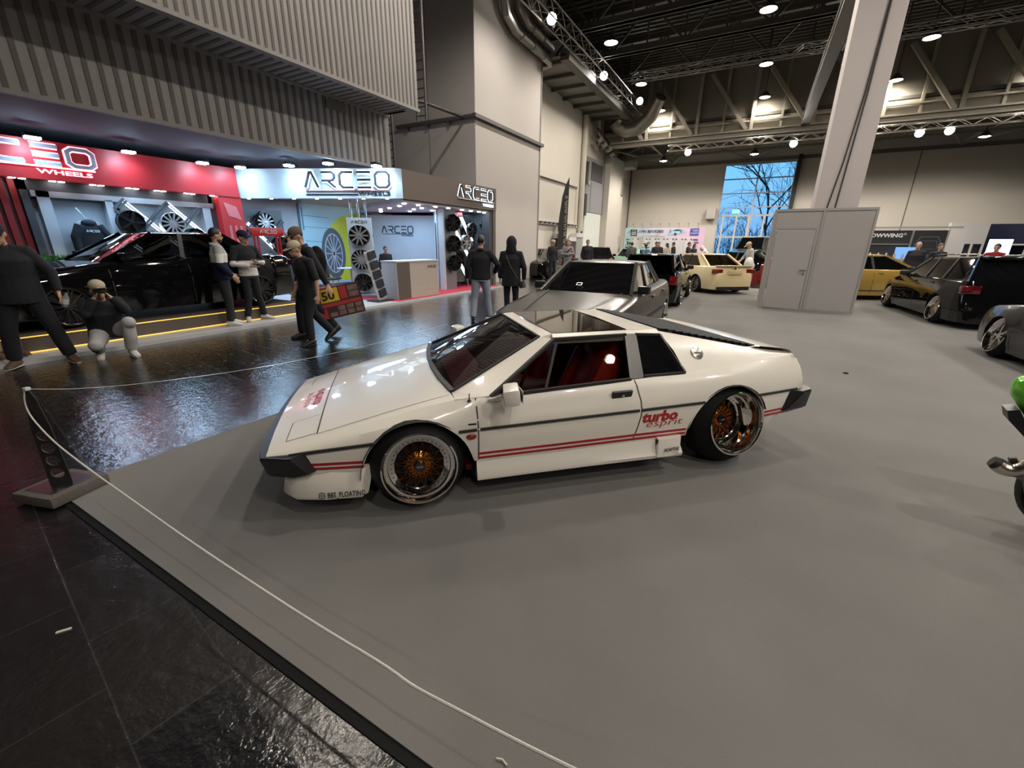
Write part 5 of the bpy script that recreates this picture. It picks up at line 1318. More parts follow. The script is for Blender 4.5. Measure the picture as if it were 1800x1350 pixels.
fb_, d_, n_ = fascia('brown_fascia', 'dark brown fascia board with backlit white brand letters at the booth corner', (-8.67, 9.46), (-8.67, 14.35), 2.74, 3.47, BBROWN, .14)
arceo(fb_, (.004, 2.52, .29), (0, 1, 0), (0, 0, 1), 2.15, .33, LETD, stroke=.11, halo=HALO, depth=.05, line=LETW)
put_text('WHEELS', 'sign_small_letters', HALO, fb_, V((.006, 4.0, .10)), (0, 1, 0), (0, 0, 1), .08, .68, .01, bold=.02)
MB().b2((-.14, 4.70, -2.68), (-.02, 4.89, 0)).build('corner_post', mat('post_brown', (.10, .08, .07), .5), fb_, smooth=0)
for y in (4.6, 4.75): MB().b2((0, y, .02), (.004, y+.025, .72)).build('fascia_line', BDARK, fb_, smooth=0)
MB().slab([V((-8.87, 9.42, 2.75)), V((-8.67, 9.46, 2.74)), V((-8.67, 9.46, 3.47)), V((-8.87, 9.42, 3.5))], .1, out=(.2, -1, 0)).build('corner_cap', mat('cap_beige', (.45, .42, .40), .5), None, smooth=0)
o = bpy.data.objects['corner_cap']; tag(o, 'pale corner cap joining the white and the brown fascia', 'corner cap')
# ---- flood lamps on arms above the fascia
FL = [(-12.62, 3.55, 3.46), (-12.62, 5.05, 3.46), (-12.62, 6.55, 3.46), (-12.5, 7.42, 3.47), (-11.3, 8.02, 3.52), (-10.28, 8.45, 3.56), (-9.1, 9.0, 3.50)]
fl_lb = ['white floodlight over the glowing letter E of the red fascia', 'white floodlight over the plain middle of the red fascia', 'white floodlight over the right end of the red fascia', 'white floodlight over the left end of the white fascia', 'white floodlight over the letter A of the white fascia', 'white floodlight over the letter C of the white fascia', 'white floodlight over the letter O of the white fascia']
LEDF = mat('flood_white', (1, 1, 1), .5, emit=(.52, .77, 1.), es=85)
for k, (x, y, z) in enumerate(FL):
    t = thing('floodlight', fl_lb[k], 'floodlight', (x, y, z))
    back = V((-.5, 0, 0)) if k < 4 else V((-.22, .42, 0))
    MB().box((0, 0, .05), (.20, .24, .07), bev=.015).build('lamp_housing', BLACK, t)
    MB().box((.0, 0, -.005), (.17, .21, .04), bev=.012).build('lamp_lens', LEDF, t)
    MB().bar((0, 0, .06), back+V((0, 0, .06)), .03).build('lamp_arm', BLACK, t, smooth=0)
# ---- wheel tower on rods
TB = V((-10.02, 9.05, .06)); tn = V((.62, -.78, 0)).normalized(); tx = V((-tn.y, tn.x, 0))
tw = thing('wheel_tower', 'white display tower with three wheel rims hung from rods below the white fascia', 'display tower', TB)
MB().slab([tx*-.33, tx*.33, tx*.33+V((0, 0, 2.2)), tx*-.33+V((0, 0, 2.2))], .16, out=tn).build('tower_panel', BW, tw, smooth=0)
MB().slab([tx*-.5+tn*.3, tx*.5+tn*.3, tx*.5-tn*.4, tx*-.5-tn*.4], .06, out=(0, 0, 1)).xf(M.Translation((0, 0, .08))).build('tower_base', mat('base_grey', (.35, .36, .38), .5), tw, smooth=0)
MB().tube([tx*-.2-tn*.08+V((0, 0, 2.2)), tx*-.2-tn*.08+V((0, 0, 2.68))], .025, 8).tube([tn*-.08+V((0, 0, 2.2)), tn*-.08+V((0, 0, 2.68))], .025, 8).tube([tx*.2-tn*.08+V((0, 0, 2.2)), tx*.2-tn*.08+V((0, 0, 2.68))], .025, 8).build('hanging_rods', ALU, tw)
arceo(tw, tx*-.2+tn*.004+V((0, 0, 2.06)), tx, (0, 0, 1), .42, .06, LETD, stroke=.14, depth=.006)
for z, n, mf, mr, lb in ((1.72, 10, DISPW, DISPB, 'topmost machined wheel rim on the white tower'), (1.06, 14, DISPW, DISPB, 'middle bright-spoked wheel rim on the white tower'), (.42, 10, DISPB, DISPW, 'lowest black-faced wheel rim with a bright lip on the white tower')):
    disp_wheel('wheel_rim', lb, TB+tn*.17+V((0, 0, z)), tn, .275, .17, n, 'spoke' if z > 1.5 else 'twin', DISPW if z < .5 else mr, mf)
    disp_wheel('wheel_rim', lb.replace('on the', 'on the far side of the'), TB-tn*.32+tx*.05+V((0, 0, z)), -tn, .275, .15, n, 'twin', DISPB, mf)
# ---- wheel columns and the lit lattice at the booth corner
wc = thing('wheel_column', 'dark panel column with three black wheel rims beside the counter', 'display column', (-9.2, 12.2, .06))
MB().b2((-.2, -.32, 0), (.0, .32, 2.66)).build('column_panel', mat('col_grey', (.16, .165, .18), .5), wc, smooth=0)
MB().b2((-.2, -.36, 0), (.02, -.31, 2.66)).build('column_edge', BW, wc, smooth=0)
for z, lb in ((2.24, 'topmost black wheel rim on the dark panel column'), (1.58, 'middle black wheel rim on the dark panel column'), (.95, 'lowest black wheel rim on the dark panel column')):
    disp_wheel('wheel_rim', lb, (-9.0, 12.15, z), (.9, -.42, 0), .27, .2, 7, 'twin', DISPB, DISPB)
w2 = thing('wheel_column', 'dark panel with two wheel rims at the outer booth corner', 'display column', (-9.2, 14.35, .06))
MB().b2((-.2, -.15, 0), (.0, .32-.42, 2.66)).b2((-.2, -.1, 0), (0.06, -.05, 2.66)).build('column_panel', mat('col_grey', (.16, .165, .18), .5), w2, smooth=0)
for z, mm, lb in ((2.23, DISPB, 'black wheel rim on the outer booth corner panel'), (1.56, DISPW, 'silver wheel rim on the outer booth corner panel')):
    disp_wheel('wheel_rim', lb, (-8.95, 14.12, z), (.9, -.42, 0), .26, .2, 7, 'twin', mm, DISPB)
lt = thing('lattice_panel', 'mirror panel crossed by white light bars between the wheel columns', 'display panel', (-9.3, 12.95, .06))
MB().b2((-.06, -.4, .2), (.0, .85, 2.5)).build('mirror_sheet', mat('mirror_sheet', (.5, .5, .52), .06, metal=1.), lt, smooth=0)
MB().b2((-.06, -.42, 2.45), (.03, .1, 2.66)).build('red_cap', BRED, lt, smooth=0)
lb_ = MB()
for a, b, c, d in ((.05, 2.4, .7, 1.62), (-.3, 1.95, .55, .98), (-.3, 1.1, .3, .4)): lb_.bar((.04, a, b), (.04, c, d), .035)
lb_.build('light_bars', LEDW, lt, smooth=0)
for y, z, mm, lb in ((13.45, 2.05, DISPB, 'black wheel rim on the mirror panel between the columns'), (13.05, 1.62, DISPW, 'silver wheel rim on the mirror panel between the columns')):
    disp_wheel('wheel_rim', lb, (-9.1, y, z), (1, 0, 0), .26, .12, 8, 'twin', mm, mm)
# ---- counter, brochure stand, furniture, red gantry
ct = thing('reception_counter', 'pale and brown reception counter at the booth edge', 'counter', (-8.6, 8.95, .06))
MB().b2((-.55, 0, 0), (0, 1.78, 1.02)).build('counter_front', mat('counter_beige', (.40, .35, .31), .5, var=.06, vscale=9), ct, smooth=0)
MB().b2((-.3, .0, 0), (.012, .5, 1.02)).build('brown_panel', mat('counter_brown', (.10, .08, .07), .45), ct, smooth=0)
MB().b2((-.56, -.02, 0), (-.0, .0, 1.03)).build('end_panel', BW, ct, smooth=0)
MB().b2((-.58, -.03, 1.02), (.02, 1.80, 1.06), bev=.006).build('counter_top', BW, ct)
arceo(ct, (.008, 1.28, .84), (0, 1, 0), (0, 0, 1), .40, .06, LETD, stroke=.16, depth=.006)
bs = thing('brochure_stand', 'slanted white brochure stand with dark leaflets beside the counter', 'brochure stand', (-8.95, 8.58, .06))
MB().bar((0, .1, .02), (-.05, -.22, 1.32), .34, .03, up=(1, 0, 0)).build('stand_back', BW, bs, smooth=0)
for k in range(5):
    z = .12+k*.25; y = .08-.068*k
    MB().box((.03, y, z+.1), (.06, .24, .2), rot=(R(14), 0, 0)).build('leaflet_pocket', mat('leaflet_dark', (.03, .035, .045), .35), bs, smooth=0)
MB().b2((-.2, -.3, 0), (.25, .3, .03)).build('stand_base', BLACK, bs, smooth=0)
gn = thing('red_gantry', 'red tubular gantry with a white-lettered sign behind the saloon tail', 'gantry', (-10.75, 6.75, .30))
for y in (-.33, -.24, .24, .33): MB().tube([(0, y, 0), (0, y, 1.5)], .025, 8).build('gantry_leg', BRED, gn)
MB().b2((-.06, -.42, 1.42), (.06, .44, 1.62), bev=.05).build('gantry_sign', BRED, gn)
arceo(gn, (.064, -.20, 1.49), (0, 1, 0), (0, 0, 1), .42, .075, LETW, stroke=.2, depth=.006)
for y in (-.28, .28): MB().b2((-.05, y-.08, .1), (.05, y+.08, .14)).build('gantry_shelf', BRED, gn, smooth=0)
def chair(x, y, rz, label):
    c = thing('booth_chair', label, 'chair', (x, y, .076), rz)
    MB().box((0, 0, .45), (.46, .46, .06), bev=.025).build('seat', SATIN, c); MB().box((-.2, 0, .68), (.05, .44, .42), rot=(0, R(-8), 0), bev=.02).build('backrest', SATIN, c)
    for a in (-.18, .18):
        for b in (-.18, .18): MB().tube([(a*.8, b*.8, .44), (a*1.15, b*1.15, 0)], .014, 6).build('leg', mat('leg_wood', (.45, .33, .2), .5), c)
    return c
chair(-10.9, 11.0, R(200), 'black booth chair with pale legs behind the brochure stand'); chair(-11.3, 8.9, R(20), 'black booth chair left of the white wheel tower')
tb_ = thing('round_table', 'small round white table in the booth near the mural', 'table', (-11.3, 9.7, .076))
MB().lathe([(0, .72), (.42, .72), (.42, .74), (0, .74)], None, 24).build('table_top', BW, tb_); MB().lathe([(.03, 0), (.03, .72)], None, 10).lathe([(0, 0), (.25, 0), (.25, .02), (0, .03)], None, 20).build('table_stem', ALU, tb_)
gb = MB(); rnd = random.Random(9)
for i in range(60):
    p = V((rnd.uniform(-.1, .1), rnd.uniform(-.1, .1), rnd.uniform(0, .2))); gb.ell(p, (.03, .03, .02), 5, 4)
t = thing('counter_plant', 'small bright green plant behind the far end of the counter', 'plant', (-9.3, 11.35, .066))
gb.xf(M.Translation((0, 0, .82))).build('leaves', mat('leaf_bright', (.05, .28, .03), .5), t, smooth=0, clean=False); MB().lathe([(0, 0), (.13, 0), (.16, .8), (.0, .8)], None, 14).build('planter', BW, t)
# ================================================================ PEOPLE
SKIN = mat('skin', (.46, .27, .19), .55); SKIND = mat('skin_shade', (.36, .20, .14), .55)
def cloth(name, c): return mat('cloth_'+name, c, .9, spec=.12, var=.1, vscale=20, bump=.25, bscale=90)
K_BLACK = cloth('black', (.010, .010, .012)); K_NAVY = cloth('navy', (.015, .02, .045)); K_GREY = cloth('grey', (.22, .23, .25)); K_DGREY = cloth('dark_grey', (.035, .037, .042))
K_LGREY = cloth('light_grey', (.38, .38, .39)); K_WHITE = cloth('white', (.62, .61, .60)); K_JEAN = cloth('pale_jeans', (.30, .34, .42)); K_KHAKI = cloth('khaki', (.33, .24, .17)); K_BEIGE = cloth('beige', (.42, .36, .28))
K_RED = cloth('dark_red', (.16, .012, .014)); K_GREEN = cloth('grey_green', (.10, .12, .11)); K_STEEL = cloth('steel_blue', (.20, .24, .30)); K_BROWN = cloth('brown', (.12, .085, .065))
S_WHITE = mat('shoe_white', (.55, .54, .52), .5); S_BLACK = mat('shoe_black', (.012, .012, .012), .5); S_BROWN = mat('shoe_brown', (.12, .07, .05), .6); SOLE = mat('sole_pale', (.4, .39, .36), .6)
HAIRB = mat('hair_black', (.008, .007, .006), .5); HAIRD = mat('hair_brown', (.04, .022, .013), .5); HAIRL = mat('hair_fair', (.16, .10, .05), .5)
EYES = mat('eye_dark', (.02, .015, .012), .2)
def person(label, loc, rz, top=K_BLACK, legs=K_BLACK, shoe=S_BLACK, skin=SKIN, hair=HAIRB, cap=None, hood=None, longhair=None, beard=None, pose=None, k=1., vox=.013, wide=1., coat=.86, hem=None, sleeve=1., band=None, brim=0., look=0., group=None, loose=1., hands=True):
    J = dict(pel=(0, 0, .96), waist=(0, 0, 1.12), chest=(.01, 0, 1.32), neck=(.0, 0, 1.49), head=(.025, 0, 1.635),
             shL=(0, .185, 1.42), elL=(-.03, .245, 1.13), wrL=(.04, .255, .89), shR=(0, -.185, 1.42), elR=(-.03, -.245, 1.13), wrR=(.04, -.255, .89),
             hipL=(0, .085, .93), knL=(.03, .10, .50), anL=(-.02, .105, .09), hipR=(0, -.085, .93), knR=(.03, -.10, .50), anR=(-.02, -.105, .09))
    J.update(pose or {}); toe = {s: J.pop('toe'+s, None) for s in 'LR'}
    J = {a: V(b) for a, b in J.items()}
    t = thing('person', label, 'person', loc, rz, group); t.scale = (k, k, k)
    sd = J['shL']-J['shR']; sd.normalize()
    hp = J['hipL']-J['hipR']; hp.normalize()
    # --- body: head, neck, trunk, limbs and hands as one skin
    b = MB(); hd = J['head']; up = (hd-J['neck']).normalized(); fw = V((math.cos(look), math.sin(look), 0)); fw = (fw-up*fw.dot(up)).normalized()
    if 'face' in (pose or {}): fw = V(pose['face']).normalized(); up = (up-fw*up.dot(fw)).normalized()
    lf = up.cross(fw); Q = M((fw, lf, up)).transposed()
    P = lambda x, y, z: hd+Q @ V((x, y, z))
    b.ell(P(-.005, 0, .02), (.098, .077, .108), 14, 10, Q); b.ell(P(.030, 0, -.055), (.062, .056, .062), 12, 8, Q)
    b.ell(P(.098, 0, -.012), (.020, .014, .022), 8, 6, Q); b.ell(P(.09, 0, -.052), (.012, .024, .010), 8, 6, Q); b.ell(P(.086, 0, -.088), (.016, .02, .014), 8, 6, Q)
    for s in (1, -1): b.ell(P(-.005, s*.078, -.005), (.022, .010, .03), 8, 6, Q)
    b.tube([J['chest']+V((0, 0, .08)), J['neck'], hd-up*.04], [.07, .056, .054], 12)
    b.tube([J['pel']-V((0, 0, .05)), J['waist'], J['chest'], J['neck']-V((0, 0, .03))], [(.145, .10), (.13, .09), (.155, .10), (.10, .07)], 14, side=sd)
    for s in 'LR':
        S = J['sh'+s]; E = J['el'+s]; W = J['wr'+s]; sg = 1 if s == 'L' else -1
        b.tube([J['chest'].lerp(S, .5)+V((0, 0, .05)), S, S.lerp(E, .5), E, E.lerp(W, .4), W], [.06, .052, .045, .038, .036, .026], 10)
        d = (W-E).normalized(); sp = V((1, 0, 0)) if abs(d.x) < .75 else V((0, 0, 1)); sp = (sp-d*sp.dot(d)).normalized()
        nn = d.cross(sp)
        b.tube([W, W+d*.04, W+d*.085], [(.028, .02), (.040, .017), (.038, .013)], 10, side=sp)
        if hands:
            for q, (o, L) in enumerate(((-.030, .062), (-.010, .076), (.010, .072), (.028, .055))):
                a0 = W+d*.08+sp*o; crl = nn*(sg*.012)
                b.tube([a0, a0+d*L*.5+sp*o*.1+crl*.5, a0+d*L+sp*o*.15+crl*2], [.0105, .0095, .008], 6)
            b.tube([W+d*.025+sp*.03, W+d*.055+sp*.058, W+d*.085+sp*.062], [.013, .011, .009], 6)
        b.tube([J['hip'+s]+V((0, 0, .04)), J['hip'+s].lerp(J['kn'+s], .5), J['kn'+s], J['kn'+s].lerp(J['an'+s], .4), J['an'+s]-V((0, 0, .02))], [.075, .066, .048, .047, .034], 10)
    blob(b, 'body', skin, min(vox, .011) if vox < .02 else vox, t)
    e = MB()
    for s in (1, -1): e.ell(P(.083, s*.033, .012), (.010, .014, .007), 8, 6, Q); e.bar(P(.092, s*.018, .034), P(.080, s*.052, .034), .008)
    e.build('eyes', EYES, t)
    # --- hair / headgear
    if longhair: m2 = MB().ell(P(-.02, 0, .035), (.105, .088, .108), 12, 8, Q).tube([P(-.05, 0, .06), P(-.075, 0, -.06), P(-.075, 0, -.2)], [(.08, .05), (.09, .045), (.07, .02)], 10, side=lf); blob(m2, 'hair', longhair, max(vox, .013), t)
    elif hair:
        m2 = MB(); m2.ell(P(-.018, 0, .038), (.100, .083, .105), 14, 8, Q); m2.build('hair', hair, t)
    if beard: MB().ell(P(.036, 0, -.075), (.062, .06, .055), 12, 8, Q).build('beard', beard, t)
    if cap:
        c = MB(); c.ell(P(-.008, 0, .065), (.112, .092, .082), 16, 8, Q)
        if brim is not None:
            ca, sa = math.cos(brim), math.sin(brim)
            c.loft([[P(ca*x-sa*y, sa*x+ca*y, z) for x, y, z in r] for r in ([(.06, -.08, .055), (.06, .08, .055), (.06, .08, .045), (.06, -.08, .045)], [(.15, -.065, .045), (.15, .065, .045), (.15, .065, .037), (.15, -.065, .037)], [(.185, -.03, .04), (.185, .03, .04), (.185, .03, .034), (.185, -.03, .034)])])
        c.build('cap', cap, t)
    if hood:
        m2 = MB().ell(P(-.025, 0, .02), (.125, .115, .145), 14, 10, Q).tube([P(-.06, 0, -.02), J['neck']+V((-.04, 0, .02)), J['chest']+V((-.02, 0, .12))], [(.1, .09), (.115, .09), (.15, .09)], 12, side=sd)
        m2.build('hood', hood, t)
    # --- jacket / top
    g = MB(); w = wide
    lowz = coat
    pe = J['pel']; bot = V((pe.x, pe.y, pe.z-(.96-lowz))) if not hem else V(hem)
    g.tube([bot, pe.lerp(J['waist'], .3), J['waist'], J['chest'], J['chest'].lerp(J['neck'], .55), J['neck']-V((0, 0, .01))], [(.178*w, .125*w), (.17*w, .122*w), (.165*w, .118*w), (.188*w, .128*w), (.165*w, .105), (.075, .07)], 18, side=sd)
    for s in 'LR':
        S = J['sh'+s]; E = J['el'+s]; W = J['wr'+s]; E2 = E.lerp(W, .92*sleeve)
        pts = [J['chest'].lerp(S, .45)+V((0, 0, .05)), S, S.lerp(E, .5), E] + ([E.lerp(W, .5), E2] if sleeve > .3 else [])
        rr = [.085, .078, .066, .060, .054, .046][:len(pts)]
        if sleeve > .3: g.ell(E, (.06, .06, .06), 10, 8)
        g.tube(pts, [r*(.9+.1*w) for r in rr], 12)
    if hood is None and band != 'plain': g.tube([J['neck']-V((.03, 0, .03)), J['neck']+V((-.02, 0, .02))], [(.085, .08), (.075, .07)], 12, side=sd)
    jk = blob(g, 'jacket', top, vox, t)
    if band and band != 'plain':
        # two-tone top: faces above / between the given heights take another cloth
        for m_, z0, z1 in band:
            jk.data.materials.append(m_); mi = len(jk.data.materials)-1
            for p in jk.data.polygons:
                if z0 <= p.center.z < z1: p.material_index = mi
    # --- trousers
    g = MB(); l = loose
    g.tube([J['hipL'].lerp(J['hipR'], .5)-V((0, 0, .08)), J['pel'], J['waist'].lerp(J['pel'], .55)], [(.165, .118), (.16, .115), (.15, .105)], 16, side=hp)
    for s in 'LR':
        H_, K, A = J['hip'+s], J['kn'+s], J['an'+s]
        g.ell(K, (.07*l, .07*l, .07*l), 12, 8)
        g.tube([H_+V((0, 0, .05)), H_.lerp(K, .35), K, K.lerp(A, .5), A+V((0, 0, .015))], [.096*l, .088*l, .068*l, .066*l, .06*l], 12)
    blob(g, 'trousers', legs, vox, t)
    for s in 'LR':
        A = J['an'+s]; d = V(toe[s] or (1, 0.12 if s == 'L' else -.12, 0)); d.normalize(); dn_ = V((0, 0, -1)); dn_ = (dn_-d*dn_.dot(d)).normalized()
        hz = .055
        o = MB().tube([A-d*.075+dn_*hz*.55, A-d*.05+dn_*hz*.5, A+dn_*hz*.35, A+d*.07+dn_*hz*.75, A+d*.15+dn_*hz*1.05, A+d*.19+dn_*hz*1.2], [(.03, .03), (.042, .045), (.045, .055), (.046, .038), (.045, .027), (.025, .015)], 12, side=dn_.cross(d)).build('shoe', shoe, t)
        MB().tube([A-d*.08+dn_*.078, A-d*.04+dn_*.08, A+d*.06+dn_*.08, A+d*.15+dn_*.08, A+d*.195+dn_*.08], [(.03, .012), (.045, .013), (.045, .012), (.048, .012), (.026, .01)], 10, side=dn_.cross(d)).build('shoe_sole', SOLE if shoe in (S_WHITE, S_BROWN) else S_BLACK, o)
    return t, J

def toward(x, y, px=0., py=0.): return math.atan2(py-y, px-x)
# -- at the booth edge, left
person('person in a bulky black parka at the left edge, looking down at a phone', (-8.18, 1.72, 0), R(-25), hood=None, cap=K_BLACK, brim=0, wide=1.32, coat=.80, loose=1.22, shoe=S_BROWN, k=1.03,
       pose=dict(head=(.07, 0, 1.62), hipL=(0, .10, .93), knL=(.02, .20, .50), anL=(-.02, .27, .09), hipR=(0, -.10, .93), knR=(.02, -.19, .50), anR=(-.02, -.24, .09),
                 elR=(.02, -.30, 1.15), wrR=(.30, -.12, 1.22), elL=(.0, .34, 1.16), wrL=(.06, .36, .92), face=(1, .1, -.45), toeL=(1, .5, 0), toeR=(1, -.3, 0)))
ph = MB().box((0, 0, 0), (.012, .075, .15), bev=.006); ph = ph.build('smartphone', GLOSSB); tag(ph, 'dark phone held up by the person in the black parka', 'phone')
ph.location = (-7.83, 1.47, 1.285); ph.rotation_euler = (R(10), R(50), R(-25))
bo = thing('drink_bottle', 'small white-labelled bottle in the lowered hand of the person in the parka', 'bottle', (-7.97, 2.05, .76))
MB().lathe([(0, 0), (.03, 0), (.033, .01), (.033, .13), (.014, .165), (.014, .185), (0, .185)], None, 16).build('bottle_body', mat('bottle_clear', (.25, .27, .28), .15), bo)
MB().lathe([(.034, .04), (.034, .11)], None, 16).build('bottle_label', mat('label_white', (.6, .6, .62), .5), bo)
bo.rotation_euler = (R(-12), R(15), 0)
person('person in khaki trousers standing behind the black parka at the left edge', (-8.75, 1.55, .06), R(15), top=K_DGREY, legs=K_KHAKI, shoe=S_BROWN, k=.98)
# -- crouching photographer
person('person crouching with a beige cap and pale jeans, raising a phone to the face', (-7.98, 2.42, 0), R(-12), top=K_BLACK, legs=K_LGREY, shoe=S_WHITE, cap=K_BEIGE, brim=R(200), hair=HAIRD, wide=1.28, loose=1.22, hem=(-.05, 0, .30), band='plain',
       pose=dict(pel=(-.05, 0, .34), waist=(-.02, 0, .48), chest=(.05, 0, .66), neck=(.08, 0, .82), head=(.12, 0, .95), shL=(.05, .18, .77), shR=(.05, -.18, .77),
                 elL=(.26, .22, .66), wrL=(.28, .085, .87), elR=(.26, -.20, .66), wrR=(.28, -.07, .87), hipL=(-.03, .09, .32), knL=(.30, .20, .50), anL=(.20, .17, .09), hipR=(-.03, -.09, .32), knR=(.34, -.20, .24), anR=(.05, -.16, .12), toeR=(1, -.2, -.25), face=(1, 0, -.05)))
ph = MB().box((0, 0, 0), (.014, .15, .075), bev=.006).build('smartphone', GLOSSB); tag(ph, 'dark phone held sideways by the crouching person', 'phone'); ph.location = (-7.665, 2.36, .955); ph.rotation_euler = (0, 0, R(-12))
# -- two men talking
person('bearded person in a grey, white and navy hooded top with dark trousers', (-8.62, 4.42, .06), R(72), top=K_NAVY, legs=K_DGREY, shoe=S_WHITE, hair=HAIRB, beard=HAIRB, wide=1.08, band=[(K_WHITE, 1.18, 1.33), (K_LGREY, 1.33, 1.7)],
       pose=dict(elR=(-.04, -.27, 1.14), wrR=(.13, -.24, .92), elL=(.05, .27, 1.15), wrL=(.20, .18, .95), knR=(.02, -.11, .5), anL=(.06, .12, .09)))
person('person in a dark cap and black and white top, arms folded over a phone', (-8.80, 5.02, .06), R(-5), top=K_WHITE, legs=K_BLACK, shoe=S_WHITE, hair=HAIRB, cap=K_NAVY, k=.985, wide=1.04, band=[(K_BLACK, 1.20, 1.7)], look=.4, coat=.9,
       pose=dict(elL=(.04, .28, 1.16), wrL=(.24, .06, 1.20), elR=(.04, -.28, 1.14), wrR=(.25, -.04, 1.10), anL=(.0, .17, .09), anR=(-.02, -.15, .09), toeL=(.7, .7, 0), toeR=(1, -.4, 0)))
# -- the walking pair with the poster
pa, _ = person('person in black with a beige cap and bare forearm walking past the booth', (-6.20, 4.42, 0), R(-100), top=K_BLACK, legs=K_BLACK, shoe=S_BLACK, hair=HAIRL, cap=K_BEIGE, brim=0, k=.93, sleeve=.1, wide=1.08, loose=1.15, coat=.84,
       pose=dict(chest=(.04, 0, 1.32), neck=(.06, 0, 1.48), head=(.12, 0, 1.61), face=(1, 0, -.35), elL=(-.04, .27, 1.12), wrL=(-.02, .28, .87), elR=(.0, -.25, 1.12), wrR=(.12, -.24, .90),
                 hipL=(0, .085, .93), knL=(.10, .09, .50), anL=(.10, .09, .09), knR=(-.10, -.09, .53), anR=(-.38, -.10, .16), toeR=(1, 0, -.55)))
pb_, _ = person('taller person in black with a brown cap and backpack walking beside the beige cap', (-6.62, 4.72, 0), R(-100), top=K_BLACK, legs=K_BLACK, shoe=S_BLACK, hair=HAIRD, cap=K_BROWN, brim=0, k=1.04, wide=1.12, beard=HAIRD, loose=1.1,
       pose=dict(head=(.06, 0, 1.63), elL=(-.10, .29, 1.12), wrL=(-.16, .36, .88), knL=(-.08, .10, .53), anL=(-.34, .10, .15), toeL=(1, 0, -.5), knR=(.12, -.10, .5), anR=(.14, -.1, .09)))
bp = thing('backpack', 'full black backpack worn by the taller person in the brown cap', 'backpack', (-6.62, 4.72, 0), R(-100))
bm_ = MB().ell((-.24, 0, 1.28), (.13, .19, .27), 14, 10).box((-.2, 0, 1.22), (.2, .34, .42), bev=.06)
blob(bm_, 'pack_body', cloth('pack', (.010, .010, .011)), .016, bp)
for s in (1, -1): MB().tube([(-.12, s*.1, 1.5), (.02, s*.12, 1.55), (.15, s*.12, 1.4), (.13, s*.15, 1.2), (-.1, s*.17, 1.08)], [(.03, .008)]*5, 8, side=(0, 1, 0)).build('pack_strap', SATIN, bp)
# poster board with bold panels, held low
po = thing('poster_board', 'red and yellow picture board carried low by the walking pair', 'board', (-6.30, 5.08, .62))
fr = frame(V((0, 0, 0)), V((.45, .86, .16)), V((-.06, -.08, 1)))
MB().prism([(-.40, -.27), (.40, -.27), (.40, .27), (-.40, .27)], -.006, 0, fr).build('board_sheet', mat('board_dark', (.035, .012, .014), .4), po, smooth=0)
mb = MB(); mb.prism([(-.37, .02), (.02, .02), (.02, .25), (-.37, .25)], 0, .002, fr); mb.build('yellow_panel', mat('board_yellow', (.55, .38, .02), .5), po, smooth=0)
mb = MB(); mb.prism([(-.38, -.06), (.38, -.06), (.38, .0), (-.38, .0)], 0, .002, fr); mb.prism([(-.38, -.25), (-.24, -.25), (-.24, -.08), (-.38, -.08)], 0, .002, fr); mb.prism([(.04, .03), (.16, .03), (.16, .25), (.04, .25)], 0, .002, fr); mb.build('red_panels', mat('board_red', (.32, .02, .025), .5), po, smooth=0)
put_text('50', 'board_letters', DECALK, po, fr @ V((-.27, .06, .003)), fr.to_3x3() @ V((1, 0, 0)), fr.to_3x3() @ V((0, 1, 0)), .15, .22, .002, bold=.03)
mb = MB()
for i in range(4):
    for j in range(2):
        x = -.2+i*.15; y = -.24+j*.09
        if j == 0 or i > 0: mb.prism([(x, y), (x+.12, y), (x+.12, y+.075), (x, y+.075)], 0, .0025, fr)
mb.build('picture_panels', mat('board_pictures', (.16, .10, .09), .4, var=.9, vscale=14), po, smooth=0); mb = MB()
mb.prism([(.19, .04), (.36, .04), (.36, .13), (.19, .13)], 0, .0025, fr).prism([(.19, .15), (.36, .15), (.36, .24), (.19, .24)], 0, .0025, fr)
mb.build('picture_panels', mat('board_pictures', (.16, .10, .09), .4, var=.9, vscale=14), po, smooth=0)
# -- two people walking away in the aisle
person('person seen from behind in a black jacket and pale jeans in the aisle', (-4.98, 7.62, 0), R(118), top=K_BLACK, legs=K_JEAN, shoe=S_BLACK, hair=HAIRB, wide=1.2, coat=.90, loose=1.12,
       pose=dict(elR=(-.05, -.36, 1.20), wrR=(.12, -.28, 1.02), elL=(-.06, .28, 1.14), wrL=(-.02, .28, .90), anL=(-.1, .17, .10), knL=(0, .14, .5), anR=(.12, -.17, .09), knR=(.08, -.13, .5)))
person('person seen from behind in a long black hooded coat in the aisle', (-4.62, 8.28, 0), R(112), top=K_BLACK, legs=K_BLACK, hood=K_BLACK, hair=None, k=.985, wide=1.22, coat=.74, pose=dict(anL=(-.05, .07, .09), anR=(.08, -.08, .09), elR=(-.02, -.29, 1.12), wrR=(.06, -.28, .86)))
sb = MB().tube([(-.12, .1, 1.38), (-.165, .0, 1.15), (-.15, -.16, .90)], [(.008, .004)]*3, 6, side=(0, 1, 0)).tube([(-.05, -.24, .84), (-.05, -.27, .70)], [(.09, .05), (.10, .06)], 10)
o = sb.build('shoulder_bag', mat('bag_strap', (.09, .085, .08), .5)); tag(o, 'dark shoulder bag on a thin strap worn over the black hooded coat', 'bag'); o.location = (-4.62, 8.28, 0); o.rotation_euler = (0, 0, R(112))
# -- booth staff
person('dark-haired person seated behind the reception counter', (-10.12, 10.08, .076), R(-20), top=K_DGREY, legs=K_BLACK, hair=HAIRB, k=.80, vox=.016)
person('person in a black and white cap inside the booth behind the walking pair', (-10.6, 7.25, .076), R(-60), top=K_BLACK, legs=K_BLACK, hair=HAIRB, cap=K_WHITE, vox=.016)
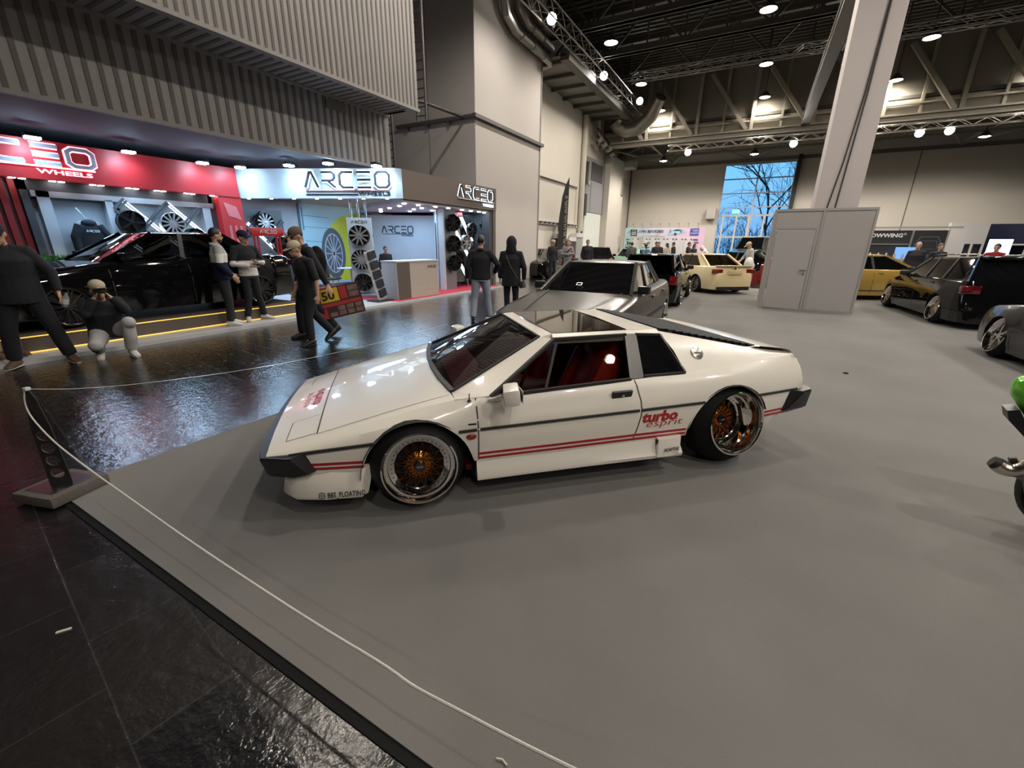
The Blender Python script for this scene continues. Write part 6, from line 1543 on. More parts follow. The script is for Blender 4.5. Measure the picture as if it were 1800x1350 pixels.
# -- far aisle, before the rear left wall
F = dict(vox=.02, hands=False)
person('person in black with a beige fur hood before the rear left wall', (-7.90, 17.9, 0), R(-30), top=K_BLACK, legs=K_BLACK, shoe=S_WHITE, cap=K_BEIGE, brim=None, **F)
person('person in a grey hooded top and grey jogging trousers with crossed arms', (-7.75, 19.3, 0), toward(-7.75, 19.3), top=K_GREY, legs=K_GREY, hair=HAIRD, vox=.018, pose=dict(elL=(.06, .27, 1.15), wrL=(.22, .0, 1.18), elR=(.06, -.27, 1.15), wrR=(.22, .0, 1.12)))
sb = MB().tube([(.14, .14, 1.42), (.165, .0, 1.28), (.15, -.14, 1.12)], [(.035, .02)]*3, 8, side=(0, 1, 1)); o = sb.build('cross_body_bag', SATIN); tag(o, 'black cross-body bag on the grey hooded top', 'bag'); o.location = (-7.75, 19.3, 0); o.rotation_euler = (0, 0, toward(-7.75, 19.3))
person('person in a black jacket standing right of the grey hooded top', (-7.15, 20.3, 0), toward(-7.1, 20.1)+.2, top=K_BLACK, legs=K_BLACK, wide=1.15, k=1.02, vox=.018)
person('person in dark red half hidden behind the feather flag', (-8.55, 21.5, 0), R(-60), top=K_RED, legs=K_BLACK, **F)
person('person in a grey green jacket near the plants seen from behind', (-6.35, 25.6, 0), R(100), top=K_GREEN, legs=K_DGREY, k=.98, **F)
person('dark-jacketed person standing close to the pale coat before the banner', (-5.0, 25.6, 0), R(-40), top=K_BLACK, legs=K_BLACK, **F)
person('brown-haired person pressed behind the dark jacket before the banner', (-5.0, 26.3, 0), R(-70), top=K_DGREY, legs=K_BLACK, hair=HAIRD, **F)
person('person in a pale coat with long hair before the banner', (-4.75, 27.6, 0), R(150), top=K_BEIGE, legs=K_BEIGE, longhair=HAIRD, hair=None, coat=.7, k=.97, **F)
person('slim person all in black before the banner right of the pale coat', (-4.55, 28.6, 0), R(170), top=K_BLACK, legs=K_BLACK, wide=.9, **F)
person('dark-haired person with an arm on a car under the banner', (-3.4, 26.4, 0), R(-10), top=K_BLACK, legs=K_BLACK, hair=HAIRD, pose=dict(elR=(.15, -.25, 1.2), wrR=(.4, -.25, 1.1)), **F)
person('person leaning in a dark jacket behind the one under the banner', (-3.2, 27.2, 0), R(-30), top=K_DGREY, legs=K_BLACK, longhair=HAIRB, hair=None, k=.95, **F)
person('person bending over a car in a white hooded top', (-2.45, 27.5, 0), R(180), top=K_WHITE, legs=K_BLACK, hood=K_WHITE, hair=None, pose=dict(pel=(-.1, 0, .92), waist=(0, 0, 1.05), chest=(.15, 0, 1.2), neck=(.28, 0, 1.32), head=(.36, 0, 1.42), shL=(.2, .18, 1.28), shR=(.2, -.18, 1.28), elL=(.35, .2, 1.05), wrL=(.5, .1, .95), elR=(.35, -.2, 1.05), wrR=(.5, -.1, .95)), **F)
person('person in a beige cap and grey jacket by the red machine near the partition box', (-.25, 19.9, 0), R(200), top=K_LGREY, legs=K_BLACK, cap=K_BEIGE, brim=0, hair=HAIRL, k=1.0, vox=.018, pose=dict(head=(.08, 0, 1.62), elR=(.12, -.26, 1.16), wrR=(.25, -.15, 1.05)))
wb = MB().ell((0, 0, .0), (.17, .24, .25), 12, 8).ell((.06, .1, -.1), (.16, .15, .18)); o = blob(wb, 'white_bag', K_WHITE, .025); tag(o, 'bulky white bag held by the person in the beige cap', 'bag'); o.location = (-.22, 19.5, .95)
person('grey-haired person in a black top behind the gold coupe', (5.1, 21.3, 0), R(-110), top=K_BLACK, legs=K_BLACK, hair=mat('hair_grey', (.25, .24, .23), .6), wide=1.15, k=1.02, **F)
person('dark-haired person in black beside the grey-haired one', (5.75, 21.5, 0), R(-80), top=K_BLACK, legs=K_BLACK, hair=HAIRD, **F)
person('person in a dark red jacket before the lit white screen', (7.05, 21.0, 0), R(-120), top=K_RED, legs=K_BLACK, wide=1.15, **F)
# ================================================================ BARRIER POST, ROPE, MOTORBIKE, STALLS
ps = thing('barrier_post', 'dark perforated barrier post on a square concrete base at the carpet corner', 'barrier post', (-3.80, .69, 0), R(17))
CONC = mat('concrete_base', (.085, .078, .07), .9, var=.15, vscale=20, bump=.4, bscale=60)
MB().b2((-.16, -.17, 0.014), (.17, .16, .085), bev=.012).build('concrete_block', CONC, ps)
MB().b2((-.115, -.125, .085), (.12, .115, .0885)).build('foot_plate', mat('galvanised', (.6, .6, .62), .22, metal=1.), ps, smooth=0)
# plate faces the camera side; holes cut as real rings
pp = MB(); pw = .055
fr = frame(V((0, 0, 0)), V((.85, .45, 0)), (0, 0, 1))
zs = [.16, .25, .34, .43]
def plate_section(z0, z1, w0, w1): pp.prism([(-w0, z0), (w0, z0), (w1, z1), (-w1, z1)], -.004, .004, fr)
plate_section(.0885, .115, .062, .060)
plate_section(.475, .68, .050, .028)
plate_section(.68, .735, .028, .010)
for z in zs:
    n = 24; r = .036; W_ = lambda zz: lerp(.060, .050, (zz-.115)/.36)
    outer = []; inner = []
    for i in range(n):
        a = 2*PI*i/n; c, s_ = math.cos(a), math.sin(a)
        inner.append((r*c, z+r*s_)); m_ = max(abs(c), abs(s_)); yy = z+.045*s_/m_
        outer.append((W_(yy)*c/m_, yy))
    for i in range(n):
        j = (i+1) % n; pp.prism([inner[i], outer[i], outer[j], inner[j]], -.004, .004, fr)
pp.build('perforated_plate', mat('post_dark', (.03, .028, .027), .45, metal=.4), ps, smooth=0, clean=True)
MB().box((0, 0, .745), (.03, .03, .02), bev=.005).build('post_cap', mat('cap_white', (.5, .5, .5), .5), ps)
ROPE = mat('rope_white', (.62, .60, .57), .8, bump=.6, bscale=400)
rp_ = [(-3.80, .68, .742), (-3.82, .665, .66), (-3.78, .66, .58), (-3.62, .665, .50), (-3.44, .668, .452), (-3.15, .672, .415), (-2.93, .675, .392), (-2.54, .68, .36), (-2.06, .68, .332), (-1.65, .68, .322), (-1.16, .68, .318), (-.82, .68, .335), (-.72, .68, .318), (-.55, .68, .342), (-.36, .68, .365), (-.1, .68, .41), (.6, .68, .6)]
def smooth_path(p, it=2):
    p = [V(q) for q in p]
    for _ in range(it):
        q = [p[0]]
        for a, b in zip(p, p[1:]): q += [a.lerp(b, .25), a.lerp(b, .75)]
        p = q+[p[-1]]
    return p
tag(MB().tube(smooth_path(rp_), .0046, 6).build('barrier_rope', ROPE), 'white barrier rope sagging from the post along the near carpet edge', 'rope')
tag(MB().tube(smooth_path([(-3.80, .69, .745), (-3.82, .82, .70), (-3.83, .95, .665), (-3.84, 1.3, .60), (-3.85, 2.2, .50), (-3.86, 3.4, .45), (-3.87, 5, .47)]), .0016, 6).build('barrier_rope', ROPE), 'thin barrier rope running from the post along the aisle edge', 'rope')
lt = mat('litter_pale', (.45, .42, .36), .7)
for x, y, r, lb in ((-2.79, .72, .4, 'small pale scrap lying on the dark tiles near the carpet edge'), (-2.38, .28, 1., 'tiny pale scrap on the dark tiles far from the carpet')):
    o = MB().box((0, 0, .003), (.05, .012, .004)).build('paper_scrap', lt, smooth=0); o.location = (x, y, 0.0); o.rotation_euler = (0, 0, r); tag(o, lb, 'litter')
o = MB().ell((0, 0, .012), (.035, .02, .012)).build('debris', SATIN); o.location = (1.30, 6.9, .012); tag(o, 'small dark scrap on the carpet behind the white coupe', 'litter')
o = MB().tube([(-.02, 0, .004), (0, .006, .006), (.02, 0, .004)], .004, 5).build('paper_scrap', lt); o.location = (-.46, .79, .012); tag(o, 'tiny curled white scrap on the carpet in front', 'litter')

# ---- green motorbike entering on the right: tail, silencer, rear wheel
GRN = mat('bike_green', (.15, .62, .02), .25, coat=1.)
mk = thing('motorbike', 'green motorbike with a silver exhaust tail at the right edge', 'motorbike', (1.90, 3.35, .012), R(-8))
ta = MB(); rows = []
for x, zt, zb, w_ in ((-.495, .835, .80, .02), (-.485, .865, .76, .045), (-.45, .885, .71, .075), (-.40, .89, .645, .095), (-.345, .885, .585, .10), (-.30, .88, .60, .11), (-.1, .86, .66, .13), (.25, .90, .70, .14)):
    rows.append([V((x, w_*c, lerp(zb, zt, .5+.5*q)+.05)) for c, q in ((.2, 1), (.75, .8), (1, .2), (.9, -.6), (.4, -1), (-.4, -1), (-.9, -.6), (-1, .2), (-.75, .8), (-.2, 1))])
ta.loft(rows); ta.build('tail_fairing', GRN, mk)
MB().tube([(-.345, .03, .60), (-.325, .04, .56), (-.30, .04, .50)], [(.03, .03), (.035, .03), (.01, .01)], 10).build('lower_trim', GRN, mk)
MB().loft([[V((-.505, y, .745)), V((-.46, y, .76)), V((-.36, y, .60)), V((-.40, y, .605)), V((-.485, y, .69))] for y in (-.12, .0)]).build('number_holder', BLACK, mk, smooth=0)
MB().tube([(-.2, 0, .68), (0, 0, .74), (.6, 0, .7)], [(.1, .06)]*3, 10, side=(0, 1, 0)).build('frame_spine', SATIN, mk)
ex = MB().tube(smooth_path([(-.465, -.13, .425), (-.43, -.13, .402), (-.38, -.13, .41), (-.335, -.13, .47), (-.28, -.12, .58), (-.1, -.09, .66), (.2, -.06, .68)], 2), .041, 14)
ex = ex.build('exhaust_pipe', mat('exhaust_steel', (.60, .56, .50), .25, metal=1., bump=.3, bscale=25), mk)
MB().tube([(-.487, -.13, .437), (-.462, -.13, .424)], [.032, .042], 14).build('exhaust_tip', SATIN, ex)
MB().tube([(-.42, -.11, .45), (-.39, -.11, .46)], .022, 10).bar((-.33, -.08, .37), (-.26, -.04, .32), .06).bar((-.31, -.09, .36), (-.28, -.09, .27), .05).build('exhaust_clamp', mat('clamp', (.06, .055, .05), .4, metal=.8), ex)
ty = MB().lathe([(.20, -.05), (.25, -.075), (.295, -.06), (.31, 0), (.295, .06), (.25, .075), (.20, .05)], M.Translation((-.02, 0, .31)) @ M.Rotation(R(90), 4, 'X'), 40, closed=True).build('tyre', RUBBER, mk)
MB().lathe([(.16, -.04), (.205, -.05), (.205, .05), (.16, .04)], M.Translation((-.02, 0, .31)) @ M.Rotation(R(90), 4, 'X'), 32, closed=True).bar((-.02, 0, .13), (-.02, 0, .49), .04).bar((-.2, 0, .31), (.16, 0, .31), .04).build('rim', BLACK, ty)
MB().bar((-.02, -.08, .31), (.55, -.08, .36), .05).bar((-.02, .08, .31), (.55, .08, .36), .05).bar((-.16, .06, .34), (-.25, .05, .42), .08).bar((-.2, .08, .2), (-.24, .08, .1), .03).build('swing_arm', DARKM, mk, smooth=0)
MB().box((.6, 0, .5), (.6, .3, .4), bev=.1).build('engine', DARKM, mk)
MB().tube([(.3, 0, .88), (.6, 0, 1.0), (1.0, 0, .95), (1.3, 0, .85)], [(.14, .1), (.17, .14), (.2, .18), (.12, .1)], 14, side=(0, 1, 0)).build('front_fairing', GRN, mk)
ft = MB().lathe([(.20, -.05), (.25, -.07), (.31, 0), (.25, .07), (.20, .05)], M.Translation((1.36, 0, .31)) @ M.Rotation(R(90), 4, 'X'), 32, closed=True).build('tyre', RUBBER, mk)
MB().bar((1.36, .1, .31), (1.1, .1, .9), .05).bar((1.36, -.1, .31), (1.1, -.1, .9), .05).build('front_fork', DARKM, mk, smooth=0)

# ---- banner wall at the far end
bn = thing('banner_wall', 'pale blue and pink booking banner wall in front of the far wall', 'banner wall', (-9.85, 37, 0))
def grad(name, c1, c2, x1):
    m, nt, b, L = node_mat(name); tc = nt.nodes.new('ShaderNodeTexCoord'); sx = nt.nodes.new('ShaderNodeSeparateXYZ'); mr = nt.nodes.new('ShaderNodeMapRange'); mr.inputs[2].default_value = x1
    mx = nt.nodes.new('ShaderNodeMix'); mx.data_type = 'RGBA'; mx.inputs[6].default_value = (*c1, 1); mx.inputs[7].default_value = (*c2, 1)
    L(tc.outputs['Object'], sx.inputs[0]); L(sx.outputs['X'], mr.inputs[0]); L(mr.outputs[0], mx.inputs[0]); L(mx.outputs[2], b.inputs['Base Color']); b.inputs['Roughness'].default_value = .6
    return m
MB().b2((0, 0, 0), (6.1, .12, 2.88)).build('banner_sheet', grad('banner_print', (.42, .66, .74), (.74, .50, .70), 5.), bn, smooth=0)
kb = MB().b2((.46, -.02, 2.28), (.98, -.005, 2.76)); kb.build('banner_emblem', mat('banner_ink', (.03, .045, .08), .5), bn, smooth=0)
eb = MB().b2((.54, -.03, 2.36), (.90, -.02, 2.44)).b2((.54, -.03, 2.50), (.90, -.02, 2.56)).tube([(.56, -.025, 2.6), (.64, -.025, 2.68), (.80, -.025, 2.68), (.90, -.025, 2.6)], .02, 4); eb.build('emblem_marks', PLATE, bn, smooth=0)
put_text('PIN BOOKING', 'banner_letters', mat('banner_ink2', (.10, .11, .16), .5), bn, V((1.30, -.01, 2.52)), (1, 0, 0), (0, 0, 1), .2, 1.75, .01, bold=.04, shear=.15)
put_text('30.11. - 08.12.2024', 'banner_letters', PLATE, bn, V((1.40, -.01, 2.30)), (1, 0, 0), (0, 0, 1), .12, 1.35, .01, bold=.02, shear=.15)
cm = MB(); fr = frame(V((3.35, -.01, 2.28)), (1, 0, 0), (0, 0, 1))
cm.prism([(0, .1), (.1, .04), (1.15, .16), (1.38, .28), (1.36, .38), (1.1, .45), (.75, .53), (.45, .46), (.1, .26)], 0, .01, fr); cm.build('printed_car', mat('banner_car', (.35, .62, .74), .5), bn, smooth=0)
cm = MB(); cm.prism([(.42, .36), (.55, .44), (.78, .48), (1.02, .42), (.9, .36)], .01, .014, fr); cm.prism([(.62+.1*math.cos(a), .12+.1*math.sin(a)) for a in [PI*i/6 for i in range(12)]], .01, .014, fr); cm.build('printed_car_detail', mat('banner_ink', (.03, .045, .08), .5), bn, smooth=0)
MB().b2((5.05, -.02, 2.3), (5.68, -.005, 2.82)).build('blue_square', mat('banner_blue', (.06, .08, .42), .5), bn, smooth=0)
put_text('MESSE', 'banner_letters', mat('banner_light', (.45, .5, .75), .5), bn, V((5.09, -.03, 2.6)), (1, 0, 0), (0, 0, 1), .14, .55, .01, bold=.03)
put_text('ESSEN', 'banner_letters', mat('banner_light', (.45, .5, .75), .5), bn, V((5.09, -.03, 2.4)), (1, 0, 0), (0, 0, 1), .14, .55, .01, bold=.03)
pw_ = MB()
for k in range(7): pw_.b2((.62+k*.68, -.02, .2), (1.22+k*.68, -.005, 2.12))
pw_.build('price_sheets', mat('sheet_white', (.62, .62, .64), .6, var=.08, vscale=6), bn, smooth=0)
ck = MB()
for k in range(7):
    ck.b2((.66+k*.68, -.05, 2.0), (.76+k*.68, -.02, 2.07)); ck.b2((1.08+k*.68, -.05, 2.0), (1.18+k*.68, -.02, 2.07))
ck.build('sheet_clips', SATIN, bn, smooth=0)
for x, s in ((.14, 'PIN'), (5.35, 'FIND'), (5.42, 'YOUR')): put_text(s, 'banner_letters', mat('banner_ink', (.03, .045, .08), .5), bn, V((x, -.02, 1.95-.2*(s == 'YOUR'))), (1, 0, 0), (0, 0, 1), .1, .34, .01, bold=.03)
bl = MB()
for k in range(8): bl.box((.7+k*.7, -.35, 3.15), (.12, .1, .08)).bar((.7+k*.7, 0, 2.88), (.7+k*.7, -.35, 3.15), .02)
bl.build('banner_lamps', mat('lamp_housing_grey', (.3, .3, .3), .4), bn, smooth=0)
# ---- feather flag
ff = thing('feather_flag', 'tall black feather flag with pale upright lettering before the rear left wall', 'flag', (-9.95, 23.2, 0))
fd = V((.62, .78, 0)); fr = frame(V((0, 0, 0)), fd, (0, 0, 1))
MB().prism([(-.02, .9), (.50, .9), (.55, 2.6), (.56, 4.0), (.56, 5.0), (.36, 4.6), (.16, 4.05), (.05, 3.0)], -.006, .006, fr).build('flag_cloth', mat('flag_black', (.016, .016, .015), .8), ff, smooth=0)
MB().tube([fr @ V((-.03, 0, 0)), fr @ V((-.03, 2.2, 0)), fr @ V((.04, 3.0, 0)), fr @ V((.19, 4.05, 0)), fr @ V((.35, 4.62, 0)), fr @ V((.56, 5.02, 0))], .02, 6).build('flag_pole', SATIN, ff)
put_text('SLEEK & CLEAN SHOW', 'flag_letters', mat('flag_gold', (.33, .30, .22), .6), ff, fr @ V((.52, 1.1, .008)), (0, 0, 1), -fd, .16, 2.6, .004, bold=.02) if False else None
fl = MB(); rnd = random.Random(4); z = 1.1
while z < 4.1:
    h = rnd.uniform(.08, .2); fl.ribbon([(.34, z), (.46, z), (.46, z+h*.8), (.34, z+h*.8)][:rnd.choice((3, 4))], .03, .007, .010, fr); z += h+.06
fl.build('flag_marks', mat('flag_gold', (.33, .30, .22), .6), ff, smooth=0)
# ---- enclosure with plants, things at the foot of the rear left wall
fe = thing('fence_enclosure', 'pale slatted enclosure with plants beside the banner wall', 'enclosure', (-9.3, 33, 0))
f_ = MB()
for k in range(12): f_.b2((k*.28, 0, .1), (k*.28+.03, .04, 2.15))
f_.b2((0, -.01, 2.1), (3.4, .05, 2.17)).b2((1.6, -.05, 0), (1.85, .08, 2.15)); f_.build('slats', mat('fence_white', (.58, .56, .53), .6), fe, smooth=0)
for x, lb in ((-8.6, 'dark leafy plant behind the pale slatted enclosure'), (-7.3, 'dark leafy plant beside the banner wall edge')):
    p = thing('potted_plant', lb, 'plant', (x, 33.7, 0)); lf = MB(); rnd = random.Random(int(x*10))
    for i in range(46):
        a = rnd.uniform(0, 6.28); z = rnd.uniform(.9, 1.7); d = V((math.cos(a), math.sin(a), 0)); q = V((0, 0, z)); e = q+d*rnd.uniform(.3, .5)+V((0, 0, rnd.uniform(-.1, .3))); s = V((-d.y, d.x, 0))*.07
        lf.add([q, q.lerp(e, .5)+s+V((0, 0, .08)), e, q.lerp(e, .5)-s+V((0, 0, .08))], [(0, 1, 2, 3)])
    lf.build('leaves', mat('leaf_dark', (.015, .03, .014), .6), p, smooth=0, clean=False)
    MB().tube([(0, 0, .3), (0, 0, 1.6)], .03, 6).build('stem', BARK, p); MB().lathe([(0, 0), (.2, 0), (.25, .5), (0, .5)], None, 14).build('planter', mat('planter_brown', (.2, .12, .08), .6), p)
rnd = random.Random(8); cols = [(.05, .05, .055), (.16, .15, .13), (.3, .29, .27), (.10, .03, .025), (.22, .2, .17)]
names = ['lowest left', 'lowest right', 'second left', 'second right', 'third left', 'third right', 'topmost']
for k in range(7):
    o = MB().box((0, 0, .16), (.6, .5, .31), bev=.02).build('storage_crate', mat('crate_%d' % (k % 5), cols[k % 5], .7), smooth=30)
    o.location = (-8.5+(k % 2)*.64 if k < 6 else -8.15, 20.0, .0+.32*(k//2)); o.rotation_euler = (0, 0, rnd.uniform(-.1, .1)); tag(o, names[k]+' crate of the pile at the pillar block foot', 'crate')
for k, (y, h, c) in enumerate(((24.3, 1.9, (.05, .02, .02)), (25.75, 1.75, (.04, .04, .045)), (27.0, 2.0, (.3, .3, .29)))):
    o = MB().b2((-10.44, y-.5, 0), (-10.1, y+.5, h)).b2((-10.46, y-.6, h), (-10.05, y+.6, h+.25), mi=1).build('stall_cabinet', [mat('stall_dark%d' % k, c, .6), WHITEP], smooth=0)
    tag(o, ('dark red', 'black', 'pale grey')[k]+' stall cabinet with a white top along the rear left wall', 'cabinet')
o = MB().box((0, 0, .55), (.5, .7, .7), bev=.1).box((.1, 0, 1.0), (.3, .5, .3), bev=.08).tube([(-.3, 0, .3), (-.3, .01, .3)], .28, 12, side=(1, 0, 0)).build('red_machine', mat('machine_red', (.28, .012, .014), .3, coat=.6, var=.5, vscale=9)); tag(o, 'shiny red machine on the floor behind the cream coupe', 'machine'); o.location = (.45, 20.9, 0)
wl = MB().box((0, 0, 0), (.7, .5, .8), bev=.05).build('wall_speaker', mat('speaker_pale', (.5, .48, .45), .6)); wl.location = (-3.75, 39.6, 4.0); tag(wl, 'pale box speaker on the far wall left of the tall window', 'speaker')
# ---- stalls on the right
lw = thing('black_stall', 'black stall wall with white brand letters behind the gold coupe', 'stall wall', (4.45, 27, 0))
MB().b2((0, 0, 0), (1.65, .15, 2.36)).build('stall_panel', mat('stall_black', (.012, .013, .016), .6), lw, smooth=0)
MB().b2((1.72, 0, 0), (2.87, .15, 2.36)).build('stall_panel', mat('stall_black', (.012, .013, .016), .6), lw, smooth=0)
MB().b2((1.65, -.03, 0), (1.72, .15, 2.38)).b2((0, -.05, 1.72), (1.65, 0, 1.77)).build('stall_posts', ALU, lw, smooth=0)
put_text('LOWWING', 'stall_letters', LETW, lw, V((.04, -.01, 2.06)), (1, 0, 0), (0, 0, 1), .17, 1.30, .01, bold=.035)
MB().ribbon([(.05+.04*math.cos(a*PI/4), .04*math.sin(a*PI/4)) for a in range(8)], .015, 0, .01, frame(V((1.36, -.012, 2.2)), (1, 0, 0), (0, 0, 1)), closed=True).build('stall_mark', LETW, lw, smooth=0)
cr = MB(); fr = frame(V((2.3, -.012, 1.45)), (1, 0, 0), (0, 0, 1))
cr.ribbon([(-.5, -.3), (-.45, .3), (-.3, .62), (.3, .62), (.45, .3), (.5, -.3)], .05, 0, .01, fr); cr.ribbon([(-.35, .1), (.35, .1), (.28, .45), (-.28, .45)], .03, 0, .01, fr, closed=True); cr.build('printed_car_back', mat('stall_print', (.06, .075, .10), .4), lw, smooth=0)
MB().b2((2.0, -.02, .8), (2.6, -.01, 1.3)).build('printed_glow', mat('print_blue', (.05, .10, .17), .4), lw, smooth=0)
MB().b2((1.15, -.35, 1.0), (1.85, -.3, 1.62)).build('stall_screen', mat('screen_blue', (.05, .1, .2), .3, emit=(.22, .48, 1.), es=.9), lw, smooth=0)
MB().b2((-.1, -.1, 2.44), (3.3, .1, 2.52)).build('stall_truss', mat('lamp_housing_grey', (.3, .3, .3), .4), lw, smooth=0)
bt = MB()
for k in range(5): bt.lathe([(0, 1.1), (.05, 1.1), (.05, 1.28), (.02, 1.36), (0, 1.38)], M.Translation((.25+.3*k, -.4, 0)), 8)
bt.b2((.1, -.6, 0), (1.7, -.2, 1.1)); bt.build('stall_bottles', mat('bottle_grey', (.3, .3, .3), .4), lw)
wc_ = MB().b2((7.36, 26.9, 0), (7.95, 27.3, 2.4)).build('stall_partition', WHITEP, smooth=0); tag(wc_, 'white stall partition right of the black stall wall', 'partition')
wb_ = MB().b2((7.9, 29, 1.8), (9.25, 29.4, 2.75)).b2((7.9, 29, 0), (7.97, 29.1, 1.8)).b2((9.18, 29, 0), (9.25, 29.1, 1.8)).build('stall_header', WHITEP, smooth=0); tag(wb_, 'pale boxy stall header between black and dark blue stalls', 'stall header')
wl_ = MB()
for k in range(4): wl_.b2((8.0+k*.34, 29.4, 0), (8.22+k*.34, 29.5, 1.8))
tag(wl_.build('stall_curtain', BDARK, smooth=0), 'dark striped curtain under the pale stall header', 'curtain')
dbt = thing('blue_stall', 'dark blue stall wall with a lit white screen at the right edge', 'stall wall', (9.35, 30, 0))
MB().b2((0, 0, 0), (7, .2, 2.72)).build('stall_panel', mat('stall_navy', (.014, .016, .055), .6), dbt, smooth=0)
MB().slab([(0, 0, 2.7), (-1.2, -.4, .2), (-1.3, -.4, .2), (-.15, 0, 2.7)], .05, out=(0, -1, 0)).build('tent_leg', WHITEP, dbt, smooth=0)
sc_ = thing('display_screen', 'bright white lit display screen before the dark blue stall', 'screen', (8.55, 26.4, 0))
MB().b2((0, 0, 1.05), (.72, .06, 1.98), bev=.02).build('screen_face', mat('screen_white', (.6, .7, .75), .3, emit=(.55, .85, 1.), es=2.2), sc_)
put_text('SHOP', 'screen_letters', BDARK, sc_, V((.24, -.012, 1.68)), (1, 0, 0), (0, 0, 1), .1, .34, .004); MB().b2((.36, 0, 0), (.46, .06, 1.05)).build('screen_stand', SATIN, sc_, smooth=0)
E_HALL = 850.; E_FLOOD = 50.; E_BOOTH = 85.; E_SKY = 1.6; EXPO = 0.
HALL = [.85, .9, .9, .8, 1.0, 1.3, 1.4, .7]
# ================================================================ LAMPS, LIGHT, CAMERA
WARM = (1., .91, .80)
LAMPE = mat('lamp_glow', (1, 1, 1), .5, emit=(1., .88, .68), es=90)
LAMPC = mat('lamp_glow_cool', (1, 1, 1), .5, emit=(1., .95, .88), es=90)
HOUS = mat('lamp_housing', (.05, .045, .04), .5)
def light(name, kind, loc, e, col, size=.3, rot=None, spot=None, parent=None, target=None):
    l = bpy.data.lights.new(name, kind); l.energy = e; l.color = col
    if kind == 'AREA': l.size = size
    else: l.shadow_soft_size = size
    if spot: l.spot_size = R(spot); l.spot_blend = .5
    o = bpy.data.objects.new(name, l); COL.objects.link(o); o.location = loc
    if target is not None: o.rotation_euler = (V(target)-V(loc)).to_track_quat('-Z', 'Y').to_euler()
    elif rot: o.rotation_euler = rot
    if parent: o.parent = parent
    return o
def high_bay(x, y, z, label, e, m=LAMPE, r=.28, col=WARM, up=1.6):
    t = thing('ceiling_lamp', label, 'ceiling lamp', (x, y, z))
    MB().lathe([(r, 0), (r*.95, .06), (r*.5, .22), (.08, .30), (0, .30)], None, 18).build('lamp_shade', HOUS, t)
    MB().lathe([(0, -.03), (r*.6, -.02), (r*.92, .02)], None, 18).build('lamp_lens', m, t)
    MB().bar((0, 0, .3), (0, 0, up), .04).build('lamp_hanger', HOUS, t, smooth=0)
    if e: light('lamp_light', 'SPOT', (0, 0, -.05), e, col, r*.8, spot=168, parent=t)
    return t
rows = [-6.2, -.9, 4.4, 9.7, 15., 20.3, 25.7, 30.9]
rn = ['third row behind', 'second row behind', 'row over the white coupe', 'row over the grey saloon', 'row over the partition box', 'row on the third truss from the end girder', 'row on the last lighting truss', 'row just before the pale end girder']
for j, y in enumerate(rows):
    for i, x in enumerate((-6.7, -1.05, 4.65, 10.35)):
        if (i == 0 and y < 4) or (y < 3 and i < 2) or False: continue
        lb = ('aisle-side', 'second', 'third', 'outer')[i]+' warm hall lamp of the '+rn[j]
        high_bay(x, y, 9.5, lb, E_HALL*HALL[j]*(.4 if (i == 0 and j == 2) else 1.1 if (i == 0 and j == 3) else (1., .85, 1.2, 1.2)[i]), r=.16 if j < 5 else .28)
for x, lb in ((-6.85, 'leftmost'), (-1.2, 'second'), (4.0, 'third'), (9.5, 'fourth')): high_bay(x, 34.2, 7.2, lb+' warm lamp under the low end roof', E_HALL*1.9, r=.25, up=.6)
# round floods on the trusses
fl_ = [(-7.9, 17.0, 9.35, 'round flood lamp on the walkway truss above the bent pipes'), (-7.9, 23.2, 9.35, 'round flood lamp on the walkway truss, middle one'), (-7.35, 28.2, 9.45, 'round flood lamp at the end of the walkway truss'), (1.4, 28.2, 9.45, 'round flood lamp beside the raking roof beam'),
       (-4.78, 30.95, 7.06, 'round flood lamp under the end girder near the wall'), (.78, 30.95, 7.06, 'round flood lamp under the end girder over the window'), (6.14, 30.95, 7.06, 'round flood lamp under the end girder right of the column'), (7.26, 30.95, 7.06, 'outer round flood lamp under the end girder right of the column')]
for x, y, z, lb in fl_:
    t = thing('flood_lamp', lb, 'flood lamp', (x, y, z)); d = V((-x*.3, -y, -6)).normalized(); q = d.to_track_quat('Z', 'Y').to_matrix().to_4x4()
    MB().lathe([(0, -.3), (.14, -.28), (.2, .0), (.19, .02)], q, 16).build('lamp_housing', HOUS, t); MB().lathe([(0, .02), (.18, .0)], q, 16).build('lamp_lens', LAMPC, t)
    MB().bar((0, 0, 0), (0, 0, .4), .03).build('lamp_bracket', HOUS, t, smooth=0)
# booth lamps that light
COOL = (.42, .70, 1.)
for k, (x, y, z) in enumerate(FL):
    tgt = (-13.02, y, 2.7) if k < 4 else (x-.15, y+.75, 2.4)
    light('flood_light', 'SPOT', (x+.04, y-.02, z-.07), E_FLOOD*(.65 if k < 4 else .8), COOL, .08, spot=115, target=tgt)
    light('flood_spill', 'SPOT', (x+.04, y-.02, z-.09), E_FLOOD*.5, COOL, .1, spot=150, target=(x+1.5, y-.5, 0))
for x, y, z, s, e in ((-10.6, 11.4, 2.55, 2.2, 1.), (-11.8, 9.2, 2.7, 1.6, .8), (-12.4, 5.2, 2.7, 1.6, .25), (-9.3, 13.2, 2.6, .8, .35)):
    o = light('canopy_light', 'AREA', (x, y, z), E_BOOTH*e, COOL, s)
    o.data.shape = 'DISK'
light('bay_light', 'AREA', (-12.9, 4.2, 2.32), E_BOOTH*.06, COOL, .5)
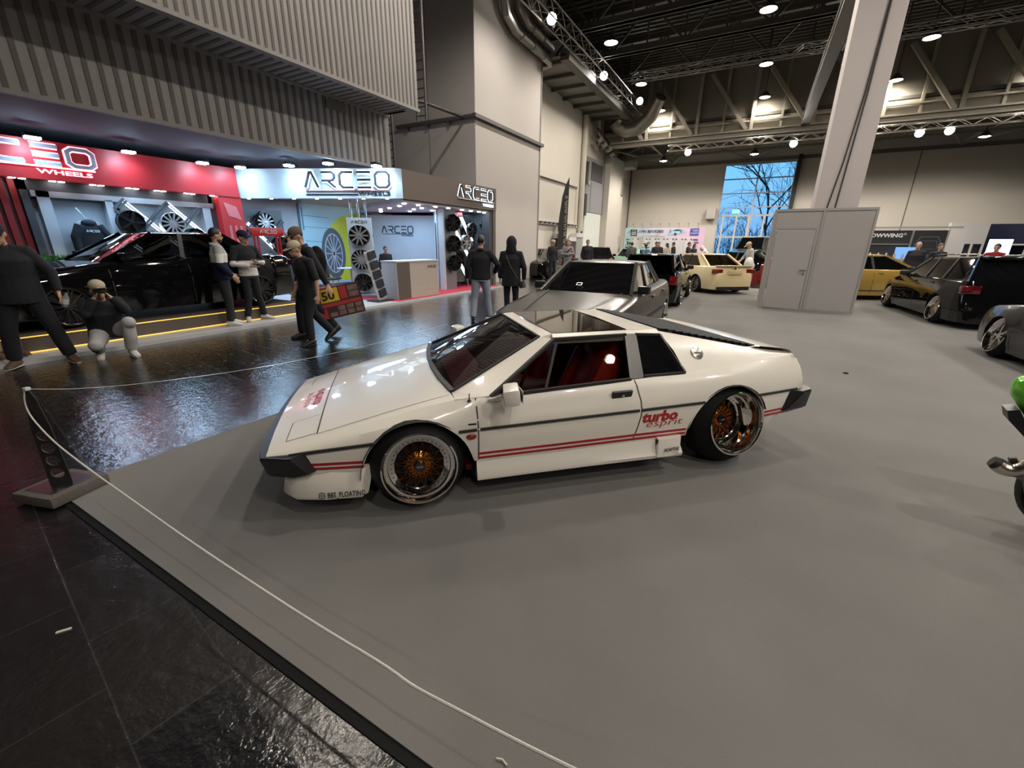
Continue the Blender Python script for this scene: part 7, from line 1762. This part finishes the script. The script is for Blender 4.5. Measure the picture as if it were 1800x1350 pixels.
# dusk outside
w = bpy.data.worlds.new('dusk'); SC.world = w; w.use_nodes = True
nt = w.node_tree; bg = nt.nodes['Background']
sk_ = nt.nodes.new('ShaderNodeTexSky')
sk_.sky_type = 'NISHITA'; sk_.sun_disc = False; sk_.sun_elevation = R(1.5); sk_.sun_rotation = R(180); sk_.air_density = 1.4; sk_.ozone_density = 4.
tint = nt.nodes.new('ShaderNodeMix'); tint.data_type = 'RGBA'; tint.blend_type = 'MIX'; tint.inputs[0].default_value = .8
tint.inputs[7].default_value = (.17, .46, .80, 1)
nt.links.new(sk_.outputs[0], tint.inputs[6]); nt.links.new(tint.outputs[2], bg.inputs[0]); bg.inputs[1].default_value = E_SKY
# camera: 1800 x 1350 frame, focal length 740 px, pitched down 18.55 deg, rolled .62 deg
f, pit, rol, yaw, H = 740., R(18.55), R(.62), R(28.9), 1.63
hw = lambda v: V((math.cos(yaw)*v[0]-math.sin(yaw)*v[1], math.sin(yaw)*v[0]+math.cos(yaw)*v[1], v[2]))
FW = hw((0, math.cos(pit), -math.sin(pit))); RT = hw((1, 0, 0)); DN = hw((0, -math.sin(pit), -math.cos(pit)))
X = RT*math.cos(rol)-DN*math.sin(rol); Y = -(RT*math.sin(rol)+DN*math.cos(rol)); Z = -FW
cd = bpy.data.cameras.new('camera'); cam = bpy.data.objects.new('camera', cd); COL.objects.link(cam)
mw = M.Identity(4)
for i in range(3): mw[i][0] = X[i]; mw[i][1] = Y[i]; mw[i][2] = Z[i]
mw[2][3] = H; cam.matrix_world = mw
cd.sensor_fit = 'HORIZONTAL'; cd.sensor_width = 36.; cd.lens = 36*f/1800; cd.clip_end = 300; cd.clip_start = .05
SC.camera = cam
vs = SC.view_settings; vs.view_transform = 'Standard'; vs.look = 'None'; vs.gamma = 1.; vs.use_curve_mapping = False; vs.exposure = EXPO
SC.cycles.max_bounces = 8; SC.cycles.glossy_bounces = 5; SC.cycles.transparent_max_bounces = 12; SC.cycles.sample_clamp_indirect = 6.
SC.cycles.caustics_reflective = False; SC.cycles.caustics_refractive = False
SC.cycles.use_denoising = True
